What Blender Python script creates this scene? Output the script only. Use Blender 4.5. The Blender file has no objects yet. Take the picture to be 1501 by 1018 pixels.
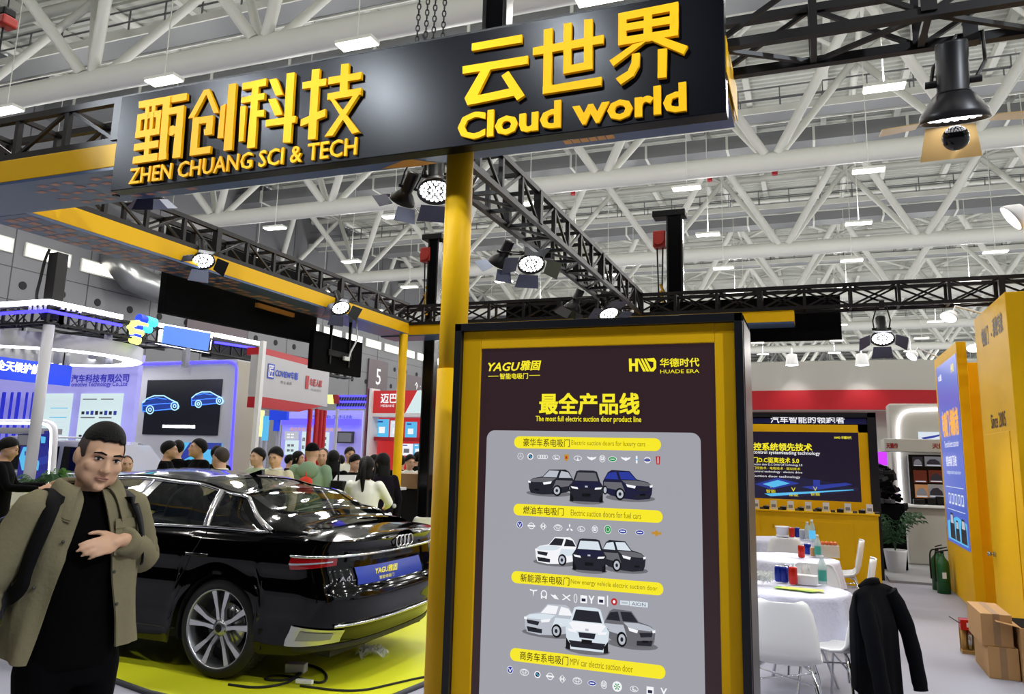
import bpy, math, random
from mathutils import Vector, Matrix
random.seed(7)
SC = bpy.context.scene
COL = SC.collection
# ------------------------------------------------------------------ camera
FPX, PITCH, ROLL, YAW, PX, PY, CH = 1143.17, 0.17716, 0.025254, 0.36769, 750.5, 465.0, 1.68
_cp, _sp = math.cos(PITCH), math.sin(PITCH)
FWD = Vector((-math.sin(YAW)*_cp, math.cos(YAW)*_cp, _sp))
_r0 = Vector((math.cos(YAW), math.sin(YAW), 0)); _u0 = _r0.cross(FWD)
RGT = _r0*math.cos(ROLL) + _u0*math.sin(ROLL)
UPV = _u0*math.cos(ROLL) - _r0*math.sin(ROLL)
EYE = Vector((0, 0, CH))
cam = bpy.data.cameras.new('camera')
camo = bpy.data.objects.new('camera', cam); COL.objects.link(camo)
M = Matrix((RGT, UPV, -FWD)).transposed().to_4x4(); M.translation = EYE
camo.matrix_world = M
cam.sensor_width = 36.0; cam.lens = FPX*36/1501
cam.shift_x = 0.0; cam.shift_y = (PY-509)/1501
cam.clip_start = .05; cam.clip_end = 400
SC.camera = camo
# ------------------------------------------------------------------ colour management, world
SC.view_settings.view_transform = 'Standard'; SC.view_settings.look = 'None'
SC.view_settings.gamma = 1; SC.view_settings.use_curve_mapping = False
SC.view_settings.exposure = 0.0
SC.cycles.max_bounces = 7; SC.cycles.diffuse_bounces = 4; SC.cycles.glossy_bounces = 3
SC.cycles.transmission_bounces = 6; SC.cycles.transparent_max_bounces = 8
SC.cycles.caustics_reflective = False; SC.cycles.caustics_refractive = False
SC.cycles.sample_clamp_indirect = 4.0
W = bpy.data.worlds.new('hall_ambient'); SC.world = W; W.use_nodes = True  # even ambient fill let in where the hall is left open
W.node_tree.nodes['Background'].inputs[0].default_value = (.93, .97, 1, 1)
W.node_tree.nodes['Background'].inputs[1].default_value = .6

def at(px, py, X=None, Y=None, Z=None):
    """point of the place seen at a photo pixel, on a plane X, Y or Z = const"""
    d = FWD + RGT*((px-PX)/FPX) - UPV*((py-PY)/FPX)
    if X is not None: t = X/d.x
    elif Y is not None: t = Y/d.y
    else: t = (Z-CH)/d.z
    return EYE + d*t
# ------------------------------------------------------------------ materials
def lin(h):
    if isinstance(h, str):
        h = h.lstrip('#'); c = [int(h[i:i+2], 16)/255 for i in (0, 2, 4)]
        return tuple(x/12.92 if x <= .04045 else ((x+.055)/1.055)**2.4 for x in c)
    return tuple(h)
_mats = {}
def mat(name, col='808080', rough=.5, metal=0., spec=.5, noise=0., nscale=12., bump=0., bscale=60., emit=None, es=0., coat=0., trans=0., alpha=1., ior=1.45):
    if name in _mats: return _mats[name]
    m = bpy.data.materials.new(name); m.use_nodes = True
    nt = m.node_tree; b = nt.nodes['Principled BSDF']
    c = lin(col)
    b.inputs['Base Color'].default_value = (*c, 1); b.inputs['Roughness'].default_value = rough
    b.inputs['Metallic'].default_value = metal; b.inputs['Specular IOR Level'].default_value = spec
    b.inputs['Coat Weight'].default_value = coat; b.inputs['Coat Roughness'].default_value = .04
    b.inputs['Transmission Weight'].default_value = trans; b.inputs['IOR'].default_value = ior
    b.inputs['Alpha'].default_value = alpha
    if emit is not None:
        b.inputs['Emission Color'].default_value = (*lin(emit), 1); b.inputs['Emission Strength'].default_value = es
    if noise or bump:
        tc = nt.nodes.new('ShaderNodeTexCoord')
        n = nt.nodes.new('ShaderNodeTexNoise'); n.inputs['Scale'].default_value = nscale; n.inputs['Detail'].default_value = 4
        nt.links.new(tc.outputs['Object'], n.inputs['Vector'])
        if noise:
            mx = nt.nodes.new('ShaderNodeMix'); mx.data_type = 'RGBA'; mx.blend_type = 'MIX'
            mx.inputs['A'].default_value = (*[x*(1-noise) for x in c], 1); mx.inputs['B'].default_value = (*[min(1, x*(1+noise)) for x in c], 1)
            nt.links.new(n.outputs['Fac'], mx.inputs['Factor']); nt.links.new(mx.outputs['Result'], b.inputs['Base Color'])
        if bump:
            n2 = nt.nodes.new('ShaderNodeTexNoise'); n2.inputs['Scale'].default_value = bscale; n2.inputs['Detail'].default_value = 3
            nt.links.new(tc.outputs['Object'], n2.inputs['Vector'])
            bp = nt.nodes.new('ShaderNodeBump'); bp.inputs['Strength'].default_value = bump; bp.inputs['Distance'].default_value = .01
            nt.links.new(n2.outputs['Fac'], bp.inputs['Height']); nt.links.new(bp.outputs['Normal'], b.inputs['Normal'])
    _mats[name] = m
    return m
def glow(name, col, es, base='101010', rough=.4):
    return mat(name, base, rough, emit=col, es=es)
K = {}
def km(k, *a, **kw): K[k] = mat(k.replace('_', ' '), *a, **kw)
km('yellow', 'e8b40c', .5, spec=.2, noise=.04, nscale=5)
km('yellow_dark', 'c4960c', .5, spec=.3, noise=.05, nscale=5)
km('gold', 'f8b604', .55, spec=.12)
km('sign_black', '08090f', .27, spec=.14, noise=.1, nscale=3)
km('black', '08080a', .5, spec=.3); km('black_gloss', '0a0a0c', .15); km('black_matt', '08080a', .85, spec=.1)
km('truss_black', '141213', .45, spec=.35, noise=.2, nscale=20)
km('hall_white', 'd2d3ca', .55, noise=.05, nscale=.6)
km('deck', 'c2c4bc', .6, noise=.05, nscale=.4)
km('white', 'e9e9ea', .45); km('white_gloss', 'f0f0f2', .2); km('grey', '8b8c8e', .5); km('dark_grey', '3c3d42', .5); km('light_grey', 'b9bac0', .5)
km('chrome', 'dcdde0', .12, metal=1.); km('steel', 'b5b6b8', .25, metal=1.); km('alu', 'c9cacc', .28, metal=.9)
km('red', 'b5202a', .4); km('red_dark', '8c1a22', .4); km('blue', '1d46c8', .4); km('navy', '1a2266', .4)
km('soffit', '465a80', .35, noise=.06, nscale=3); km('orange', 'c98a3c', .5)
km('rubber', '151516', .75, noise=.2, nscale=30)
km('skin', 'cfa587', .5, noise=.06, nscale=18, spec=.35); km('skin_pale', 'd8b095', .5, noise=.05, nscale=18, spec=.35)
km('hair', '0a0909', .6, spec=.2, bump=.4, bscale=160); km('hair_fade', '3a302b', .7, bump=.3, bscale=220)
km('cardboard', 'b88f5e', .75, noise=.06, nscale=8); km('wood', '9a7a58', .55, noise=.2, nscale=9)
km('green', '1c5a2c', .3); km('leaf', '27502a', .5, noise=.3, nscale=15)
km('lamp_face', 'ffffff', .5, emit='fff8e8', es=7.)
km('led_white', 'ffffff', .5, emit='f6f4ff', es=6.); km('led_blue', '2020ff', .5, emit='4038ff', es=3.2); km('led_dots', 'ffffff', .5, emit='fbfbff', es=9.)
# ------------------------------------------------------------------ mesh builder
class MB:
    def __init__(s): s.V = []; s.F = []; s.MI = []; s.S = []; s.mats = []
    def mi(s, m):
        if isinstance(m, str): m = K[m]
        if m not in s.mats: s.mats.append(m)
        return s.mats.index(m)
    def add(s, vs, fs, m, smooth=False):
        o = len(s.V); i = s.mi(m)
        s.V += [tuple(v) for v in vs]
        for f in fs: s.F.append(tuple(j+o for j in f)); s.MI.append(i); s.S.append(smooth)
        return s
    def box(s, x0, x1, y0, y1, z0, z1, m):
        v = [(x, y, z) for z in (z0, z1) for y in (y0, y1) for x in (x0, x1)]
        return s.add(v, [(0, 2, 3, 1), (4, 5, 7, 6), (0, 1, 5, 4), (2, 6, 7, 3), (0, 4, 6, 2), (1, 3, 7, 5)], m)
    def rbox(s, c, size, m, R=None):
        hx, hy, hz = [a/2 for a in size]; c = Vector(c)
        v = [Vector((x, y, z)) for z in (-hz, hz) for y in (-hy, hy) for x in (-hx, hx)]
        if R is not None: v = [R @ p for p in v]
        return s.add([c+p for p in v], [(0, 2, 3, 1), (4, 5, 7, 6), (0, 1, 5, 4), (2, 6, 7, 3), (0, 4, 6, 2), (1, 3, 7, 5)], m)
    def bar(s, p0, p1, w, h, m):
        p0, p1 = Vector(p0), Vector(p1); d = (p1-p0); L = d.length; d.normalize()
        a = d.cross(Vector((0, 0, 1)));
        if a.length < 1e-3: a = Vector((1, 0, 0))
        a.normalize(); b = a.cross(d)
        v = [p+a*x*w/2+b*y*h/2 for p in (p0, p1) for x, y in ((-1, -1), (1, -1), (1, 1), (-1, 1))]
        return s.add(v, [(0, 3, 2, 1), (4, 5, 6, 7), (0, 1, 5, 4), (1, 2, 6, 5), (2, 3, 7, 6), (3, 0, 4, 7)], m)
    def tube(s, pts, r, m, n=10, caps=True, closed=False):
        pts = [Vector(p) for p in pts]; N = len(pts)
        rs = r if isinstance(r, (list, tuple)) else [r]*N
        vs = []; fs = []; a = None
        for i, p in enumerate(pts):
            if closed: d = pts[(i+1) % N]-pts[i-1]
            else: d = pts[min(i+1, N-1)]-pts[max(i-1, 0)]
            d.normalize()
            if a is None:
                a = d.cross(Vector((0, 0, 1)))
                if a.length < 1e-3: a = d.cross(Vector((1, 0, 0)))
            else: a = a - d*a.dot(d)
            a.normalize(); b = d.cross(a)
            for k in range(n):
                t = 2*math.pi*k/n
                vs.append(p + (a*math.cos(t)+b*math.sin(t))*rs[i])
        for i in range(N if closed else N-1):
            j = (i+1) % N
            for k in range(n):
                fs.append((i*n+k, i*n+(k+1) % n, j*n+(k+1) % n, j*n+k))
        s.add(vs, fs, m, True)
        if caps and not closed:
            s.add(vs[:n], [tuple(range(n-1, -1, -1))], m); s.add(vs[-n:], [tuple(range(n))], m)
        return s
    def cyl(s, p0, p1, r, m, n=20, r1=None): return s.tube([p0, p1], [r, r if r1 is None else r1], m, n)
    def lathe(s, prof, m, n=28, c=(0, 0, 0), R=None, caps=True):
        c = Vector(c); vs = []; fs = []
        for r, z in prof:
            for k in range(n):
                t = 2*math.pi*k/n; p = Vector((r*math.cos(t), r*math.sin(t), z))
                vs.append(c + (R @ p if R is not None else p))
        for i in range(len(prof)-1):
            for k in range(n): fs.append((i*n+k, i*n+(k+1) % n, (i+1)*n+(k+1) % n, (i+1)*n+k))
        if caps:
            fs.append(tuple(range(n-1, -1, -1))); fs.append(tuple(range((len(prof)-1)*n, len(prof)*n)))
        return s.add(vs, fs, m, True)
    def ell(s, c, r, m, n=16, k=10, R=None):
        c = Vector(c); vs = []; fs = []
        for i in range(k+1):
            ph = math.pi*i/k
            for j in range(n):
                t = 2*math.pi*j/n
                p = Vector((r[0]*math.sin(ph)*math.cos(t), r[1]*math.sin(ph)*math.sin(t), r[2]*math.cos(ph)))
                vs.append(c + (R @ p if R is not None else p))
        for i in range(k):
            for j in range(n): fs.append((i*n+j, (i+1)*n+j, (i+1)*n+(j+1) % n, i*n+(j+1) % n))
        return s.add(vs, fs, m, True)
    def stack(s, rings, m, n=18):
        vs = []; fs = []
        for cx, cy, cz, rx, ry in rings:
            for k in range(n):
                t = 2*math.pi*k/n; vs.append((cx+rx*math.cos(t), cy+ry*math.sin(t), cz))
        N = len(rings)
        for i in range(N-1):
            for k in range(n): fs.append((i*n+k, i*n+(k+1) % n, (i+1)*n+(k+1) % n, (i+1)*n+k))
        fs.append(tuple(range(n-1, -1, -1))); fs.append(tuple(range((N-1)*n, N*n)))
        return s.add(vs, fs, m, True)
    def grid(s, fn, nu, nv, m, smooth=True, flip=False):
        vs = [fn(i/nu, j/nv) for j in range(nv+1) for i in range(nu+1)]; fs = []
        for j in range(nv):
            for i in range(nu):
                a = j*(nu+1)+i; f = (a, a+1, a+nu+2, a+nu+1)
                fs.append(f[::-1] if flip else f)
        return s.add(vs, fs, m, smooth)
    def poly(s, pts, m): return s.add(pts, [tuple(range(len(pts)))], m)
    def prism(s, pts, d, m):
        """closed polygon pts (3D, planar) pushed along vector d"""
        n = len(pts); d = Vector(d); v = [Vector(p) for p in pts]; v2 = [p+d for p in v]
        return s.add(v+v2, [tuple(range(n-1, -1, -1)), tuple(range(n, 2*n))]+[(i, (i+1) % n, n+(i+1) % n, n+i) for i in range(n)], m)
    def text(s, body, o, xd, up, m, w=None, h=None, bold=0., ex=0., shear=0., align='L', res=2):
        """text whose outline box is fitted to w x h (or keeps its aspect), lower left corner at o"""
        if bold and ex == 0 or (bold and any(ord(c) > 0x2000 for c in body)):
            # heavier lettering: the outline repeated a hair to each side, every copy at its own depth
            hh = h if h else .1*w; b = bold*hh*.9; nn = Vector(xd).cross(Vector(up)); o = Vector(o)
            if align == 'C' and w is None:
                v_, f_, bb = textmesh(body, 0., shear, res); w = (bb[1]-bb[0])*h/(bb[3]-bb[2])
            if align == 'C': o = o - Vector(xd)*w/2; align = 'L'
            for i, (dx, dy) in enumerate(((-1, -1), (1, -1), (-1, 1), (1, 1), (0, 0))):
                s.text(body, o+Vector(xd)*dx*b+Vector(up)*dy*b+nn*(.00008*i), xd, up, m, w, h, 0., ex, shear, 'L', res)
            return s
        vs, fs, bb = textmesh(body, bold, shear, res)
        tw, th = bb[1]-bb[0], bb[3]-bb[2]
        if w is None: w = tw*h/th
        if h is None: h = th*w/tw
        o, xd, up = Vector(o), Vector(xd), Vector(up); nn = xd.cross(up)
        if align == 'C': o = o - xd*w/2
        P = [o + xd*((x-bb[0])/tw*w) + up*((y-bb[2])/th*h) + nn*(ex if z > .5 else 0) for x, y, z in vs]
        if ex == 0:
            keep = [f for f in fs if all(vs[i][2] > .5 for i in f)]
            return s.add(P, keep, m)
        return s.add(P, fs, m)
    def build(s, name, parent=None, smooth=None, bevel=0., local=False, seg=2):
        vs = s.V
        if parent is not None and not local:
            inv = parent.matrix_basis.inverted()
            if parent.parent: inv = inv @ parent.parent.matrix_basis.inverted()
            vs = [tuple(inv @ Vector(v)) for v in vs]
        org = None
        if parent is None and not local and vs:
            xs, ys, zs = zip(*vs); org = Vector(((min(xs)+max(xs))/2, (min(ys)+max(ys))/2, min(zs)))
            vs = [(x-org.x, y-org.y, z-org.z) for x, y, z in vs]
        me = bpy.data.meshes.new(name); me.from_pydata(vs, [], s.F)
        for m in s.mats: me.materials.append(m)
        me.polygons.foreach_set('material_index', s.MI)
        me.polygons.foreach_set('use_smooth', s.S if smooth is None else [smooth]*len(s.F))
        me.update()
        o = bpy.data.objects.new(name, me); COL.objects.link(o)
        if org is not None: o.location = org
        if parent is not None: o.parent = parent
        if bevel:
            bm = o.modifiers.new('edge', 'BEVEL'); bm.width = bevel; bm.segments = seg; bm.limit_method = 'ANGLE'; bm.angle_limit = .6
        return o
_tc = {}
_cu = bpy.data.curves.new('lettering', 'FONT'); _to = bpy.data.objects.new('lettering', _cu)
def textmesh(body, bold, shear, res):
    k = (body, bold, shear, res)
    if k not in _tc:
        _cu.body = body; _cu.size = 1; _cu.offset = bold; _cu.shear = shear; _cu.extrude = .5; _cu.resolution_u = res
        me = _to.to_mesh()
        vs = [(v.co.x, v.co.y, v.co.z+.5) for v in me.vertices]; fs = [tuple(p.vertices) for p in me.polygons]
        _to.to_mesh_clear()
        xs = [v[0] for v in vs]; ys = [v[1] for v in vs]
        _tc[k] = (vs, fs, (min(xs), max(xs), min(ys), max(ys)))
    return _tc[k]
def tag(o, label=None, cat=None, group=None, kind=None):
    if label: o['label'] = label
    if cat: o['category'] = cat
    if group: o['group'] = group
    if kind: o['kind'] = kind
    return o
def thing(name, label, cat, loc=(0, 0, 0), rz=0., group=None):
    o = bpy.data.objects.new(name, None); COL.objects.link(o); o.empty_display_size = .1
    o.matrix_basis = Matrix.Translation(loc) @ Matrix.Rotation(rz, 4, 'Z')
    return tag(o, label, cat, group)
def struct(name, mb, label=None, bevel=0.):
    o = mb.build(name, bevel=bevel); tag(o, label, None, None, 'structure'); return o
KIDS = {}
def copy_tree(o, parent=None):
    c = o.copy(); COL.objects.link(c)
    if parent is not None: c.parent = parent
    for ch in list(o.children): copy_tree(ch, c)
    return c
def place(o, loc, rz=0., label=None):
    o.matrix_basis = Matrix.Translation(loc) @ Matrix.Rotation(rz, 4, 'Z')
    if label: o['label'] = label
    return o
def remesh(mb, name, voxel, parent, mats, smooth=4, local=True):
    """fuse the overlapping solids of mb into one continuous skin"""
    o = mb.build(name, local=True)
    r = o.modifiers.new('fuse', 'REMESH'); r.mode = 'VOXEL'; r.voxel_size = voxel; r.use_smooth_shade = True
    sm = o.modifiers.new('smooth', 'SMOOTH'); sm.iterations = smooth; sm.factor = .5
    dg = bpy.context.evaluated_depsgraph_get()
    me = bpy.data.meshes.new_from_object(o.evaluated_get(dg))
    o.modifiers.clear(); old = o.data; o.data = me; bpy.data.meshes.remove(old); me.name = name
    me.materials.clear()
    me.materials.append(K[mats] if isinstance(mats, str) else mats)
    if parent is not None: o.parent = parent
    return o
X1, Y1, Z1 = Vector((1, 0, 0)), Vector((0, 1, 0)), Vector((0, 0, 1))
# ================================================================== THE HALL
km('carpet_grey', '9d9da9', .85, noise=.05, nscale=1.5, bump=.15, bscale=400)
km('wall_grey', '6e6f72', .6, noise=.05, nscale=.3)
km('hole', '1a1a1c', .8); km('window_lit', 'ffffff', .5, emit='fff6e6', es=3.)
km('duct', '9a9c9c', .3, metal=.9)
HX0, HX1, HY1 = -35.0, 30.0, 170.0
m = MB(); m.box(HX0, HX1, -9, HY1, -.2, 0, 'carpet_grey'); struct('floor', m)
# corrugated roof deck with its cross purlins
m = MB(); y = -7.0; prof = []
while y < HY1:
    prof += [(y, 19.8), (y+.16, 19.8), (y+.2, 19.9), (y+.36, 19.9)]; y += .4
vs = [(x, p[0], p[1]) for p in prof for x in (HX0, HX1)]
m.add(vs, [(2*i, 2*i+2, 2*i+3, 2*i+1) for i in range(len(prof)-1)], 'deck')
m.box(HX0, HX1, -9, HY1, 20.0, 20.2, 'deck')
x = HX0+1.2
while x < HX1:
    m.box(x-.14, x+.14, -9, HY1, 19.42, 19.79, 'hall_white'); x += 3.5
struct('ceiling', m)
# the white tubular roof trusses, one every 13.95 m
TY = [3.7, 17.65, 31.6, 45.55, 59.5, 73.4, 87.3, 101.3, 115.2, 129.2, 143.1]
for Y in TY:
    if Y < 10: continue
    m = MB(); zt = 18.9; w = 2.5
    m.tube([(HX0, Y, 13.68), (HX1, Y, 13.68)], .4, 'hall_white', 14)
    for s in (-1, 1): m.tube([(HX0, Y+s*w, zt), (HX1, Y+s*w, zt)], .22, 'hall_white', 8)
    k = -5
    while -1.1+7*k < HX1:
        xn = -1.1+7*k
        for s in (-1, 1):
            for d in (-3.5, 3.5):
                m.tube([(xn+math.copysign(.25, d), Y+s*.2, 13.95), (xn+d, Y+s*w, zt)], .19 if s < 0 else .16, 'hall_white', 8)
        m.tube([(xn-3.5, Y-w, zt), (xn-3.5, Y+w, zt)], .12, 'hall_white', 6)
        m.tube([(xn, Y-w, zt), (xn+3.5, Y+w, zt)], .1, 'hall_white', 6); m.tube([(xn, Y-w, zt), (xn-3.5, Y+w, zt)], .1, 'hall_white', 6)
        k += 1
    struct('roof_truss', m)
    # secondary tubes running from this truss towards the next one
    m = MB(); k = -5
    while -1.1+7*k < HX1:
        xn = -1.1+7*k+3.5
        m.tube([(xn, Y+w, zt), (xn, Y+13.95-w, zt)], .16, 'hall_white', 8)
        k += 1
    m.tube([(HX0, Y+6.97, zt), (HX1, Y+6.97, zt)], .15, 'hall_white', 8)
    struct('roof_bracing', m)
# maintenance catwalks with railings
km('catwalk', '7d7f80', .5, metal=.3)
for Y in (20.6, 34.5, 48.4, 62.3, 76.3, 90.2):
    m = MB(); m.box(HX0, HX1, Y-.6, Y+.6, 16.9, 17.0, 'catwalk'); m.box(HX0, HX1, Y-.66, Y-.6, 16.82, 17.12, 'hall_white'); m.box(HX0, HX1, Y+.6, Y+.66, 16.82, 17.12, 'hall_white')
    for s in (-.6, .6):
        for z in (17.5, 18.0): m.bar((HX0, Y+s, z), (HX1, Y+s, z), .05, .05, 'catwalk')
        x = HX0+1
        while x < HX1: m.bar((x, Y+s, 17), (x, Y+s, 18), .05, .05, 'catwalk'); x += 1.75
    struct('catwalk', m)
# wide ventilation ducts under the deck
for Y, z in ((25.5, 17.6), (39.5, 17.6), (53.5, 17.6)):
    m = MB(); m.box(HX0, HX1, Y, Y+1.3, z, z+.7, 'catwalk')
    x = HX0+2
    while x < HX1: m.box(x, x+.12, Y-.05, Y+1.35, z-.05, z+.75, 'hall_white'); x += 4.2
    tag(struct('ventilation_duct', m), 'flat grey ventilation duct hung below the roof deck', 'duct')
# left wall: grey panels, a row of round vents, a band of lit windows, two hall signs
m = MB(); m.box(-35.4, -35, -9, HY1, 0, 19.8, 'wall_grey')
y = 4.0
while y < HY1-3:
    m.box(-35.0, -34.985, y, y+.05, 0, 19.8, 'dark_grey'); y += 4.2
for z in (8.35, 9.9): m.box(-35.0, -34.985, -9, HY1, z, z+.04, 'dark_grey')
y = 6.6
while y < 95:
    m.cyl((-35.05, y, 9.15), (-34.97, y, 9.15), .2, 'hole', 14); y += 2.12
y = 40.0
while y < 95:
    m.cyl((-35.05, y, 7.6), (-34.97, y, 7.6), .2, 'hole', 14); y += 2.12
struct('wall_left', m)
m = MB(); m.box(HX0, HX1, HY1, HY1+.4, 0, 19.8, 'hall_white'); struct('wall_back', m)
m = MB(); m.box(HX0, HX1, -9.4, -9, 0, 19.8, 'black_matt'); struct('wall_front', m)  # unseen wall, added and kept black so the car reflects little
n = 1
y = 22.4
while y < 96:
    m = MB(); m.box(-35.02, -34.9, y, y+2.5, 10.55, 11.25, 'hall_white'); m.box(-34.9, -34.88, y+.1, y+2.4, 10.63, 11.17, 'window_lit')
    struct('window_%d' % n, m); n += 1; y += 3.1
km('hall_sign', '564a50', .5)
def wall_sign(y0, y1, z0, z1, label, texts):
    r = thing('hall_sign', label, 'sign', (-34.93, (y0+y1)/2, z0))
    m = MB(); m.box(-34.97, -34.85, y0, y1, z0, z1, 'hall_sign')
    for body, yc, zz, h in texts: m.text(body, (-34.83, yc, zz), (0, 1, 0), Z1, 'white', h=h, bold=.01, align='C')
    m.build('sign_panel', r)
    return r
wall_sign(57.1, 60.3, 6.2, 9.6, 'dark sign with a white number 5 high on the grey hall wall', [('5', 58.7, 7.5, 1.35), ('号馆', 58.7, 6.4, .55)])
wall_sign(63.4, 70.2, 7.1, 8.95, 'dark sign with a white arrow and digits on the grey hall wall', [('↑ : 3-4', 66.8, 7.65, .75)])
wall_sign(36.2, 41.6, 8.7, 9.7, 'blank maroon strip sign on the hall wall behind the glowing blue sign box', [])
# silver round duct below the windows
r = thing('round_duct', 'short bend of shiny round duct at the window band', 'duct', (-33.6, 30.4, 9.6))
m = MB(); m.tube([(-34.9, 30.4, 11.6), (-34.2, 30.4, 11.3), (-33.6, 30.6, 10.6), (-33.6, 32.6, 10.3), (-33.9, 34.2, 10.9), (-34.8, 34.8, 11.3)], .75, 'duct', 18); m.build('pipe', r)
# ceiling lamps: a flat lit panel on a rod, with the light it gives
lamp_root = None; ups = []
# added point lights above the rows midway between trusses brighten the roof
for j, Y in enumerate((-4.2, 2.55, 9.35, 16.1, 22.9, 29.7, 36.45, 43.3, 50.2, 57, 63.8, 72, 80, 90, 100, 112)):
    for i in range(-4, 6):
        x = -4.23+6.52*i
        if Y < 12 and i in (-4,): pass
        if lamp_root is None:
            lamp_root = thing('ceiling_lamp', 'bright flat lamp hanging in a row below the white roof tubes', 'lamp', (x, Y, 12.2), 0, 'hanging hall lamps')
            m = MB(); m.box(-.55, .55, -.22, .22, .03, .12, 'hall_white'); m.build('housing', lamp_root, local=True)
            m = MB(); m.box(-.53, .53, -.2, .2, 0, .03, 'lamp_face'); m.build('diffuser', lamp_root, local=True)
            m = MB(); m.tube([(0, 0, .12), (0, 0, 7.3)], .018, 'hall_white', 5); m.build('rod', lamp_root, local=True)
            la = bpy.data.lights.new('lamp_light', 'AREA'); la.shape = 'RECTANGLE'; la.size = 1.0; la.size_y = .4; la.energy = 140; la.color = (1, .97, .92)
            lo = bpy.data.objects.new('lamp_light', la); COL.objects.link(lo); lo.parent = lamp_root; lo.location = (0, 0, -.02)
            upl = bpy.data.lights.new('roof_fill', 'POINT'); upl.energy = 420; upl.shadow_soft_size = .35; upl.color = (1, .98, .95); cur = lamp_root
        else:
            cur = place(copy_tree(lamp_root), (x, Y, 12.2))
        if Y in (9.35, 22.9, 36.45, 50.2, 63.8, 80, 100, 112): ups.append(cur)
for cur in ups: lo = bpy.data.objects.new('roof_fill', upl); COL.objects.link(lo); lo.parent = cur; lo.location = (0, 0, .45)
# red fire valves on a thin pipe
r = thing('fire_pipe', 'thin grey fire pipe with red valves below the roof', 'pipe', (0, 38.2, 15.6))
m = MB(); m.tube([(HX0, 38.2, 15.9), (HX1, 38.2, 15.9)], .06, 'catwalk', 8); m.tube([(HX0, 38.5, 16.2), (HX1, 38.5, 16.2)], .05, 'catwalk', 8); m.build('pipe', r)
for x in (-11.4, -4.3, -1.2, 5.4):
    m = MB(); m.cyl((x, 38.2, 15.5), (x, 38.2, 16.5), .14, 'red_dark', 12); m.cyl((x-.3, 38.2, 15.9), (x+.3, 38.2, 15.9), .2, 'red_dark', 12); m.cyl((x, 38.2, 16.5), (x, 38.2, 16.56), .3, 'red_dark', 12); m.build('valve', r)
# ================================================================== BOOTH FRAME: trusses, fascias, columns, sign
def truss(name, label, p0, p1, w, h, step=.5, x_brace=False, cs=.042):
    """box truss; p0,p1 = lower near corner line, w = horizontal width vector, h = height"""
    p0, p1, w = Vector(p0), Vector(p1), Vector(w); up = Vector((0, 0, h))
    r = thing(name, label, 'truss', (p0+p1)/2+w/2)
    L = (p1-p0).length; n = max(2, round(L/step))
    for o in (Vector(), w, up, w+up):
        m = MB(); m.bar(p0+o, p1+o, cs, cs, 'truss_black'); m.build('chord', r)
    m = MB()
    for i in range(n+1):
        q = p0+(p1-p0)*i/n; q2 = p0+(p1-p0)*min(i+1, n)/n
        th = cs*1.5 if i % 5 == 0 else cs*.85
        for o in (Vector(), w): m.bar(q+o, q+o+up, th, th, 'truss_black')
        for o in (Vector(), up): m.bar(q+o, q+o+w, cs*.7, cs*.7, 'truss_black')
        if i < n:
            for o in (Vector(), w):
                a, b = (q+o, q2+o+up) if i % 2 else (q+o+up, q2+o)
                m.bar(a, b, cs*.5, cs*.5, 'truss_black')
                if x_brace:
                    a, b = (q+o+up, q2+o) if i % 2 else (q+o, q2+o+up)
                    m.bar(a, b, cs*.5, cs*.5, 'truss_black')
            if i % 2: m.bar(q, q2+w, cs*.5, cs*.5, 'truss_black')
            else: m.bar(q+w, q2, cs*.5, cs*.5, 'truss_black')
    m.build('lacing', r)
    return r
truss('lighting_truss', 'black box truss carrying the big name sign across the front', (-11, 3.49, 3.6), (7, 3.49, 3.6), (0, .29, 0), .28, .46)
truss('lighting_truss', 'black box truss running back above the left yellow fascia', (-5.80, 3.78, 3.6), (-5.80, 10.05, 3.6), (.28, 0, 0), .26, .44)
truss('lighting_truss', 'black box truss without fascia running back behind the yellow column', (-2.33, 3.78, 3.58), (-2.33, 10.05, 3.58), (.28, 0, 0), .28, .42)
truss('lighting_truss', 'black box truss with crossed braces along the back of the booth', (-5.80, 10.05, 3.57), (11, 10.05, 3.57), (0, .28, 0), .26, .52, True)
# yellow fascias
def fascia(label, x0, x1, y0, y1, z0, z1):
    r = thing('fascia_beam', label, 'fascia', ((x0+x1)/2, (y0+y1)/2, z0))
    m = MB(); m.box(x0, x1, y0, y1, z0+.02, z1, 'yellow'); m.build('face_panel', r, bevel=.004)
    m = MB(); m.box(x0+.004, x1-.004, y0+.004, y1-.004, z0, z0+.02, 'soffit')
    return r, m
km('lattice', 'd79a55', .5); km('lattice_pale', 'b9867c', .5)
r, m = fascia('yellow fascia beam with a printed blue soffit along the front truss', -11, -.31, 3.46, 3.98, 3.4, 3.575)
def sof(pts, mt): m.poly([at(x, y, Z=3.398) for x, y in pts], mt)
sof([(559, 248), (597, 233), (642, 239), (612, 244)], 'orange')
# orange lattice patches printed on the soffit
for k in range(8):
    for j in range(5):
        u0 = -.87-.40+(k+.06)*.048; v0 = 3.62+(j+.1)*.062
        cx, cy = u0-(-1.08), v0-3.77
        if cx*cx/.036+cy*cy/.026 < 1: m.poly([Vector((u0, v0, 3.398)), Vector((u0+.042, v0, 3.398)), Vector((u0+.042, v0+.052, 3.398)), Vector((u0, v0+.052, 3.398))], 'lattice')
for k in range(10):
    for j in range(5):
        if (k*3+j*2) % 4 == 0: continue
        u0 = -4.95+k*.12; v0 = 3.54+j*.085
        m.poly([Vector((u0, v0, 3.398)), Vector((u0+.07, v0+.0, 3.398)), Vector((u0+.08, v0+.04, 3.398)), Vector((u0+.01, v0+.04, 3.398))], 'lattice_pale')
m.build('soffit', r)
r, m = fascia('yellow fascia beam running back along the left of the booth', -5.97, -5.49, 3.98, 10.05, 3.4, 3.575)
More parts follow.
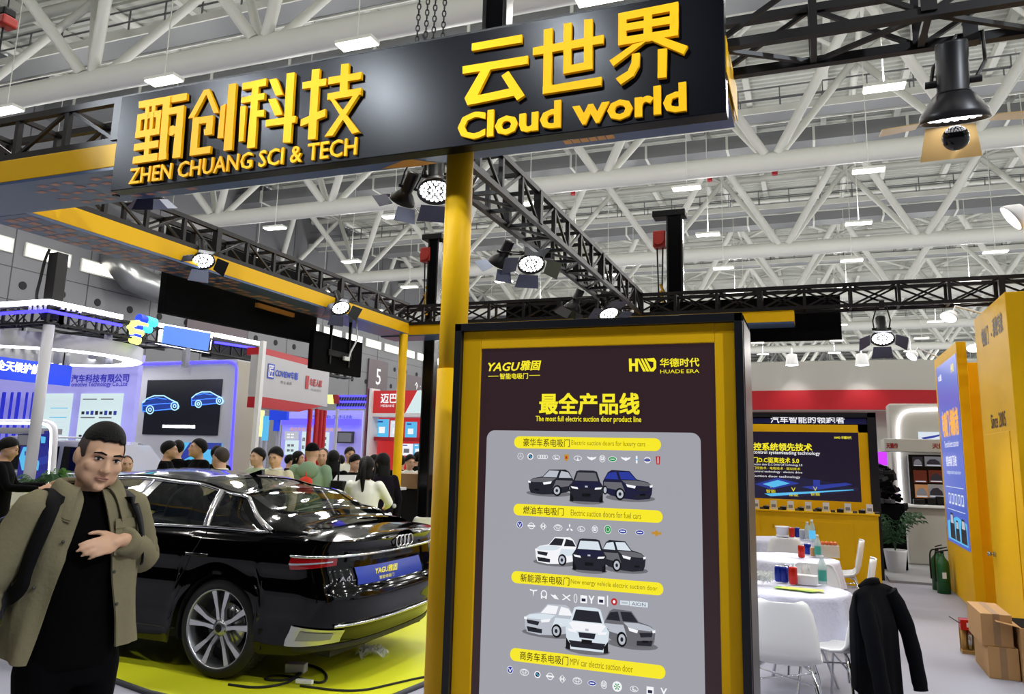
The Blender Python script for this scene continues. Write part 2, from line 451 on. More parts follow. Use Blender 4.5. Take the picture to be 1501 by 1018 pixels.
for k in range(40):
    for j in range(4):
        if (k*5+j*3) % 7 < 2: continue
        u0 = -5.94+j*.11; v0 = 4.05+k*.11
        if k > 22 and j > 1: continue
        m.poly([Vector((u0, v0, 3.398)), Vector((u0+.085, v0, 3.398)), Vector((u0+.085, v0+.075, 3.398)), Vector((u0, v0+.075, 3.398))], 'lattice_pale')
m.build('soffit', r)
r, m = fascia('yellow fascia beam along the back truss ending above the far counter', -5.97, -.15, 10.05, 10.5, 3.385, 3.55); m.build('soffit', r)
# columns
r = thing('column', 'thick round yellow column standing beside the tall light box', 'column', (-1.745, 3.68, 0))
m = MB(); m.lathe([(.078, 0), (.078, 2.12)], 'yellow', 32, (-1.745, 3.68, 0)); m.lathe([(.073, 2.12), (.073, 3.4)], 'yellow', 32, (-1.745, 3.68, 0)); m.build('post', r)
m = MB(); m.lathe([(.13, 0), (.13, .012), (.09, .02)], 'yellow_dark', 32, (-1.745, 3.68, 0)); m.build('base_plate', r)
r = thing('column', 'thin yellow column at the far left corner of the booth', 'column', (-5.52, 9.95, 0))
m = MB(); m.lathe([(.062, 0), (.062, 3.4)], 'yellow', 24, (-5.52, 9.95, 0)); m.build('post', r)
m = MB(); m.lathe([(.11, 0), (.11, .012)], 'yellow_dark', 24, (-5.52, 9.95, 0)); m.build('base_plate', r)
# ------------------------------------------------------------------ the overhead name sign
SY = 3.37
r = thing('overhead_sign', 'wide black overhead sign with raised golden Chinese and English lettering', 'sign', (-2.14, 3.4, 3.22))
m = MB(); m.box(-3.945, -.30, SY, 3.46, 3.215, 3.83, 'sign_black'); m.build('sign_board', r, bevel=.004)
m = MB(); m.box(-.30, -.296, 3.40, 3.95, 3.42, 3.60, 'yellow'); m.build('end_panel', r)
def char(polys, zx, zy, sc, extra=None):
    m = MB()
    for n_, p in enumerate(polys):
        q = [at(zx+a/sc, zy+b/sc, Y=SY-.022)-Vector((0, .0005*n_, 0)) for a, b in p]
        c = sum(q, Vector())/len(q)
        ar = sum((q[i]-c).cross(q[(i+1) % len(q)]-c).y for i in range(len(q)))
        if ar < 0: q = q[::-1]
        m.prism(q, (0, .02, 0), 'gold')
    if extra:
        q = at(zx+extra[0]/sc, zy+extra[1]/sc, Y=SY-.022); m.cyl(q, q+Vector((0, .02, 0)), extra[2], 'gold', 20)
    m.build('character', r)
ZA = (180, 60, 4.425); ZB = (350, 60, 4.425); ZC = (660, 0, 3.574)
char([[(103, 393), (415, 337), (413, 383), (103, 438)], [(148, 425), (172, 421), (168, 478), (143, 482)], [(190, 418), (212, 414), (208, 470), (186, 474)],
      [(97, 478), (252, 448), (250, 488), (95, 518)], [(97, 478), (125, 473), (108, 625), (82, 630)], [(222, 455), (252, 449), (238, 600), (208, 606)],
      [(148, 470), (165, 467), (152, 620), (134, 622)], [(184, 462), (202, 459), (190, 612), (170, 615)], [(86, 590), (240, 566), (238, 606), (82, 634)],
      [(150, 615), (180, 610), (168, 760), (138, 765)], [(78, 672), (235, 645), (232, 692), (74, 716)], [(72, 755), (230, 728), (226, 778), (66, 800)],
      [(268, 372), (312, 364), (280, 770), (235, 778)], [(240, 745), (288, 726), (286, 768), (236, 778)], [(290, 442), (403, 420), (399, 464), (290, 485)],
      [(362, 428), (403, 420), (378, 758), (326, 764)]], *ZA, extra=(318, 582, .032))
char([[(525, 318), (560, 312), (460, 497), (424, 502)], [(530, 318), (560, 312), (622, 465), (590, 470)], [(455, 500), (588, 482), (586, 525), (455, 545)],
      [(455, 500), (497, 494), (478, 738), (433, 745)], [(437, 705), (570, 682), (566, 728), (434, 746)], [(550, 490), (588, 483), (580, 608), (534, 612)],
      [(528, 575), (582, 568), (580, 608), (530, 613)], [(637, 425), (668, 410), (652, 630), (616, 634)], [(690, 284), (738, 276), (708, 708), (655, 714)]], *ZA)
char([[(22, 275), (178, 242), (175, 290), (22, 318)], [(88, 290), (130, 282), (104, 692), (52, 696)], [(18, 368), (168, 336), (165, 380), (15, 404)],
      [(112, 455), (165, 445), (162, 492), (110, 492)], [(12, 425), (47, 420), (30, 650), (0, 655)], [(198, 252), (247, 244), (288, 350), (240, 357)],
      [(192, 380), (243, 374), (285, 478), (236, 487)], [(178, 515), (372, 487), (368, 530), (175, 558)], [(313, 212), (365, 206), (338, 660), (288, 662)]], *ZB)
char([[(413, 268), (568, 242), (565, 288), (412, 312)], [(475, 186), (525, 180), (498, 636), (447, 640)], [(402, 510), (562, 440), (560, 490), (400, 555)],
      [(583, 237), (796, 202), (793, 248), (580, 283)], [(665, 152), (714, 147), (705, 340), (654, 345)], [(577, 342), (796, 305), (793, 350), (574, 385)],
      [(574, 350), (615, 372), (784, 592), (735, 603)], [(755, 340), (797, 325), (610, 615), (557, 623)]], *ZB)
char([[(113, 228), (375, 180), (373, 222), (112, 266)], [(64, 348), (407, 291), (405, 334), (64, 387)], [(168, 355), (220, 345), (140, 505), (75, 515)],
      [(75, 515), (330, 460), (345, 500), (90, 552)], [(268, 398), (305, 373), (390, 500), (350, 527)]], *ZC)
char([[(490, 155), (535, 147), (528, 480), (485, 493)], [(433, 250), (803, 182), (801, 226), (432, 290)], [(595, 125), (635, 118), (632, 380), (592, 387)],
      [(702, 104), (745, 100), (745, 360), (700, 367)], [(592, 348), (745, 320), (745, 360), (592, 388)], [(485, 455), (793, 403), (791, 447), (485, 494)]], *ZC)
char([[(880, 70), (1194, 8), (1192, 50), (880, 110)], [(880, 70), (922, 63), (922, 232), (880, 240)], [(1150, 18), (1194, 8), (1194, 185), (1150, 192)],
      [(1015, 45), (1056, 38), (1056, 215), (1012, 222)], [(900, 128), (1170, 82), (1170, 122), (900, 165)], [(880, 200), (1194, 148), (1194, 185), (880, 240)],
      [(960, 232), (1025, 218), (855, 348), (835, 318)], [(1052, 212), (1095, 190), (1245, 243), (1222, 285)], [(952, 285), (993, 278), (990, 345), (950, 330)],
      [(950, 330), (990, 345), (960, 400), (930, 375)], [(930, 375), (960, 400), (895, 445), (868, 413)], [(1088, 262), (1136, 255), (1132, 407), (1087, 412)]], *ZC)
m = MB(); a = at(191, 271, Y=SY); b = at(524, 229, Y=SY)
m.text('ZHEN CHUANG SCI & TECH', (a.x, SY-.002, (a.z+b.z)/2), X1, Z1, 'gold', w=b.x-a.x, h=.10, bold=.012, ex=.014); m.build('lettering', r)
m = MB(); a = at(672, 210, Y=SY); b = at(1007, 164, Y=SY)
m.text('Cloud world', (a.x, SY-.002, (a.z+b.z)/2-.0), X1, Z1, 'gold', w=b.x-a.x, h=.145, bold=.032, ex=.016); m.build('lettering', r)
# ------------------------------------------------------------------ hoists and lift masts
km('hoist_red', 'a52a22', .45)
def hoist(label, x, y, z0, z1, bodyz, chain_to, arm=-.25, ztop=True, body='hoist_red', w=.2):
    r = thing('lift_mast', label, 'mast', (x, y, z0))
    m = MB(); m.box(x-w/2, x+w/2, y-w/2, y+w/2, z0, z1, 'black_gloss')
    for s in (-1, 1): m.box(x+s*w*.5-.012, x+s*w*.5+.012, y-w*.56, y-w*.5, z0, z1, 'truss_black')
    m.build('mast', r, bevel=.01)
    if ztop:
        m = MB(); m.box(x+min(arm*1.4, .15), x+max(arm*1.4, .15), y-.12, y+.12, z1, z1+.09, 'black'); m.build('top_arm', r, bevel=.01)
        m = MB(); m.box(x+arm-.09, x+arm+.09, y-.09, y+.09, bodyz, bodyz+.24, body); m.cyl((x+arm, y-.12, bodyz+.1), (x+arm, y+.12, bodyz+.1), .075, body, 14); m.build('hoist_body', r, bevel=.02)
        m = MB()
        for d in (-.04, .04): m.tube([(x+arm+d, y, bodyz), (x+arm+d*.6, y, chain_to)], .012, 'truss_black', 6)
        m.build('chain', r)
        m = MB(); m.tube([(x+arm, y, chain_to+.12), (x+arm+.05, y, chain_to), (x+arm, y, chain_to-.08), (x+arm-.05, y, chain_to-.02)], .02, 'yellow_dark', 8)
        for s in (-1, 1): m.tube([(x+arm, y, chain_to), (x+arm+s*.14, y+s*.12, chain_to-.38)], .022, 'black', 6); m.tube([(x+arm, y, chain_to+.02), (x+arm-s*.1, y+s*.14, chain_to-.36)], .018, 'yellow_dark', 6)
        m.build('sling', r)
    return r
hoist('tall black lift mast with a red hoist above the back truss', -1.68, 10.66, 0, 5.05, 4.62, 3.98, arm=-.22, w=.2)
hoist('black lift mast with a red hoist at the far left corner', -5.42, 10.66, 0, 5.0, 4.65, 4.15, arm=-.14, w=.16)
hoist('broad black lift mast rising above the name sign', -1.655, 3.95, 3.86, 6.2, 5.7, 4.05, ztop=False, w=.13)
r = thing('chain_hoist', 'four hanging chains with a hook just above the name sign', 'hoist', (-1.92, 3.63, 3.85))
for i, dx in enumerate((-.075, -.02, .03, .09)):
    m = MB(); z = 3.95+.02*i
    for k in range(60):
        R = Matrix.Rotation(math.pi/2*(k % 2)+.4, 3, 'Z'); c = Vector((-1.95+dx+.0006*k, 3.63, z+k*.034))
        pts = [c+R @ Vector((.010*math.cos(t), 0, .021*math.sin(t))) for t in [2*math.pi*q/8 for q in range(8)]]
        m.tube(pts, .0042, 'truss_black', 5, closed=True)
    m.build('chain', r)
m = MB(); m.tube([(-1.99, 3.63, 4.03), (-1.965, 3.63, 3.99), (-1.97, 3.63, 3.93), (-2.0, 3.63, 3.91), (-2.03, 3.63, 3.94)], .012, 'black', 8); m.ell((-2.06, 3.63, 3.91), (.05, .04, .04), 'yellow_dark'); m.build('hook', r)
hr = thing('chain_hoist', 'red chain hoist at the left end of the front truss', 'hoist', (-5.6, 3.63, 4.0))
p = at(8, 35, Y=3.63); m = MB(); m.box(p.x-.05, p.x+.06, 3.57, 3.69, p.z-.03, p.z+.05, 'hoist_red'); m.box(p.x-.06, p.x+.04, 3.58, 3.68, p.z+.05, p.z+.12, 'black'); m.build('hoist_body', hr, bevel=.015)
m = MB(); m.tube([(p.x-.02, 3.63, 3.88), (p.x-.02, 3.63, p.z-.03)], .008, 'truss_black', 6); m.tube([(p.x, 3.63, p.z+.1), (p.x+.04, 3.63, 7)], .006, 'truss_black', 6); m.build('chain', hr)
# ------------------------------------------------------------------ spotlights with barn doors
km('spot_black', '1b1a1c', .4, metal=.3)
def spotlight(label, loc, aim, top, s=1., lit=True, doors=(1, 1, 1, 1), watts=25, dcol='spot_black', roll=0., blades=None, far=None):
    """loc = centre of the lamp mouth; aim = direction of the light; top = clamp point on the truss"""
    loc, aim, top = Vector(loc), Vector(aim).normalized(), Vector(top)
    r = thing('spotlight', label, 'spotlight', loc)
    R = aim.to_track_quat('Z', 'Y').to_matrix() @ Matrix.Rotation(roll, 3, 'Z')
    T = lambda x, y, z: loc + R @ Vector((x*s, y*s, z*s))
    m = MB()
    m.lathe([(.0, -.34*s), (.062*s, -.34*s), (.065*s, -.33*s), (.065*s, -.13*s), (.07*s, -.125*s)], 'spot_black', 24, loc, R, caps=False); m.build('housing', r)
    m = MB(); m.lathe([(.066*s, -.125*s), (.085*s, -.11*s), (.135*s, -.035*s), (.14*s, 0), (.132*s, 0), (.12*s, -.03*s), (.0, -.032*s)], 'spot_black', 28, loc, R, caps=False); m.build('reflector_bell', r)
    m = MB(); m.lathe([(.0, -.026*s), (.122*s, -.026*s)], 'black_gloss', 24, loc, R, caps=False)
    if lit:
        for ring, cnt in ((0, 1), (.038, 6), (.076, 12), (.106, 18)):
            for k in range(cnt):
                t = 2*math.pi*k/max(cnt, 1); c = T(ring*math.cos(t), ring*math.sin(t), -.02)
                m.lathe([(.0145*s, 0), (.01*s, .006*s), (0, .007*s)], 'led_dots', 8, c, R, caps=False)
    m.build('led_face', r)
    m = MB(); c = T(0, 0, -.17)
    side = R @ X1
    pts = [c+side*.085*s, c+side*.1*s+(top-c)*.35, top+side*.05*s, top-side*.05*s, c-side*.1*s+(top-c)*.35, c-side*.085*s]
    m.tube(pts, .009*s, 'spot_black', 6)
    for q in (1, -1): m.cyl(c+side*.065*s*q, c+side*.11*s*q, .016*s, 'spot_black', 10)
    m.build('yoke', r)
    m = MB(); m.rbox(top, (.06*s, .06*s, .1*s), 'spot_black'); m.build('clamp', r)
    for k in range(4):
        if not doors[k] or (far and k == min(range(4), key=lambda j: (R @ (Matrix.Rotation(j*math.pi/2, 3, 'Z') @ Y1)).y)): continue
        A = Matrix.Rotation(k*math.pi/2, 3, 'Z'); tl = (blades or (.6,)*4)[k]
        if far and k == max(range(4), key=lambda j: (R @ (Matrix.Rotation(j*math.pi/2, 3, 'Z') @ Y1)).y): tl = far[0]
        dc = far[1] if far and tl == far[0] else (dcol if isinstance(dcol, str) else dcol[k])
        q = [(-.1, .145, 0), (.1, .145, 0), (.125, .145+.15*math.sin(tl), .15*math.cos(tl)), (-.125, .145+.15*math.sin(tl), .15*math.cos(tl))]
        P = [T(*(A @ Vector(v))) for v in q]; nn = (P[1]-P[0]).cross(P[2]-P[0]).normalized()*.004*s
        m = MB(); m.prism(P, nn, dc); m.build('barn_door', r)
    if far: m = MB(); m.ell(T(0, -.02, .075), (.055*s,)*3, 'black_gloss', 18, 12); m.build('camera_dome', r)
    if lit and watts:
        li = bpy.data.lights.new('spot_light', 'SPOT'); li.energy = watts; li.spot_size = 1.3; li.spot_blend = .5; li.shadow_soft_size = .1*s
        lo = bpy.data.objects.new('spot_light', li); COL.objects.link(lo); lo.parent = r
        lo.matrix_basis = Matrix.Translation(aim*.03) @ (-aim).to_track_quat('Z', 'Y').to_matrix().to_4x4()
    return r
km('door_tan', 'cba86a', .45); km('door_pale', '8f97ad', .35, metal=.4); km('door_blue', '4a4d63', .4, metal=.3)
spotlight('black spotlight tilted left under the sign, beside the yellow column', at(589, 296, Y=4.3), (-.55, .35, -.75), (-2.19, 4.1, 3.58), .62, doors=(1, 1, 1, 1), dcol=('spot_black', 'spot_black', 'door_pale', 'door_blue'), watts=140, blades=(1., .9, .5, 1.2))
spotlight('black spotlight facing the camera, partly behind the yellow column', at(638, 283, Y=4.2), (.2, -.35, -.9), (-2.07, 4.1, 3.58), .82, doors=(0, 0, 1, 1), dcol='door_blue', watts=6, blades=(1.2, 1.2, 1.3, 1.3))
spotlight('left one of the spotlight pair halfway along the middle truss', at(731, 388, Y=6.8), (-.5, .3, -.7), (-2.34, 6.8, 3.58), .78, dcol=('spot_black', 'spot_black', 'door_blue', 'door_pale'), watts=110, blades=(1.2, 1.3, .7, 1.))
spotlight('right one of the spotlight pair halfway along the middle truss', at(779, 389, Y=6.8), (.25, -.4, -.85), (-2.26, 6.8, 3.58), .95, dcol='door_blue', watts=110, blades=(1.3, 1.3, 1.2, 1.2))
spotlight('dark spotlight over the light box at the end of the middle truss', at(838, 455, Y=8.9), (-.4, .1, -.8), (-2.2, 8.9, 3.58), .8, lit=False, watts=0)
spotlight('tilted spotlight with a lit rim just above the light box', at(893, 462, Y=8.9), (.35, -.35, -.8), (-2.1, 8.9, 3.58), .9, watts=80, blades=(1.4,)*4, dcol='door_blue')
spotlight('large black spotlight with a tan barn door hanging from the front truss at right', at(1399, 178, Y=3.68), (.01, .26, -.96), (.73, 3.72, 3.6), 1., dcol='door_tan', watts=40, blades=(1.5,)*4, far=(.12, 'door_tan'))
spotlight('spotlight clamped on the left truss above the black panel', at(298, 384, X=-5.42), (.45, -.3, -.8), (-5.52, 5.8, 3.6), .78, dcol=('spot_black', 'door_blue', 'door_pale', 'spot_black'), watts=140, blades=(1.0,)*4)
spotlight('spotlight on the left truss near its far end', at(500, 453, X=-5.40), (.5, -.3, -.75), (-5.52, 8.2, 3.6), .85, dcol='door_blue', watts=140, blades=(1.0,)*4)
spotlight('spotlight under the back truss over the tea tables', at(1294, 498, Y=10.0), (.0, -.5, -.85), (.83, 10.05, 3.57), .95, dcol='door_blue', watts=140, blades=(1.,)*4)
spotlight('spotlight with pale barn doors under the left end of the name sign', at(222, 292, Y=4.05), (-.1, .3, -.95), (-4.45, 3.85, 3.42), .6, lit=False, dcol=('door_pale', 'door_pale', 'door_blue', 'door_blue'), watts=0, blades=(.6, .8, .6, .8))
# wash lights on long rods; the two far side ones are added fill
for x, z, lab, tx_, tz_ in ((-8.2, 5.6, 'added unseen fill light far to the left that brightens the sign lettering', -2.0, 3.3), (3.4, 5.6, 'added unseen fill light far to the right that brightens sign and light box', -1.6, 3.0), (-2.5, 4.7, 'wash light hung in front of the booth that lights the yellow column', -1.75, 1.6), (-5.0, 5.0, 'left wash light hung in front of the name sign', -3.2, 3.5), (-3.5, 4.9, 'middle wash light hung in front of the name sign', -2.15, 3.45), (-1.75, 5.1, 'right wash light hung in front of the name sign', -1.0, 3.5)):
    o = Vector((x, 1.0, z)); d = (Vector((tx_, 3.5, tz_))-o).normalized()
    r = thing('wash_light', lab, 'lamp', o)
    m = MB(); m.lathe([(.0, -.2), (.07, -.2), (.09, -.02), (.085, -.02), (.0, -.04)], 'black', 20, o, d.to_track_quat('Z', 'Y').to_matrix(), caps=False); m.build('housing', r)
    m = MB(); m.tube([o-d*.15, Vector((o.x, o.y, z+.3)), Vector((o.x, o.y, 19.4))], .012, 'black', 6); m.build('rod', r)
    li = bpy.data.lights.new('wash', 'SPOT'); li.energy = (1300 if x < 0 else 800) if abs(x+2.4) > 5 else (300 if tz_ > 3 else 5); li.spot_size = .40 if x < -6 else (.85 if x > 0 else .58); li.spot_blend = .5 if tz_ > 3 else .12; li.shadow_soft_size = .08; li.color = (.84, .91, 1)
    lo = bpy.data.objects.new('wash', li); COL.objects.link(lo); lo.parent = r; lo.matrix_basis = (-d).to_track_quat('Z', 'Y').to_matrix().to_4x4()
# black panels hung from the trusses
def hung(name, label, cat, poly, thick, extra=None):
    r = thing(name, label, cat, sum(poly, Vector())/4)
    m = MB(); m.prism(poly, thick, 'black_matt'); m.build('panel', r)
    return r
X = -6.05
a, b = 5.95, 8.55
r = hung('hanging_led_screen', 'large black back of an LED panel hung behind the left truss', 'panel', [Vector((X, a, 3.02)), Vector((X, b, 3.08)), Vector((X, b, 3.92)), Vector((X, a, 3.92))], (-.08, 0, 0))
m = MB(); m.box(-6.04, -6.0, 7.3, 8.0, 3.33, 3.38, 'orange'); m.build('orange_strip', r)
p = [at(457, 541, X=-5.75), at(518, 551, X=-5.75), at(533, 486, X=-5.75), at(462, 484, X=-5.75)]
y0, y1, z0, z1 = p[0].y, p[2].y, (p[0].z+p[1].z)/2, p[3].z
r = thing('hanging_display', 'back of a black screen hung below the far end of the left truss', 'screen', (-5.75, (y0+y1)/2, z0))
m = MB(); m.box(-5.82, -5.75, y0, y1, z0, z1, 'black_matt'); m.box(-5.75, -5.72, y0+.3, y1-.3, z0+.2, z1-.2, 'black'); m.build('panel', r, bevel=.01)
m = MB()
for y in (y0+.35, y1-.35): m.bar((-5.74, y, z0+.1), (-5.74, y, 3.6), .03, .03, 'black')
m.build('bracket', r)
m = MB(); m.tube([(-5.7, y1-.3, 3.5), (-5.68, y1-.25, z0+.5), (-5.68, y1-.4, z0+.3), (-5.68, y0+.7, z0+.2)], .012, 'white', 6); m.rbox((-5.69, y0+.66, z0+.2), (.03, .12, .05), 'white'); m.build('cable', r)
a = at(1075, 500, Y=10.42); b = at(1231, 432, Y=10.42)
r = thing('hanging_led_screen', 'large black panel hung behind the back truss over the far counter', 'panel', (-.3, 10.45, 3.2))
m = MB(); m.box(-2.0, b.x, 10.40, 10.48, at(1231, 498, Y=10.42).z, b.z, 'black_matt'); m.build('panel', r, bevel=.006)
a = at(742, 475, Y=10.42); b = at(835, 440, Y=10.42)
r = thing('hanging_led_screen', 'small black panel hung in the back truss right of the yellow column', 'panel', (a.x, 10.45, a.z))
m = MB(); m.box(a.x, b.x+.6, 10.40, 10.48, 3.5, b.z, 'black_matt'); m.build('panel', r, bevel=.006)
# ================================================================== TALL LIGHT BOX with the product line poster
BY = 3.0
km('box_black', '15171d', .35); km('box_side', '3a3532', .3, spec=.6); km('screen_brown', '1c1214', .25, emit='2e2024', es=.9)
km('panel_grey', '303034', .3, emit='a3a3ab', es=.92); km('print_yellow', '404000', .4, emit='f4e528', es=1.0); km('print_brown', '201008', .5, emit='4a3a08', es=.6)
km('print_white', '404040', .4, emit='f2f2f6', es=1.0); km('print_black', '060608', .4, emit='0c0c10', es=.6); km('print_olive', '302808', .5, emit='a08a10', es=.7)
km('print_blue', '101440', .4, emit='2a3a9a', es=.9); km('print_green', '083010', .4, emit='1f9a4a', es=.9); km('print_red', '400808', .4, emit='c02a2a', es=.9)
km('print_silver', '303034', .4, emit='b9bec8', es=.95); km('print_dark', '0a0a10', .4, emit='22222c', es=.9); km('print_navy', '0a0a18', .4, emit='1c1c3a', es=.9)
km('print_pale', '303438', .4, emit='d5dfe8', es=1.0); km('print_grey', '202022', .4, emit='6a6a70', es=.9); km('print_gold', '302008', .4, emit='c8922a', es=.9); km('print_shadow', '202022', .5, emit='77777d', es=.8)
km('print_cyan', '103040', .4, emit='58b8e8', es=1.); km('print_orange', '402008', .4, emit='f2ae28', es=1.)
r = thing('light_box', 'tall black and yellow light box poster of suction door cars, nearest the camera', 'light box', (-.82, 3.18, 0))
x0, x1, zt = -1.417, -.229, 2.236
m = MB()
for a in ((x0, x0+.03, .0, zt), (x1-.03, x1, .0, zt), (x0, x1, zt-.032, zt), (x0, x1, 0, .06)): m.box(a[0], a[1], BY, 3.36, a[2], a[3], 'box_black')
m.box(x0, x1, 3.34, 3.37, 0, zt, 'box_black'); m.box(x1, x1+.003, BY+.03, 3.36, .02, zt-.02, 'box_side')
m.build('case', r, bevel=.003)
m = MB()
sx0, sx1, szt = -1.303, -.335, 2.128
for a in ((x0+.03, sx0, .06, zt-.032), (sx1, x1-.03, .06, zt-.032), (sx0, sx1, szt, zt-.032), (sx0, sx1, .06, .16)): m.box(a[0], a[1], BY+.025, 3.3, a[2], a[3], 'yellow')
m.build('inner_frame', r, bevel=.003)
m = MB(); SYB = BY+.035
m.box(sx0, sx1, SYB, SYB+.03, .16, szt, 'screen_brown')
B = lambda x, y: at(x, y, Y=SYB)
L1 = lambda k: Vector((0, -.0012*k, 0))
def flat(pts, mt, k=2): m.poly([B(*p)+L1(k) for p in pts], mt)
def P2(x, z, k): return Vector((x, SYB-.0012*k, z))
def blob(cx, cz, rx, rz, mt, k=2, n=20): m.poly([P2(cx+rx*math.cos(2*math.pi*i/n), cz+rz*math.sin(2*math.pi*i/n), k) for i in range(n)], mt)
def ringp(cx, cz, rx, rz, t, mt, k=2, n=20):
    for i in range(n):
        a, b = 2*math.pi*i/n, 2*math.pi*(i+1)/n
        m.poly([P2(cx+rx*math.cos(a), cz+rz*math.sin(a), k), P2(cx+rx*math.cos(b), cz+rz*math.sin(b), k), P2(cx+(rx-t)*math.cos(b), cz+(rz-t)*math.sin(b), k), P2(cx+(rx-t)*math.cos(a), cz+(rz-t)*math.sin(a), k)], mt)
def rrect(x0, x1, z0, z1, rad, mt, k=1, n=6):
    pts = []
    for cx, cz, a0 in ((x1-rad, z1-rad, 0), (x0+rad, z1-rad, 90), (x0+rad, z0+rad, 180), (x1-rad, z0+rad, 270)):
        for i in range(n+1):
            t = math.radians(a0+90*i/n); pts.append(P2(cx+rad*math.cos(t), cz+rad*math.sin(t), k))
    m.poly(pts, mt)
def tx(body, xa, xb, ya, yb, mt, k=2, bold=.0, shear=0.):
    """fit text between photo columns xa..xb and rows ya..yb (at its own centre) on the screen plane"""
    xc = (xa+xb)/2; pa, pb = B(xa, (ya+yb)/2), B(xb, (ya+yb)/2); t, b = B(xc, ya), B(xc, yb)
    m.text(body, (pa.x, SYB-.0012*k, b.z), X1, Z1, mt, w=pb.x-pa.x, h=t.z-b.z, bold=bold, shear=shear)
tx('YAGU', 716, 762, 532, 544, 'print_yellow', bold=.03, shear=.25); tx('雅固', 763, 793, 529, 543, 'print_yellow', bold=.035, shear=.2)
tx('智能电吸门', 733, 774, 547.5, 556, 'print_yellow', bold=.02)
flat([(716, 551.6), (731, 551.3), (731, 552.2), (716, 552.5)], 'print_yellow'); flat([(776, 550.3), (792, 550), (792, 550.9), (776, 551.2)], 'print_yellow')
flat([(922, 526), (926, 526), (926.5, 545), (922.5, 545)], 'print_yellow'); flat([(926, 533), (932, 533), (932, 537), (926, 537)], 'print_yellow'); flat([(931, 526), (935, 526), (935.5, 545), (931.5, 545)], 'print_yellow')
for d in (0, 5, 10): flat([(934+d, 526), (937+d, 526), (947+d, 545), (943+d, 545)], 'print_yellow')
flat([(948, 526), (959, 525), (962, 530), (962, 540), (958, 545), (955, 545), (955, 541), (958, 538), (958, 531), (951, 530)], 'print_yellow')
tx('华德时代', 967.5, 1025, 525.5, 538, 'print_yellow', bold=.02); tx('HUADE ERA', 968, 1025, 542, 547.5, 'print_yellow', bold=.0)
tx('最全产品线', 791.5, 937, 577, 607.5, 'print_yellow', bold=.03); tx('The most full electric suction door product line', 785.5, 940, 610.5, 621, 'print_yellow', bold=.012)
pa, pb = B(714, 632), B(1027, 634)
rrect(pa.x, pb.x, .24, (pa.z+pb.z)/2, .035, 'panel_grey', 1, 8)
def pill(xl, xr, yl0, yl1, yr0, yr1, zh, za, zb, en, ea, eb):
    a, b = B(xl, (yl0+yl1)/2), B(xr, (yr0+yr1)/2); z = (a.z+b.z)/2; h = (B(xl, yl0).z-B(xl, yl1).z+B(xr, yr0).z-B(xr, yr1).z)/2
    rrect(a.x, b.x, z-h/2, z+h/2, h*.48, 'print_yellow', 2)
    xa, xb = B(za, (yl0+yl1)/2).x, B(zb, (yl0+yl1)/2).x
    m.text(zh, (xa, SYB-.0036, z-h*.33), X1, Z1, 'print_brown', w=xb-xa, h=h*.66, bold=.006)
    xa, xb = B(ea, (yr0+yr1)/2).x, B(eb, (yr0+yr1)/2).x
    m.text(en, (xa, SYB-.0036, z-h*.27), X1, Z1, 'print_olive', w=xb-xa, h=h*.5)
pill(754, 969, 639.5, 657.5, 643.5, 661.5, '豪华车系电吸门', 767.5, 835.5, 'Electric suction doors for luxury cars', 838, 946)
pill(753, 971.5, 738, 755, 749.5, 768, '燃油车电吸门', 767.5, 826.5, 'Electric suction doors for fuel cars', 837, 940)
pill(750, 972.5, 837, 854, 855, 874.5, '新能源车电吸门', 763.5, 835, 'New energy vehicle electric suction door', 837, 964)
pill(748, 975.5, 949, 968, 977, 997.5, '商务车系电吸门', 762.5, 833.5, 'MPV car electric suction door', 836, 928)
S = .013
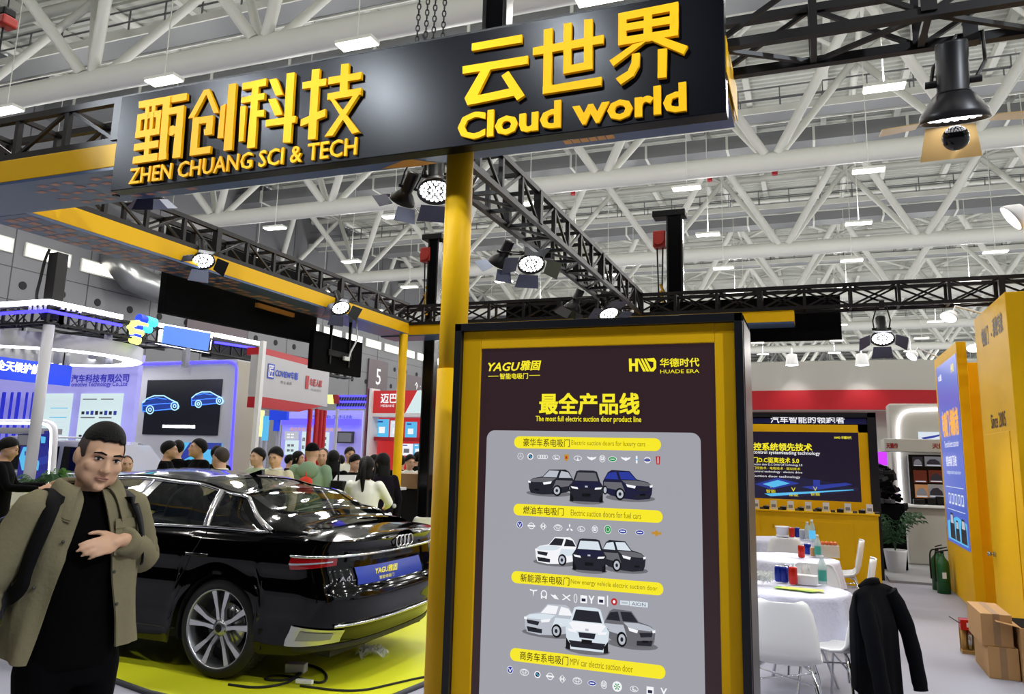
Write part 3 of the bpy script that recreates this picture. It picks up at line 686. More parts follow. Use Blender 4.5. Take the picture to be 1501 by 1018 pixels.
def logo(px, py, kind):
    c = B(px, py); x, z = c.x, c.z
    W = 'print_white'
    if kind in 'star': ringp(x, z, S, S, .0015, W); [m.poly([P2(x, z, 3), P2(x+.003*math.cos(a+.5), z+.003*math.sin(a+.5), 3), P2(x+S*math.cos(a), z+S*math.sin(a), 3)], W) for a in (1.57, 3.67, 5.76)]
    elif kind == 'quarter': blob(x, z, S, S, 'print_dark', 2); ringp(x, z, S, S, .004, W, 3); m.poly([P2(x, z, 3), P2(x, z+.008, 3), P2(x-.008, z, 3)], 'print_cyan'); m.poly([P2(x, z, 3), P2(x, z-.008, 3), P2(x+.008, z, 3)], 'print_cyan')
    elif kind == 'rings': [ringp(x+d*S*.75, z, S*.62, S*.62, .002, W) for d in (-1.5, -.5, .5, 1.5)]
    elif kind == 'oval': ringp(x, z, S*1.2, S*.8, .0018, W); m.poly([P2(x-.006, z+.006, 2), P2(x-.003, z+.006, 2), P2(x-.003, z-.002, 2), P2(x+.008, z-.002, 2), P2(x+.008, z-.005, 2), P2(x-.006, z-.005, 2)], W)
    elif kind == 'twin': ringp(x, z, S*1.4, S*.95, .002, W); ringp(x, z+.003, S*.9, S*.5, .0015, W); ringp(x, z, S*.45, S*.9, .0015, W)
    elif kind == 'shield': m.poly([P2(x-.01, z+.013, 2), P2(x+.01, z+.013, 2), P2(x+.009, z-.004, 2), P2(x, z-.015, 2), P2(x-.009, z-.004, 2)], 'print_gold'); m.box(x-.004, x+.004, SYB-.004, SYB-.0036, z-.004, z+.006, 'print_red')
    elif kind == 'road': ringp(x, z, S*1.3, S*.75, .002, W); m.poly([P2(x-.004, z-.01, 2), P2(x+.004, z-.01, 2), P2(x, z+.005, 2)], W)
    elif kind == 'wings': blob(x, z, S*.5, S*.5, W); [m.poly([P2(x+s*.004, z+.004, 2), P2(x+s*.02, z+.009, 2), P2(x+s*.015, z+.001, 2), P2(x+s*.006, z-.004, 2)], W) for s in (-1, 1)]
    elif kind == 'crest': ringp(x, z, S*.9, S*1.1, .002, W); [m.box(x+d-.0012, x+d+.0012, SYB-.004, SYB-.0034, z-.004, z+.009, W) for d in (-.005, 0, .005)]; m.box(x-.006, x+.006, SYB-.004, SYB-.0034, z-.006, z-.003, W)
    elif kind == 'green': blob(x, z, S*1.3, S*.8, 'print_green'); ringp(x, z, S*1.3, S*.8, .002, W, 3); m.box(x-.009, x+.009, SYB-.005, SYB-.0045, z-.0015, z+.0015, W)
    elif kind == 'disc': blob(x, z, S*1.1, S*1.3, 'print_green'); ringp(x, z, S*1.1, S*1.3, .0018, W, 3); ringp(x, z, S*.6, S*.7, .0015, W, 3)
    elif kind == 'leafdisc': blob(x, z, S*1.4, S*1.4, W); [m.poly([P2(x, z, 3), P2(x+.012*math.cos(a-.25), z+.012*math.sin(a-.25), 3), P2(x+.012*math.cos(a+.25), z+.012*math.sin(a+.25), 3)], 'print_green') for a in [1.05*q for q in range(6)]]
    elif kind == 'stick': m.box(x-.003, x+.003, SYB-.003, SYB-.0024, z-.014, z+.014, W); m.box(x-.005, x+.005, SYB-.004, SYB-.0034, z-.002, z+.002, 'print_cyan')
    elif kind == 'bluering': ringp(x, z, S, S*.9, .003, W); m.box(x-.012, x+.012, SYB-.004, SYB-.0034, z-.003, z+.003, 'print_blue')
    elif kind == 'redshield': m.poly([P2(x-.009, z+.015, 2), P2(x+.009, z+.015, 2), P2(x+.006, z-.016, 2), P2(x-.006, z-.016, 2)], 'print_red'); m.box(x-.0015, x+.0015, SYB-.004, SYB-.0034, z-.012, z+.012, W)
    elif kind == 'bring': blob(x, z, S, S*1.1, 'print_blue'); ringp(x, z, S, S*1.1, .002, W, 3); m.poly([P2(x-.008, z+.006, 3), P2(x-.005, z+.006, 3), P2(x, z-.004, 3), P2(x+.005, z+.006, 3), P2(x+.008, z+.006, 3), P2(x+.001, z-.009, 3), P2(x-.001, z-.009, 3)], W)
    elif kind == 'bar_ring': ringp(x, z, S, S, .0025, W); m.box(x-.016, x+.016, SYB-.003, SYB-.0024, z-.003, z+.003, W)
    elif kind == 'h': ringp(x, z, S*1.1, S*1.15, .002, W, 2, 4); [m.box(x+d-.0018, x+d+.0018, SYB-.003, SYB-.0024, z-.009, z+.009, W) for d in (-.006, .006)]; m.box(x-.006, x+.006, SYB-.003, SYB-.0024, z-.0015, z+.0015, W)
    elif kind == 'tri': [m.poly([P2(x+.002*math.cos(a), z+.002*math.sin(a), 2), P2(x+.01*math.cos(a+.35), z+.012*math.sin(a+.35), 2), P2(x+.016*math.cos(a), z+.018*math.sin(a), 2), P2(x+.01*math.cos(a-.35), z+.012*math.sin(a-.35), 2)], W) for a in (1.57, 3.67, 5.76)]
    elif kind == 'bluoval': blob(x, z, S*1.3, S*.75, 'print_blue'); ringp(x, z, S*1.3, S*.75, .0018, W, 3); m.box(x-.009, x+.009, SYB-.005, SYB-.0045, z-.0015, z+.002, W)
    elif kind == 'bow': m.poly([P2(x-.018, z-.004, 2), P2(x-.005, z-.004, 2), P2(x-.005, z-.01, 2), P2(x+.005, z-.01, 2), P2(x+.005, z-.004, 2), P2(x+.018, z-.004, 2), P2(x+.018, z+.005, 2), P2(x+.005, z+.005, 2), P2(x+.005, z+.01, 2), P2(x-.005, z+.01, 2), P2(x-.005, z+.005, 2), P2(x-.018, z+.005, 2)], 'print_gold')
    elif kind == 'T': m.poly([P2(x-.016, z+.013, 2), P2(x, z+.010, 2), P2(x+.016, z+.013, 2), P2(x+.014, z+.007, 2), P2(x+.003, z+.006, 2), P2(x, z-.016, 2), P2(x-.003, z+.006, 2), P2(x-.014, z+.007, 2)], W)
    elif kind == 'arch': ringp(x, z+.003, S, S*1.1, .004, W); m.box(x-.012, x-.006, SYB-.003, SYB-.0024, z-.015, z-.003, W); m.box(x+.006, x+.012, SYB-.003, SYB-.0024, z-.015, z-.003, W)
    elif kind == 'X': [m.poly([P2(x-.018, z+s*.01, 2), P2(x-.012, z+s*.011, 2), P2(x+.018, z-s*.01, 2), P2(x+.012, z-s*.011, 2)][::s], W) for s in (1, -1)]
    elif kind == 'zig': m.poly([P2(x-.018, z+.008, 2), P2(x-.004, z+.004, 2), P2(x+.002, z+.008, 2), P2(x+.018, z-.010, 2), P2(x+.0, z-.008, 2), P2(x-.008, z-.002, 2)], W)
    elif kind == 'loop': ringp(x, z, S*.55, S*1.3, .0025, W)
    elif kind == 'sq': m.box(x-.013, x+.013, SYB-.003, SYB-.0024, z-.014, z+.014, W); m.box(x-.008, x+.008, SYB-.004, SYB-.0034, z-.008, z+.003, 'print_navy')
    elif kind == 'Y': m.poly([P2(x-.012, z+.014, 2), P2(x-.007, z+.014, 2), P2(x, z+.002, 2), P2(x+.007, z+.014, 2), P2(x+.012, z+.014, 2), P2(x+.003, z-.004, 2), P2(x+.003, z-.015, 2), P2(x-.003, z-.015, 2), P2(x-.003, z-.004, 2)], W)
    elif kind == 'bar': m.box(x-.002, x+.002, SYB-.003, SYB-.0024, z-.02, z+.02, W)
    elif kind == 'redblob': blob(x, z, .012, .013, 'print_red'); blob(x, z, .005, .006, W, 3)
    elif kind == 'tag': m.box(x-.017, x+.017, SYB-.003, SYB-.0024, z-.008, z+.008, 'print_pale'); m.box(x-.012, x+.012, SYB-.004, SYB-.0034, z-.003, z+.004, 'print_silver')
    elif kind == 'aion': m.box(x-.034, x+.034, SYB-.003, SYB-.0024, z-.009, z+.009, 'print_pale'); m.text('AION', (x-.026, SYB-.004, z-.006), X1, Z1, 'print_grey', w=.052, h=.012, bold=.01)
z3 = lambda x, y: (620+x/3.002, 440+y/3.002); z4 = lambda x, y: (620+x/3.002, 700+y/3.002)
for x, y, k in ((430, 688, 'star'), (474, 689, 'quarter'), (527, 691, 'rings'), (587, 694, 'oval'), (632, 695, 'shield'), (682, 697, 'road'), (743, 699, 'wings'), (790, 699, 'crest'), (835, 701, 'green'), (893, 701, 'wings'), (941, 703, 'stick'), (988, 705, 'bluering'), (1035, 706, 'redshield')): logo(*z3(x, y), k)
for x, y, k in ((427, 208, 'bring'), (478, 214, 'bar_ring'), (530, 216, 'h'), (595, 222, 'twin'), (646, 225, 'tri'), (697, 228, 'oval'), (757, 229, 'crest'), (814, 230, 'disc'), (880, 238, 'bluoval'), (955, 243, 'bluoval'), (1028, 247, 'bow'),
                (487, 508, 'T'), (533, 517, 'arch'), (580, 525, 'zig'), (632, 529, 'X'), (672, 533, 'loop'), (708, 537, 'sq'), (742, 538, 'Y'), (785, 542, 'sq'), (813, 545, 'bar'), (842, 548, 'redblob'), (888, 553, 'tag'), (950, 559, 'aion'),
                (385, 847, 'bring'), (447, 858, 'twin'), (505, 868, 'quarter'), (560, 876, 'bar_ring'), (614, 888, 'h'), (680, 896, 'twin'), (745, 906, 'bluoval'), (797, 913, 'crest'), (855, 921, 'leafdisc'), (930, 932, 'oval'), (1000, 940, 'sq'), (1060, 946, 'Y')): logo(*z4(x, y), k)
# the printed cars: flat pictures on the poster
def print_car(xa, xb, ya, yb, kind, body, hood, glass, k0):
    xc = (xa+xb)/2; x0, x1 = B(xa, (ya+yb)/2).x, B(xb, (ya+yb)/2).x; z1, z0 = B(xc, ya).z, B(xc, yb).z
    def q(pts, mt, k):
        P = [P2(x0+(x1-x0)*(u if kind != 'R' else 1-u), z0+(z1-z0)*v, k0+k) for u, v in pts]
        m.poly(P if kind != 'R' else P[::-1], mt)
    el = lambda cx, cy, rx, ry: [(cx+rx*math.cos(2*math.pi*i/16), cy+ry*math.sin(2*math.pi*i/16)) for i in range(16)]
    if kind in 'LR':
        q(el(.45, .1, .5, .12), 'print_shadow', 0)
        q([(.02, .25), (.06, .1), (.3, .05), (.6, .08), (.85, .17), (1, .3), (1, .62), (.9, .92), (.82, 1), (.46, .98), (.32, .72), (.1, .64), (0, .52)], body, 1)
        q([(.33, .7), (.63, .7), (.68, .94), (.47, .95)], glass, 2); q([(.68, .69), (.96, .7), (.88, .9), (.73, .94)], glass, 2)
        q([(.02, .55), (.1, .5), (.5, .52), (.62, .67), (.33, .68), (.12, .63)], hood, 2); q([(.55, .3), (.98, .42), (.98, .6), (.62, .6)], hood, 2)
        q([(.05, .47), (.07, .36), (.28, .32), (.31, .44)], 'print_dark', 3); q([(.05, .27), (.08, .12), (.36, .1), (.36, .22)], 'print_dark', 2)
        q([(.0, .55), (.0, .48), (.05, .46), (.06, .53)], 'print_white', 3); q([(.33, .5), (.35, .42), (.5, .46), (.53, .55)], 'print_white', 3)
        q(el(.65, .22, .1, .2), 'print_black', 3); q(el(.645, .22, .068, .14), 'print_silver', 4); q(el(.645, .22, .03, .06), 'print_dark', 5)
        q(el(.95, .33, .05, .15), 'print_black', 3); q(el(.948, .33, .03, .1), 'print_silver', 4)
        q([(.14, .26), (.14, .2), (.25, .19), (.25, .25)], 'print_black', 4)
    else:
        q(el(.5, .06, .52, .1), 'print_shadow', 0)
        q([(.03, .2), (.1, .05), (.9, .05), (.97, .2), (1, .5), (.9, .66), (.8, .97), (.7, 1), (.3, 1), (.2, .97), (.1, .66), (0, .5)], body, 1)
        q([(.16, .68), (.84, .68), (.76, .93), (.24, .93)], glass, 2); q([(.08, .62), (.2, .46), (.8, .46), (.92, .62), (.84, .66), (.16, .66)], hood, 2)
        q([(.04, .5), (.08, .44), (.26, .42), (.24, .48)], 'print_white', 3); q([(.76, .48), (.74, .42), (.92, .44), (.96, .5)], 'print_white', 3)
        q([(.3, .44), (.33, .32), (.67, .32), (.7, .44)], 'print_dark', 3); q([(.38, .29), (.38, .2), (.62, .2), (.62, .29)], 'print_black', 4)
        q([(.08, .24), (.14, .1), (.86, .1), (.92, .24)], 'print_dark', 2); q([(.02, .3), (.02, .05), (.12, .03), (.12, .16)], 'print_black', 3); q([(.98, .3), (.88, .16), (.88, .03), (.98, .05)], 'print_black', 3)
        q([(.46, .53), (.46, .48), (.54, .48), (.54, .53)], 'print_silver', 4)
PD, PN, PW, PS = 'print_dark', 'print_navy', 'print_white', 'print_silver'
for a in ((775, 841, 688, 728, 'L', PD, 'print_grey', 'print_silver', 2), (884, 957, 690, 735, 'R', PN, 'print_grey', 'print_blue', 2), (836, 886, 690, 738, 'F', PD, 'print_navy', 'print_grey', 8),
          (785, 847, 787, 830, 'L', PW, 'print_pale', 'print_dark', 2), (882, 947, 793, 840, 'R', PD, 'print_grey', 'print_pale', 2), (840, 890, 790, 839, 'F', PD, 'print_navy', 'print_pale', 8),
          (769, 843, 885, 935, 'L', PS, 'print_pale', 'print_white', 2), (886, 961, 895, 951, 'R', 'print_grey', 'print_silver', 'print_dark', 2), (830, 894, 890, 957, 'F', 'print_pale', 'print_white', 'print_dark', 8)): print_car(*a)
m.build('poster_screen', r)
# ================================================================== STAGE AND CAR
km('stage_yellow', 'c9cc1e', .5, noise=.05, nscale=3, bump=.1, bscale=300)
ST = .03
r = thing('display_platform', 'low yellow display platform with a dark edge under the black car', 'platform', (-6, 6.8, 0))
m = MB()
edge = [(-12, 6.15), (-6.53, 5.03), (-5.19, 4.75), (-4.35, 4.53), (-3.2, 4.42), (-2.78, 5.1), (-2.70, 5.6), (-2.6, 9.9), (-12, 9.9)]
edge = [(-12, 6.2), (-8.5, 5.45), (-6.53, 5.03), (-5.19, 4.72), (-4.35, 4.50), (-3.6, 4.42), (-3.05, 4.62), (-2.80, 5.15), (-2.72, 5.7), (-2.6, 9.9), (-12, 9.9)]
m.prism([Vector((x, y, .004)) for x, y in edge], (0, 0, ST-.004), 'stage_yellow'); m.build('carpet_top', r)
m = MB(); m.tube([Vector((x, y, ST*.5)) for x, y in edge], .02, 'dark_grey', 8, closed=True); m.build('edge_trim', r)
km('car_black', '010102', .08, spec=.3, coat=.18); km('car_glass', '0b0f10', .02, spec=.8, trans=.0, alpha=.5, coat=.6); km('car_inside', '0b0b0d', .7); km('car_plastic', '0d0d0f', .5)
km('tail_red', '6a0810', .12, coat=1., emit='ff2020', es=.05); km('tail_clear', 'b8c4d0', .15, metal=.5, coat=1.); km('rim_grey', 'a8abb0', .28, metal=.9); km('rim_dark', '2a2b2f', .35, metal=.6); km('plate_blue', '14308c', .35)
XR, YC = -3.05, 5.80          # rear end, centre line; u runs forward from the rear
CL, HW = 5.03, .935
CARX = lambda u: XR-u
def V(u, v, z): return Vector((XR-u, YC+v, ST+z))     # v<0 is the side turned to the camera
def lerp(a, b, t): return a+(b-a)*t
def curve(pts, x):
    if x <= pts[0][0]: return pts[0][1]
    for (a, fa), (b, fb) in zip(pts, pts[1:]):
        if x <= b:
            t = (x-a)/(b-a); t = t*t*(3-2*t) if len(pts) > 2 else t
            return lerp(fa, fb, t)
    return pts[-1][1]
UW, WB, WR = 1.09, 3.02, .352
shoulder = lambda u: curve([(0, 1.0), (.5, 1.03), (1.2, 1.035), (2.2, 1.015), (3.4, .98), (4.3, .84), (5.03, .68)], u)
rearx = lambda z: curve([(.15, .16), (.3, .10), (.45, .03), (.62, .0), (.72, .05), (.85, .09), (.95, .09), (1.03, .05), (1.1, .04)], z)
frontx = lambda z: curve([(.15, .12), (.35, .02), (.55, .0), (.7, .06), (.9, .3)], z)
halfw = lambda z: curve([(.15, .86), (.3, .90), (.5, .93), (.66, .935), (.74, .918), (.85, .925), (.95, .905), (1.05, .86)], z)
def plan(t, z):
    """outline around the car: t 0..1 = rear centre -> camera side -> front centre"""
    w = halfw(z); r0, f0 = rearx(z), CL-frontx(z); cr = .40; cf = .55
    if t < .16:
        a = t/.16*math.pi/2; e = .72
        return r0+cr*(1-abs(math.cos(a))**e), -(w*.98-.0)*0 - (w-(0))*abs(math.sin(a))**e if False else -(w)*(math.sin(a)**e)
    if t > .84:
        a = (1-t)/.16*math.pi/2; e = .75
        return f0-cf*(1-math.cos(a)**e), -w*(math.sin(a)**e)
    s = (t-.16)/.68
    return lerp(r0+cr, f0-cf, s), -w
def zlow(u):
    z = curve([(0, .28), (.4, .22), (.7, .2), (4.3, .2), (4.8, .2), (5.03, .22)], u)
    for c in (UW, UW+WB):
        d = abs(u-c); R = .385
        if d < R: z = max(z, WR+math.sqrt(R*R-d*d))
    return z
km('car_gap', '000000', .9)
car = thing('car', 'black sedan with chrome window trim parked on the yellow platform', 'car', V(2.5, 0, -ST))
m = MB()
NT, NZ = 150, 22
# denser columns near wheel arches: use uniform t with many columns
def body_pt(t, k, side):
    u0, _ = plan(t, .6); z0 = zlow(u0); z1 = shoulder(u0)
    z = lerp(z0, z1, k); u, v = plan(t, z)
    # soft character line and flared arch
    for c in (UW, UW+WB):
        d = math.hypot(u0-c, (z-WR))
        if .36 < d < .47 and abs(v) > .7: v -= .014*math.cos((d-.38)/.09*1.57) if d > .38 else .014
    return V(u, v*side, z)
for side in (1, -1):
    m.grid(lambda a, b: body_pt(a, b, side), 210, NZ, 'car_black', True, flip=(side == 1))
m.build('body_shell', car)
# decks: trunk lid, hood, and cowl; a shallow crown across
rail_z = lambda u: curve([(.50, 1.085), (.8, 1.175), (1.2, 1.315), (1.7, 1.395), (2.3, 1.425), (2.9, 1.38), (3.4, 1.17), (3.75, .99)], u)
rail_w = lambda u: curve([(.50, .66), (1.0, .635), (1.7, .60), (2.4, .585), (3.0, .60), (3.5, .69), (3.75, .76)], u)
belt_w = lambda u: curve([(.45, .76), (.9, .845), (1.6, .872), (3.0, .87), (3.75, .83)], u)
belt_z = lambda u: shoulder(u)+.012
crown = lambda u: curve([(.5, .035), (1.2, .045), (2.2, .05), (3.0, .05), (3.75, .03)], u)
def deck(u, s):
    z = shoulder(u); _u, v = 0, 0
    w = halfw(z) if u > .45 and u < CL-.6 else None
    if w is None:
        # follow the rounded plan outline at this u
        lo, hi = (0., .16) if u <= .45 else (.84, 1.)
        for _ in range(24):
            mid = (lo+hi)/2; uu, vv = plan(mid, z)
            if (uu < u) == (u <= .45): lo = mid
            else: hi = mid
        w = abs(plan((lo+hi)/2, z)[1])
    lip = .03*max(0, 1-((u-.06)/.09)**2) if u < .15 else 0
    cr = .045 if u < 1 else .06
    return V(u, w*s, z+cr*(1-s*s)*min(1, (u+.1)/.5 if u < 1 else 1)+lip*(1-abs(s)**4))
m = MB()
m.grid(lambda a, b: deck(lerp(rearx(1.0), .95, a), lerp(-1, 1, b)), 24, 24, 'car_black', True); m.build('boot_lid', car)
m = MB(); m.grid(lambda a, b: deck(lerp(3.5, CL-frontx(.68)-.001, a), lerp(-1, 1, b)), 24, 24, 'car_black', True); m.build('bonnet', car)
m = MB(); m.grid(lambda a, b: deck(lerp(.93, 3.52, a), lerp(-1, 1, b)) - Vector((0, 0, .012+.045*(1-lerp(-1, 1, b)**2))), 24, 6, 'car_inside', True)
m.box(XR-4.9, XR-.25, YC-.70, YC+.70, ST+.2, ST+.42, 'car_inside')
for c in (UW, UW+WB):
    for s in (-1, 1):
        m.grid(lambda a, b: V(c+.392*math.cos(lerp(-.30, math.pi+.30, a)), s*lerp(.62, .90, b), WR+.392*math.sin(lerp(-.30, math.pi+.30, a))), 24, 1, 'car_inside'); m.grid(lambda a, b: V(c+.392*b*math.cos(lerp(-.30, math.pi+.30, a)), s*.62, WR+.392*b*math.sin(lerp(-.30, math.pi+.30, a))), 24, 1, 'car_inside')
m.build('underbody', car)
def sidept(u, z, side, off=0.):
    zb, zr = belt_z(u), rail_z(u); wb, wr = belt_w(u), rail_w(u)
    k = max(0, min(1, (z-zb)/max(zr-zb, .01)))
    return V(u, -side*(lerp(wb, wr, k)+.025*math.sin(math.pi*k)+off), z)
def sidepanel(mb, ua0, ub0, ua1, ub1, k0, k1, side, mt, off=0., n=14):
    """panel between bottom line (ua0..ub0) and top line (ua1..ub1); k = fraction belt->rail"""
    def fn(a, b):
        u = lerp(lerp(ua0, ub0, a), lerp(ua1, ub1, a), b); z = lerp(belt_z(u), rail_z(u), lerp(k0, k1, b))
        return sidept(u, z, side, off)
    mb.grid(fn, n, 8, mt, True, flip=(side == -1))
def toppt(u, s, off=0.):
    return V(u, rail_w(u)*s, rail_z(u)+crown(u)*(1-s*s)+off)
m = MB()
for side in (1, -1):
    sidepanel(m, .47, 3.75, .50, 3.75, .90, 1.0, side, 'car_black', n=50)     # roof rail
    sidepanel(m, .47, 3.75, .47, 3.75, -.06, .06, side, 'car_black', n=50)     # belt
    sidepanel(m, .46, .80, .50, 1.22, .04, .92, side, 'car_black')             # rear pillar
    sidepanel(m, 1.30, 1.36, 1.36, 1.42, .04, .92, side, 'car_black', n=3)
    sidepanel(m, 2.14, 2.34, 2.02, 2.21, .04, .92, side, 'chrome', n=4)
    sidepanel(m, 3.42, 3.75, 3.05, 3.75, .04, .92, side, 'car_black')
m.grid(lambda a, b: toppt(lerp(1.52, 2.95, a), lerp(-1, 1, b)), 24, 16, 'car_black', True)
for s in (-1, 1):
    m.grid(lambda a, b: toppt(lerp(.50, 1.55, a), s*lerp(.86, 1, b) if s > 0 else lerp(-1, -.86, b)), 16, 3, 'car_black', True)
    m.grid(lambda a, b: toppt(lerp(2.93, 3.75, a), s*lerp(.88, 1, b) if s > 0 else lerp(-1, -.88, b)), 12, 3, 'car_black', True)
m.build('roof', car)
m = MB(); m.grid(lambda a, b: toppt(lerp(.50, 1.56, a), lerp(-.87, .87, b), -.006), 18, 16, 'car_glass', True); m.build('rear_window', car)
m = MB(); m.grid(lambda a, b: toppt(lerp(2.93, 3.74, a), lerp(-.89, .89, b), -.006), 14, 16, 'car_glass', True); m.build('windscreen', car)
for side in (1, -1):
    for q in ((.80, 1.30, 1.22, 1.36), (1.36, 2.18, 1.42, 2.06), (2.30, 3.42, 2.17, 3.05)):
        m = MB(); sidepanel(m, *q, .05, .91, side, 'car_glass', -.004); m.build('side_window', car)
    m = MB(); n = 40
    top = []; bot = []
    for i in range(n+1):
        u = lerp(1.10, 3.2, i/n); top.append(sidept(u, lerp(belt_z(u), rail_z(u), .93), side, .006))
    u = .76; tail = [sidept(lerp(.74, 1.10, i/8), lerp(belt_z(lerp(.74, 1.1, i/8)), rail_z(lerp(.74, 1.1, i/8)), lerp(.06, .93, (i/8)**.75)), side, .006) for i in range(8)]
    m.tube(tail+top, [.014+.012*max(0, 1-i/12) for i in range(len(tail)+len(top))], 'chrome', 8)
    m.tube([sidept(lerp(.74, 3.5, i/n), lerp(belt_z(lerp(.74, 3.5, i/n)), rail_z(lerp(.74, 3.5, i/n)), .05), side, .006) for i in range(n+1)], .011, 'chrome', 8)
    for a, b in ((1.325, 1.385), (2.24, 2.115)):
        m.tube([sidept(lerp(a, b, i/6), lerp(belt_z(lerp(a, b, i/6)), rail_z(lerp(a, b, i/6)), lerp(.05, .92, i/6)), side, .002) for i in range(7)], .03 if a < 2 else .012, 'chrome', 8)
    m.build('window_trim', car)
    for u in (1.42, 2.55):
        m = MB(); m.tube([V(u, -side*.925, .865), V(u-.02, -side*.955, .868), V(u-.17, -side*.955, .868), V(u-.19, -side*.925, .865)], .013, 'car_black', 8); m.build('door_handle', car)
# interior seen through the glass
for u, v in ((1.75, -.38), (1.75, .38), (2.75, -.4), (2.75, .4), (1.75, 0)):
    s = MB(); s.ell(V(u-.02, v, .92), (.11, .25, .36), 'car_inside'); s.ell(V(u-.10, v, 1.2), (.06, .15, .11), 'car_inside'); s.build('car_seat', car)
m = MB(); m.box(XR-2.2, XR-.75, YC-.68, YC+.68, ST+.95, ST+1.0, 'car_inside'); m.build('parcel_shelf', car)
# rear face details, mapped on the rear outline
def rear(s, z, off=.006):
    """s -1..1 across the rear (negative = camera side)"""
    t = abs(s)*.16; u, v = plan(t, z); u2, v2 = plan(min(t+.004, .2), z)
    p = V(u, v if s < 0 else -v, z)
    q = V(u2, v2 if s < 0 else -v2, z); d = q-p; nn = Vector((d.y, -d.x, 0)) if s < 0 else Vector((-d.y, d.x, 0))
    if nn.length < 1e-6: nn = Vector((1, 0, 0))
    nn.normalize()
    if nn.x < 0: nn = -nn
    return p+nn*off
def rpatch(mb, s0, s1, z0, z1, mt, off=.006, n=10, z0b=None, z1b=None):
    z0b = z0 if z0b is None else z0b; z1b = z1 if z1b is None else z1b
    mb.grid(lambda a, b: rear(lerp(s0, s1, a), lerp(lerp(z0, z0b, a), lerp(z1, z1b, a), b), off), n, 3, mt, True)
for s in (-1, 1):
    m = MB(); rpatch(m, s*1.22, s*.56, .80, .90, 'tail_red', .008, 14, .845, .90); rpatch(m, s*1.18, s*.60, .835, .85, 'tail_clear', .012, 12, .868, .876); m.build('tail_light', car)
m = MB()
for z, d in ((.905, .02),): m.tube([rear(lerp(-1.05, 1.05, i/60), z, .012) for i in range(61)], .011, 'chrome', 6)
m.build('light_strip', car)
m = MB()
for s in (-1, 1):
    a = [(s*.99, .30), (s*.55, .32), (s*.60, .40), (s*1.05, .42)]
    rpatch(m, s*1.04, s*.50, .29, .44, 'alu', .014, 10, .315, .40); rpatch(m, s*.93, s*.60, .335, .405, 'grey', .02, 8, .34, .385)
m.tube([rear(lerp(-.62, .62, i/40), .435, .012) for i in range(41)], .012, 'chrome', 6)
m.build('exhaust_trim', car)
m = MB(); rpatch(m, -.95, .95, .26, .30, 'car_plastic', .004, 24); m.build('diffuser', car)
m = MB(); rpatch(m, -.40, .12, .70, .82, 'plate_blue', .012, 8)
def rtext(mb, body, sc, z, h, mt, w=None, bold=.02):
    p = rear(sc, z, .019); q = rear(sc+.06, z, .019)-rear(sc-.06, z, .019); mb.text(body, p, q.normalized(), Z1, mt, w=w, h=h, bold=bold, align='C')
rtext(m, 'YAGU雅固', -.14, .755, .05, 'print_yellow', .30); rtext(m, '智能电吸门', -.14, .715, .026, 'print_yellow', .2, .0)
m.build('number_plate', car)
m = MB(); rtext(m, 'A6L', -.50, .735, .035, 'chrome', .14); m.build('badge_lettering', car)
m = MB(); c = rear(0, .965, .02)
for d in (-1.5, -.5, .5, 1.5): m.tube([c+Vector((0, d*.062+.042*math.cos(t), .042*math.sin(t))) for t in [2*math.pi*i/24 for i in range(24)]], .0065, 'chrome', 8, closed=True)
m.build('ring_badge', car)
m = MB(); c = toppt(1.60, 0, .0); m.prism([c+Vector((.1, -.02, 0)), c+Vector((-.06, -.02, 0)), c+Vector((.09, -.02, .05))], (0, .04, 0), 'car_black'); m.build('roof_antenna', car)
# panel gaps
for side in (1, -1):
    for u0, u1 in ((1.50, 1.30), (2.28, 2.26)):
        pts = []
        for i in range(13):
            z = lerp(.30 if u0 > 2 else .62, 1.03, i/12); u = lerp(u0, u1, i/12); pts.append(V(u, -side*(halfw(z)+.0008), z))
        m = MB(); m.tube(pts, .004, 'car_gap', 4); m.build('door_gap', car)
    m = MB(); m.tube([V(1.5+.1*i, -side*(halfw(.3)+.003), .315) for i in range(21)], .006, 'car_plastic', 6); m.build('sill_trim', car)
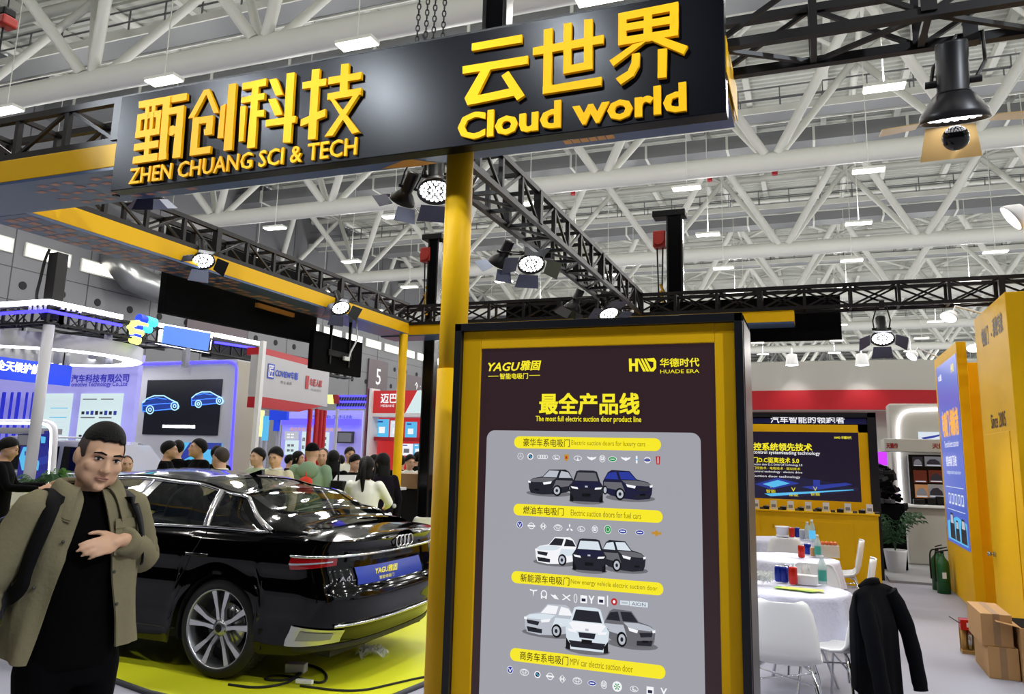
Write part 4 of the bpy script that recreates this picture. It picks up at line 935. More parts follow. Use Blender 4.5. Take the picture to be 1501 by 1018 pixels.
# wheels
def wheel(c, out):
    w = MB(); R = Matrix.Rotation(math.pi/2, 3, 'X') if out < 0 else Matrix.Rotation(-math.pi/2, 3, 'X')
    # axis z' points outward
    o = MB(); o.lathe([(.245, -.12), (.30, -.125), (.342, -.105), (.352, -.06), (.352, .06), (.344, .10), (.31, .122), (.285, .125), (.272, .115)], 'rubber', 48, c, R, caps=False)
    for q in range(60):
        a = 2*math.pi*q/60
        for dz in (-.06, -.02, .02, .06): o.rbox(c+R @ Vector((.3515*math.cos(a+dz), .3515*math.sin(a+dz), dz)), (.006, .028, .034), 'rubber', R @ Matrix.Rotation(a+dz, 3, 'Z'))
    tyre = o.build('wheel', car)
    o = MB(); o.lathe([(.285, .118), (.276, .121), (.268, .112), (.258, .04), (.25, -.1)], 'rim_grey', 48, c, R, caps=False); o.lathe([(.0, -.02), (.25, -.02)], 'rim_dark', 32, c, R, caps=False)
    o.lathe([(.05, .0), (.17, .0), (.17, .012), (.05, .012)], 'steel', 32, c, R, caps=False)
    for q in range(5):
        a = 2*math.pi*q/5+math.pi/2
        for s in (-1, 1):
            pts = [(.05, s*.018, .085), (.13, s*.026, .098), (.270, s*.064, .108)]
            wd = [.030, .026, .046]
            A = Matrix.Rotation(a, 3, 'Z')
            for (p, w0), (p2, w1) in zip(zip(pts, wd), list(zip(pts, wd))[1:]):
                vv = []
                for (x, y, z), ww in ((p, w0), (p2, w1)):
                    for dy, dz in ((-ww/2, 0), (ww/2, 0), (ww/2*.8, -.035), (-ww/2*.8, -.035)): vv.append(c+R @ (A @ Vector((x, y+dy, z+dz))))
                o.add(vv, [(0, 1, 5, 4), (1, 2, 6, 5), (2, 3, 7, 6), (3, 0, 4, 7), (0, 3, 2, 1), (4, 5, 6, 7)], 'alu')
    o.lathe([(.0, .1), (.035, .1), (.042, .094), (.062, .085), (.062, .03)], 'rim_grey', 24, c, R, caps=False); o.lathe([(0, .103), (.028, .103), (.03, .1)], 'black', 20, c, R, caps=False)
    for q in range(5):
        a = 2*math.pi*(q+.5)/5+math.pi/2; o.lathe([(.0, .09), (.008, .09), (.008, .07)], 'rim_dark', 8, c+R @ Vector((.05*math.cos(a), .05*math.sin(a), 0)), R, caps=False)
    o.build('alloy_rim', tyre)
for u in (UW, UW+WB):
    for s in (-1, 1): wheel(V(u, s*.80, WR), s)
# cables and bits on the platform
r = thing('power_cable', 'black power cable looped on the yellow platform behind the wheel', 'cable', at(440, 995, Z=ST))
m = MB()
def ground(pts, z=ST+.008): return [at(x, y, Z=z) for x, y in pts]
def smooth(pts, it=3):
    for _ in range(it):
        q = [pts[0]]
        for a, b in zip(pts, pts[1:]): q += [a*.75+b*.25, a*.25+b*.75]
        pts = q+[pts[-1]]
    return pts
m.tube(smooth(ground([(335, 1004), (380, 1010), (432, 1000), (442, 978), (442, 990), (420, 998), (398, 998), (386, 996), (400, 990), (430, 992), (470, 1004), (482, 994), (470, 980), (448, 974)])), .009, 'rubber', 8); m.build('lead', r)
p = at(434, 986, Z=ST); m = MB(); m.rbox(p+Vector((0, 0, .035)), (.15, .09, .065), 'white', Matrix.Rotation(.3, 3, 'Z')); m.build('socket_box', r, bevel=.006)
p = at(446, 1004, Z=ST); m = MB(); m.rbox(p+Vector((0, 0, .02)), (.13, .035, .03), 'white', Matrix.Rotation(.15, 3, 'Z')); m.build('plug', r, bevel=.006)
m = MB(); m.tube(smooth(ground([(440, 1006), (520, 1016), (580, 1002), (624, 992), (680, 985)])), .008, 'rubber', 8); tag(m.build('floor_cable'), 'thin black cable running across the platform to the yellow column', 'cable')
km('film', 'dfe3e0', .1, alpha=.45)
m = MB(); c = at(548, 962, Z=ST)
random.seed(3)
for k in range(9):
    p = c+Vector((random.uniform(-.12, .12), random.uniform(-.1, .1), .005)); a = random.uniform(0, 3)
    m.grid(lambda u, v: p+Vector((math.cos(a)*(u-.5)*.14-math.sin(a)*(v-.5)*.1, math.sin(a)*(u-.5)*.14+math.cos(a)*(v-.5)*.1, .03*math.sin(u*6+k)*math.sin(v*5)+.03)), 6, 5, 'film', False)
tag(m.build('plastic_wrapper'), 'crumpled clear plastic wrapper on the yellow platform behind the bumper', 'wrapper')
# ================================================================== PEOPLE
km('shirt_black', '040405', .9, spec=.08, bump=.15, bscale=80); km('trouser_black', '050507', .9, spec=.08); km('jacket_olive', '79735a', .9, spec=.15, noise=.06, nscale=30, bump=.25, bscale=50)
km('strap', '08080b', .7, spec=.2, bump=.3, bscale=300); km('eye_white', 'd8d2cc', .3); km('iris', '120b08', .2); km('lips', 'a0705f', .45); km('shoe', '18181a', .4); km('button', '3a3a34', .4)
def xform(mb, Mx): mb.V = [tuple(Mx @ Vector(v)) for v in mb.V]; return mb
def merge(a, b):
    o = len(a.V); a.V += b.V
    for f, i, s in zip(b.F, b.MI, b.S): a.F.append(tuple(j+o for j in f)); a.MI.append(a.mi(b.mats[i])); a.S.append(s)
    return a
def limb(mb, pts, rad, mt, n=12):
    """tapered limb with rounded ends"""
    pts = [Vector(p) for p in pts]; P = []; R = []
    d0 = (pts[0]-pts[1]).normalized(); d1 = (pts[-1]-pts[-2]).normalized()
    for k in (1., .8, .45): P.append(pts[0]+d0*rad[0]*k); R.append(rad[0]*math.sqrt(max(.02, 1-k*k)))
    P += pts; R += list(rad)
    for k in (.45, .8, 1.): P.append(pts[-1]+d1*rad[-1]*k); R.append(rad[-1]*math.sqrt(max(.02, 1-k*k)))
    mb.tube(P, R, mt, n)
def head_mesh(fine=False):
    """head about its own centre, looking along -Y"""
    m = MB(); e = m.ell
    e((0, .014, .03), (.076, .094, .088), 'skin', 24, 16); e((0, -.018, -.02), (.069, .074, .085), 'skin', 24, 16); e((-.028, -.034, -.035), (.042, .042, .056), 'skin', 18, 12); e((.028, -.034, -.035), (.042, .042, .056), 'skin', 18, 12); e((0, -.034, -.07), (.05, .052, .048), 'skin', 20, 12)
    for s in (-1, 1):
        e((s*.045, -.004, -.05), (.027, .036, .042), 'skin', 14, 10); e((s*.040, -.062, -.022), (.027, .023, .026), 'skin', 14, 10); e((s*.034, -.050, -.058), (.030, .026, .036), 'skin', 14, 10)
        e((s*.077, .012, -.002), (.011, .022, .033), 'skin', 12, 10); e((s*.012, -.098, -.034), (.0095, .011, .008), 'skin', 10, 8)
    limb(m, [(0, -.088, .012), (0, -.099, -.012), (0, -.106, -.03)], [.009, .0115, .0135], 'skin')
    limb(m, [(-.048, -.078, .028), (-.02, -.088, .026), (.02, -.088, .026), (.048, -.078, .028)], [.009, .010, .010, .009], 'skin')
    e((0, -.084, -.063), (.023, .012, .010), 'skin', 14, 8); e((0, -.077, -.1), (.022, .018, .016), 'skin', 14, 8)
    return m
def hair_cap(style, seed=0):
    m = MB(); rnd = random.Random(seed)
    spec = {'short': (1.05, 1.85, 2.7, 1.15), 'bob': (1.0, 2.0, 2.25, 1.16), 'long': (1.0, 2.05, 2.3, 1.17), 'bald': (.5, 1.7, 2.5, 1.05), 'cap': (1.1, 1.45, 1.6, 1.13), 'crew': (.66, 1.18, 1.5, 1.06)}[style]
    fr, sd, bk, sc = spec; N, KK = 30, 9
    def pt(t, f, s):
        # t azimuth, 0 = front(-Y); f 0..1 crown->hairline
        c = math.cos(t); lim = (lerp(sd, fr, c**1.2) if c > 0 else lerp(sd, bk, -c))
        ph = lim*f; x = .078*math.sin(ph)*math.sin(t); y = .014-.097*math.sin(ph)*math.cos(t); z = .03+.092*math.cos(ph)
        k = (sc-(sc-1.025)*f**4*.35)*s*(1+.012*math.sin(7*t+seed)*f)
        return Vector((x*k, .014+(y-.014)*k, .03+(z-.03)*k))
    m.grid(lambda a, b: pt(2*math.pi*a, b, 1.), N, KK, 'hair', True, flip=True)
    m.grid(lambda a, b: pt(2*math.pi*a, b, .93), N, KK, 'hair', True)
    m.grid(lambda a, b: pt(2*math.pi*a, 1, lerp(1., .93, b)), N, 1, 'hair', True, flip=True)
    if style in ('long', 'bob'):
        zb = -.30 if style == 'long' else -.13
        m.stack([(0, .045, .07, .07, .05), (0, .05, 0, .085, .052), (0, .062, -.08, .088, .045), (0, .075, lerp(-.08, zb, .6), .085, .04), (0, .075, zb, .06, .02)], 'hair', 16)
        for s in (-1, 1): limb(m, [(s*.07, -.02, .04), (s*.084, -.01, -.03), (s*.08, .02, -.11)], [.018, .022, .018], 'hair', 8)
    return m
def hand_mesh(mb, Mx, side=1, curl=.35, mt='skin'):
    """hand from the wrist along +X, palm towards -Z, thumb at +Y*side; fused with the body later"""
    h = MB()
    limb(h, [(-.04, 0, 0), (.0, 0, 0), (.02, 0, 0)], [.025, .024, .026], mt, 10)
    h.ell((.05, 0, 0), (.052, .041, .0165), mt, 16, 10)
    for i, (y, L, r) in enumerate(((.030, .068, .0088), (.010, .077, .0092), (-.011, .070, .0088), (-.030, .054, .0078))):
        a = curl*(.8+.25*i); p = Vector((.088-abs(y-.005)*.25, y*side, .002)); pts = [p-Vector((.03, 0, 0)), p]; d = 0
        for k, f in enumerate((.44, .32, .24)):
            d += a*(.6 if k == 0 else 1.)
            p = p+Vector((math.cos(d), side*y*1.2*(1 if k == 0 else .3), -math.sin(d)))*L*f; pts.append(p)
        limb(h, pts, [r*1.15, r*1.1, r, r*.92, r*.8], mt, 8)
    limb(h, [(.01, .022*side, -.003), (.035, .045*side, -.008), (.065, .060*side, -.012), (.092, .064*side, -.018)], [.016, .0135, .0105, .0085], mt, 8)
    merge(mb, xform(h, Mx))
def human(name, label, loc, rz, h=1.70, skin='skin', hair='short', top='white', bottom='trouser_black', sleeve='long', arms=(None, None), hyaw=0., hpitch=0., group=None, extra=None, dress=False, bulk=1., vox=.016):
    r = thing(name, label, 'person', loc, rz, group); sc = h/1.70; S = Matrix.Scale(sc, 4)
    dflt = lambda s: ((s*.25, .02, 1.12), (s*.26, -.08, .88))
    A = [arms[i] or dflt((-1, 1)[i]) for i in (0, 1)]
    HT = Matrix.Translation((0, -.02, 1.575)) @ Matrix.Rotation(hyaw, 4, 'Z') @ Matrix.Rotation(hpitch, 4, 'X')
    b = MB()
    b.stack([(0, .01, .84, .13, .09), (0, .01, .95, .14, .095), (0, .005, 1.12, .125, .09), (0, .0, 1.28, .15, .1), (0, .01, 1.39, .12, .075), (0, .015, 1.45, .055, .055)], 'skin')
    limb(b, [(0, .018, 1.40), (0, -.0, 1.53)], [.056, .054], 'skin')
    merge(b, xform(head_mesh(), HT))
    for s, (el, wr) in zip((-1, 1), A):
        sh = Vector((s*.165, .015, 1.375)); el, wr = Vector(el), Vector(wr)
        limb(b, [sh, sh.lerp(el, .5), el, el.lerp(wr, .35), wr], [.05, .045, .036, .036, .026], 'skin', 10)
        X = (wr-el).normalized(); Yv = Vector((-s*.3, -.8, .4)); Yv = (Yv-X*Yv.dot(X)).normalized()*1.; Zv = X.cross(Yv)
        hand_mesh(b, Matrix.Translation(wr+X*.015) @ Matrix((X, Yv, Zv)).transposed().to_4x4(), 1, .4)
        limb(b, [(s*.085, .01, .86), (s*.09, .0, .48), (s*.095, .02, .10)], [.075, .05, .038], 'skin', 10)
        limb(b, [(s*.095, .05, .045), (s*.105, -.12, .035)], [.038, .034], 'skin', 8)
    xform(b, S); body = remesh(b, 'body', vox, r, skin, 3)
    t = MB(); k = bulk
    zb = .82 if not dress else .45
    t.stack([(0, .01, zb, (.165 if not dress else .2)*k, .12*k), (0, .008, 1.0, .16*k, .115*k), (0, .005, 1.15, .158*k, .115*k), (0, .0, 1.29, .178*k, .122*k), (0, .012, 1.39, .145, .09), (0, .015, 1.44, .075, .072)], 'white')
    for s, (el, wr) in zip((-1, 1), A):
        sh = Vector((s*.165*k, .015, 1.372)); el, wr = Vector(el), Vector(wr)
        if sleeve == 'long': limb(t, [sh, sh.lerp(el, .5), el, el.lerp(wr, .5), el.lerp(wr, .9)], [.064*k, .058*k, .05*k, .046*k, .038*k], 'white', 10)
        else: limb(t, [sh, sh.lerp(el, .55)], [.064, .058], 'white', 10)
    xform(t, S); remesh(t, 'top', vox, r, top, 4)
    q = MB(); q.stack([(0, .01, .78, .15, .105), (0, .01, .92, .15, .105), (0, .01, .99, .142, .1)], 'white')
    for s in (-1, 1): limb(q, [(s*.085, .01, .84), (s*.092, .0, .48), (s*.097, .02, .10)], [.09, .066, .055], 'white', 10)
    xform(q, S); remesh(q, 'trousers', vox, r, bottom, 3)
    for s in (-1, 1):
        f = MB(); limb(f, [(s*.097, .06, .045), (s*.107, -.13, .04)], [.046, .042], 'shoe', 10); xform(f, S); f.build('shoe', r, local=True)
    hm = hair_cap(hair, len(label)); xform(hm, S @ HT)
    if hair == 'bald': hm.mats = [K['hair_fade']]
    if hair == 'cap': hm.mats = [K['black_matt']]
    hm.build('hair' if hair != 'cap' else 'cap', r, local=True)
    for s in (-1, 1):
        e = MB(); e.ell((s*.031, -.083, .010), (.011, .006, .005), 'iris', 10, 6); limb(e, [(s*.018, -.093, .030), (s*.048, -.084, .029)], [.004, .003], 'hair', 6); xform(e, S @ HT); e.build('eye', r, local=True)
    if extra: extra(r, S, HT)
    return r
# ------------------------------------------------------------------ the man in the olive jacket
RZ = math.radians(72)
base = at(128, 740, Y=2.35); hero = thing('person', 'man in an open olive jacket over black, hand raised before his chest', 'person', (base.x, base.y, 0), RZ)
HT = Matrix.Translation((.012, -.035, 1.632)) @ Matrix.Rotation(math.radians(-6), 4, 'Z') @ Matrix.Rotation(math.radians(9), 4, 'X') @ Matrix.Rotation(math.radians(9), 4, 'Y')
ELB, WRI = Vector((.272, .06, 1.235)), Vector((.085, -.15, 1.325))
RE, RW = Vector((-.31, .05, 1.16)), Vector((-.325, -.03, .92))
b = MB()
b.stack([(0, .01, .86, .14, .1), (0, .01, 1.0, .14, .1), (0, .005, 1.18, .14, .1), (0, .0, 1.34, .165, .11), (0, .015, 1.45, .12, .075), (0, .01, 1.5, .06, .06)], 'skin')
limb(b, [(0, .015, 1.45), (.006, -.015, 1.58)], [.060, .057], 'skin', 16)
HT = HT @ Matrix.Diagonal((1.07, 1.02, 1., 1.)); merge(b, xform(head_mesh(True), HT))
for sh, el, wr in ((Vector((-.18, .015, 1.43)), RE, RW), (Vector((.18, .015, 1.43)), ELB, WRI)):
    limb(b, [sh, sh.lerp(el, .5), el, el.lerp(wr, .3), wr], [.055, .048, .04, .039, .028], 'skin', 14)
Xd = Vector((-.95, -.18, -.16)).normalized(); Zd = Vector((-.2, -.9, .35)); Zd = (Zd-Xd*Zd.dot(Xd)).normalized(); Yd = Zd.cross(Xd)
hand_mesh(b, Matrix.Translation(WRI+Xd*.02) @ Matrix((Xd, Yd, Zd)).transposed().to_4x4() @ Matrix.Scale(.96, 4), -1, .25)
Xr = Vector((-.05, -.1, -1)).normalized(); Yr = Vector((.2, -1, .1)); Yr = (Yr-Xr*Yr.dot(Xr)).normalized()
hand_mesh(b, Matrix.Translation(RW+Xr*.02) @ Matrix((Xr, Yr, Xr.cross(Yr))).transposed().to_4x4(), 1, .4)
for s in (-1, 1):
    limb(b, [(s*.09, .01, .88), (s*.1, -.02+.05*s, .5), (s*.1, .04*s, .1)], [.08, .055, .04], 'skin', 12); limb(b, [(s*.1, .04*s+.04, .045), (s*.11, .04*s-.13, .035)], [.04, .036], 'skin', 10)
remesh(b, 'body', .0058, hero, 'skin', 7)
for s in (-1, 1):
    e = MB(); e.ell((s*.031, -.0815, .009), (.0145, .0085, .0062), 'eye_white', 14, 8); e.ell((s*.031-.002, -.0872, .0088), (.0062, .0035, .0056), 'iris', 12, 8)
    limb(e, [(s*.016, -.0885, .0125), (s*.031, -.0905, .0162), (s*.047, -.0835, .0130)], [.0018, .0026, .0018], 'hair', 6); xform(e, HT); e.build('eye', hero, local=True)
    e = MB(); limb(e, [(s*.014, -.0965, .029), (s*.032, -.0955, .0345), (s*.052, -.0845, .030)], [.0030, .0040, .0022], 'hair', 8); xform(e, HT); e.build('eyebrow', hero, local=True)
e = MB(); limb(e, [(-.022, -.0875, -.0615), (0, -.0955, -.0590), (.022, -.0875, -.0615)], [.0025, .0045, .0025], 'lips', 8); limb(e, [(-.018, -.088, -.0660), (0, -.0945, -.0685), (.018, -.088, -.0660)], [.0025, .0050, .0025], 'lips', 8); xform(e, HT); e.build('lips', hero, local=True)
# cropped hair: dense flat top and faded sides
m = MB()
def hp(t, f, s, lift=0.):
    c = math.cos(t); lim = lerp(1.22, 1.10, max(0, c)**1.5) if c > 0 else lerp(1.22, 1.4, -c)
    lim *= 1+.03*math.sin(13*t)+.02*math.sin(29*t); ph = lim*f; kx = s-(s-.985)*f**3
    z = .034+.094*math.cos(ph); z += lift*max(0, math.cos(ph*1.25))**.5
    return Vector((.0785*math.sin(ph)*math.sin(t)*kx, .014-.098*math.sin(ph)*math.cos(t)*kx-.006*lift/.02*max(0, c), z))
m.grid(lambda a, q: hp(2*math.pi*a, q, 1.055, .020), 36, 10, 'hair', True, flip=True); m.grid(lambda a, q: hp(2*math.pi*a, 1, lerp(1.055, .93, q), lerp(.020, 0, q)), 36, 2, 'hair', True, flip=True)
xform(m, HT); m.build('hair', hero, local=True)
m = MB()
def fp(t, f):
    c = math.cos(t); z = lerp(.085, -.055 if c < -.2 else -.018, f)
    zz = (z-.03)/.0885; w = math.sqrt(max(.05, 1-zz*zz)); k = 1.035-.02*f
    return Vector((.0770*w*math.sin(t)*k, .014-.0955*w*math.cos(t)*k, z))
m.grid(lambda a, q: fp(lerp(.33, 1.67, a)*math.pi, q), 30, 6, 'hair_fade', True); xform(m, HT); m.build('faded_sides', hero, local=True)
# black T-shirt and trousers
t = MB(); t.stack([(0, .01, .86, .175, .125), (0, .01, 1.0, .17, .122), (0, .005, 1.16, .168, .122), (0, .0, 1.33, .185, .128), (0, .012, 1.44, .15, .095), (0, .008, 1.51, .072, .07)], 'shirt_black', 24)
for sh, el, wr in ((Vector((-.18, .015, 1.43)), RE, RW), (Vector((.18, .015, 1.43)), ELB, WRI)): limb(t, [sh, sh.lerp(el, .5), el, el.lerp(wr, .5), el.lerp(wr, .93)], [.06, .052, .044, .042, .034], 'shirt_black', 14)
remesh(t, 'shirt', .012, hero, 'shirt_black', 4)
t = MB(); t.stack([(0, .01, .80, .165, .12), (0, .01, .93, .165, .12), (0, .01, 1.0, .155, .11)], 'shirt_black', 24)
for s in (-1, 1): limb(t, [(s*.09, .01, .86), (s*.1, -.02+.05*s, .5), (s*.1, .04*s, .1)], [.1, .075, .062], 'trouser_black', 14)
remesh(t, 'trousers', .014, hero, 'trouser_black', 3)
for s in (-1, 1):
    f = MB(); limb(f, [(s*.1, .04*s+.05, .05), (s*.112, .04*s-.14, .042)], [.05, .045], 'shoe', 12); f.build('shoe', hero, local=True)
# olive jacket: open shell, sleeves, collar, pocket
J = MB()
ZS = [(1.515, .085, .085), (1.495, .135, .105), (1.465, .185, .125), (1.42, .212, .142), (1.34, .218, .155), (1.22, .218, .16), (1.1, .222, .165), (1.0, .232, .172), (.93, .240, .178)]
def jring(f):
    q = f*(len(ZS)-1); i = min(int(q), len(ZS)-2); w = q-i
    return [lerp(ZS[i][k], ZS[i+1][k], w) for k in range(3)]
def open_x(z):   # person's right / left edge of the opening
    f = max(0, min(1, (1.48-z)/.55)); return -.055-.145*f**.9, .02+.09*f
def jpt(a, f, off=0.):
    z, rx, ry = jring(f); xr, xl = open_x(z)
    tl = math.asin(max(-1, min(1, xl/rx))); tr = math.asin(max(-.97, min(1, xr/rx)))
    t = lerp(tl, 2*math.pi+tr, a)                      # angle from the front, growing towards his left
    fold = .007*math.sin(9*t+6*z)*f+.005*math.sin(17*t-11*z)*f
    x = (rx+off+fold)*math.sin(t); y = .012-(ry+off+fold)*math.cos(t)
    drop = -.02*f*math.exp(-((t-2*math.pi-tr)/.5)**2)
    if z < 1.3: y -= .03*f*math.exp(-((t-2*math.pi-tr)/.4)**2)
    return Vector((x, y, z+drop))
J.grid(lambda a, f: jpt(a, f), 72, 30, 'jacket_olive', True); J.grid(lambda a, f: jpt(a, f, -.008), 72, 30, 'jacket_olive', True, flip=True)
J.grid(lambda a, f: jpt(a, 1, lerp(0, -.008, f)), 72, 1, 'jacket_olive', True)
for e in (0, 1): J.grid(lambda a, f: jpt(e, a, lerp(0, -.008, f)), 30, 1, 'jacket_olive', True, flip=(e == 0))
def sleeve(pts, rad):
    pts = [Vector(p) for p in pts]; P = []; R = []
    for i in range(len(pts)-1):
        for k in range(6): w = k/6; P.append(pts[i].lerp(pts[i+1], w)); R.append(lerp(rad[i], rad[i+1], w)*(1+.035*math.sin(3.1*(i*6+k))))
    P.append(pts[-1]); R.append(rad[-1]); J.tube(P, R, 'jacket_olive', 20, caps=True)
    d = (pts[-1]-pts[-2]).normalized(); J.tube([pts[-1]-d*.05, pts[-1]-d*.045, pts[-1]+d*.004, pts[-1]+d*.006], [rad[-1]*1.0, rad[-1]*1.08, rad[-1]*1.08, rad[-1]*.8], 'jacket_olive', 20)
shL, shR = Vector((.168, .018, 1.435)), Vector((-.168, .018, 1.435))
sleeve([shL-Vector((.05, 0, -.012)), shL, shL.lerp(ELB, .5), ELB-Vector((0, 0, .01)), ELB.lerp(WRI, .4), ELB.lerp(WRI, .98)], [.06, .082, .076, .068, .064, .050])
sleeve([shR+Vector((.05, 0, .012)), shR, shR.lerp(RE, .5), RE, RE.lerp(RW, .5), RE.lerp(RW, .95)], [.06, .084, .078, .068, .06, .052])
JK = J.build('jacket', hero, local=True)
c = MB()
def collar(a, f):
    t = lerp(.42, 2*math.pi-.62, a); ed = math.exp(-((a-.0)/.1)**2)+math.exp(-((a-1.)/.1)**2)
    rin, zin = (.086, 1.53-.02*ed); rout, zout = (.140+.045*ed, 1.478-.085*ed)
    k = f; rx = lerp(rin, rout, k); z = lerp(zin, zout, k)+.034*math.sin(math.pi*k)+.012
    return Vector((rx*math.sin(t), .012-(rx*.92)*math.cos(t), z))
c.grid(collar, 40, 6, 'jacket_olive', True); c.grid(lambda a, f: collar(a, f)-Vector((0, 0, .008)), 40, 6, 'jacket_olive', True, flip=True); c.build('collar', JK, local=True)
def on_front(x, z, off=.004):
    best = min(range(len(ZS)-1), key=lambda i: 0 if ZS[i+1][0] <= z <= ZS[i][0] else 1); w = (ZS[best][0]-z)/(ZS[best][0]-ZS[best+1][0])
    rx, ry = lerp(ZS[best][1], ZS[best+1][1], w), lerp(ZS[best][2], ZS[best+1][2], w)
    return Vector((x, .012-(ry+off)*math.sqrt(max(0, 1-(x/(rx+off))**2)), z))
c = MB(); c.grid(lambda a, q: on_front(lerp(.055, .15, a), lerp(1.40, 1.27, q), .009), 6, 6, 'jacket_olive', True); c.grid(lambda a, q: on_front(lerp(.052, .153, a), lerp(1.405, 1.37, q), .013), 6, 3, 'jacket_olive', True); c.build('chest_pocket', JK, local=True)
for x, z in ((.062, 1.21), (.085, 1.09), (-.125, 1.33), (-.19, 1.17)):
    c = MB(); p = on_front(x, z, .012); c.ell(p, (.007, .005, .007), 'button', 10, 6); c.build('button', JK, local=True)
# his backpack
bp = thing('backpack', 'black backpack with wide straps worn by the man in the olive jacket', 'backpack', (base.x, base.y, 0), RZ)
c = MB(); c.stack([(0, .26, .98, .12, .06), (0, .27, 1.0, .15, .09), (0, .275, 1.2, .155, .1), (0, .26, 1.4, .14, .085), (0, .25, 1.47, .09, .05)], 'strap', 24); c.build('bag', bp, local=True)
for s, xs in ((-1, (.122, .15, .18, .202, .214, .216)), (1, (.125, .145, .165, .185, .195, .2))):
    c = MB(); zs = (1.512, 1.47, 1.39, 1.30, 1.22, 1.17); zs = zs if s < 0 else (1.47, 1.44, 1.38, 1.31, 1.27, 1.25); pts = [Vector((s*.11, .2, 1.42)), Vector((s*.115, .11, 1.49)), Vector((s*.12, .03, 1.512))]
    pts += [on_front(s*x, min(z, 1.505), .018) for x, z in zip(xs, zs)] + (([Vector((-.236, .02, 1.12)), Vector((-.19, .2, 1.08))] if s < 0 else [Vector((.235, .03, 1.22)), Vector((.20, .16, 1.15))]))
    pts = smooth(pts, 2); vs = []; fs = []
    for i, p in enumerate(pts):
        d = (pts[min(i+1, len(pts)-1)]-pts[max(i-1, 0)]).normalized(); out = Vector((p.x, p.y-.02, 0)).normalized() if p.z < 1.47 else Vector((0, -.2, 1)).normalized(); sd = d.cross(out).normalized()
        for a, o in ((-.029, 0), (.029, 0), (.029, .008), (-.029, .008)): vs.append(p+sd*a+out*o)
    for i in range(len(pts)-1):
        for k in range(4): fs.append((4*i+k, 4*i+(k+1) % 4, 4*i+4+(k+1) % 4, 4*i+4+k))
    c.add(vs, fs, 'strap', True); c.build('shoulder_strap', bp, local=True)
# ================================================================== RIGHT SIDE: tea tables, counter, partitions, boxes
km('chair_white', 'eeeeee', .3); km('cloth_white', 'd9d9ec', .5, bump=.7, bscale=38); km('can_red', 'c22418', .25, metal=.3); km('can_blue', '162a8c', .25, metal=.3); km('bottle_clear', 'cfe8e4', .08, alpha=.5); km('label_green', '3f9f8f', .4)
km('paper_green', 'a8cf4a', .5); km('paper_yellow', 'd9dd62', .5); km('coat_dark', '07080d', .85, spec=.12, bump=.2, bscale=60); km('fruit', 'd0622a', .4)
def make_chair():
    r = thing('shell_chair', 'x', 'chair', (0, 0, 0), 0, 'white shell chairs around the tea tables')
    prof = [(-.225, .452, .205), (-.19, .447, .215), (-.08, .432, .225), (.06, .43, .228), (.135, .445, .225), (.185, .49, .218), (.215, .56, .212), (.235, .66, .200), (.252, .76, .178), (.262, .815, .150), (.264, .83, .12)]
    def fn(a, b):
        q = b*(len(prof)-1); i = min(int(q), len(prof)-2); w = q-i
        y, z, hw = [lerp(prof[i][k], prof[i+1][k], w) for k in range(3)]; s = 2*a-1
        back = max(0, min(1, (q-4)/2)); return Vector((hw*s, y-back*.05*s*s*s*s, z+(1-back)*.035*abs(s)**3))
    m = MB(); m.grid(fn, 18, 30, 'chair_white', True); o = m.build('seat_shell', r, local=True)
    sd = o.modifiers.new('thickness', 'SOLIDIFY'); sd.thickness = .012; sd.offset = -1
    for sx in (-1, 1):
        for sy in (-1, 1):
            m = MB(); m.tube([(sx*.12, sy*.10+.0, .432), (sx*.17, sy*.15, .41), (sx*.20, sy*.185, .30), (sx*.225, sy*.225, 0)], .0105, 'chrome', 10); m.build('leg', r, local=True)
    for sy in (-1, 1):
        m = MB(); m.tube([(-.19, sy*.17, .335), (.19, -sy*.17, .335)], .006, 'chrome', 8); m.build('cross_rod', r, local=True)
    return r
CH0 = make_chair(); used = [False]
def chair(x, y, deg, label):
    c = CH0 if not used[0] else copy_tree(CH0); used[0] = True
    return place(c, (x, y, 0), math.radians(deg), label)
chair(-.225, 5.62, 180, 'white shell chair with its back to the camera beside the light box')
chair(.125, 6.16, -122, 'white shell chair with a dark jacket over its back')
p = at(1281, 820, Z=.83); chair(p.x-.25, p.y, -94, 'white shell chair seen side-on just behind the jacket chair')
p = at(1264, 793, Z=.83); chair(p.x-.25, p.y, -92, 'white shell chair seen side-on in front of the yellow counter')
p = at(1150, 789, Z=.83); chair(p.x, p.y+.25, 180, 'white shell chair with its back to the camera before the farthest table')
p = at(1112, 798, Z=.83); chair(p.x-.1, p.y+.1, 120, 'white shell chair half hidden by the edge of the light box')
p = at(1200, 906, Z=.45); chair(p.x-.02, p.y+.12, 0, 'white shell chair pushed under the near table cloth')
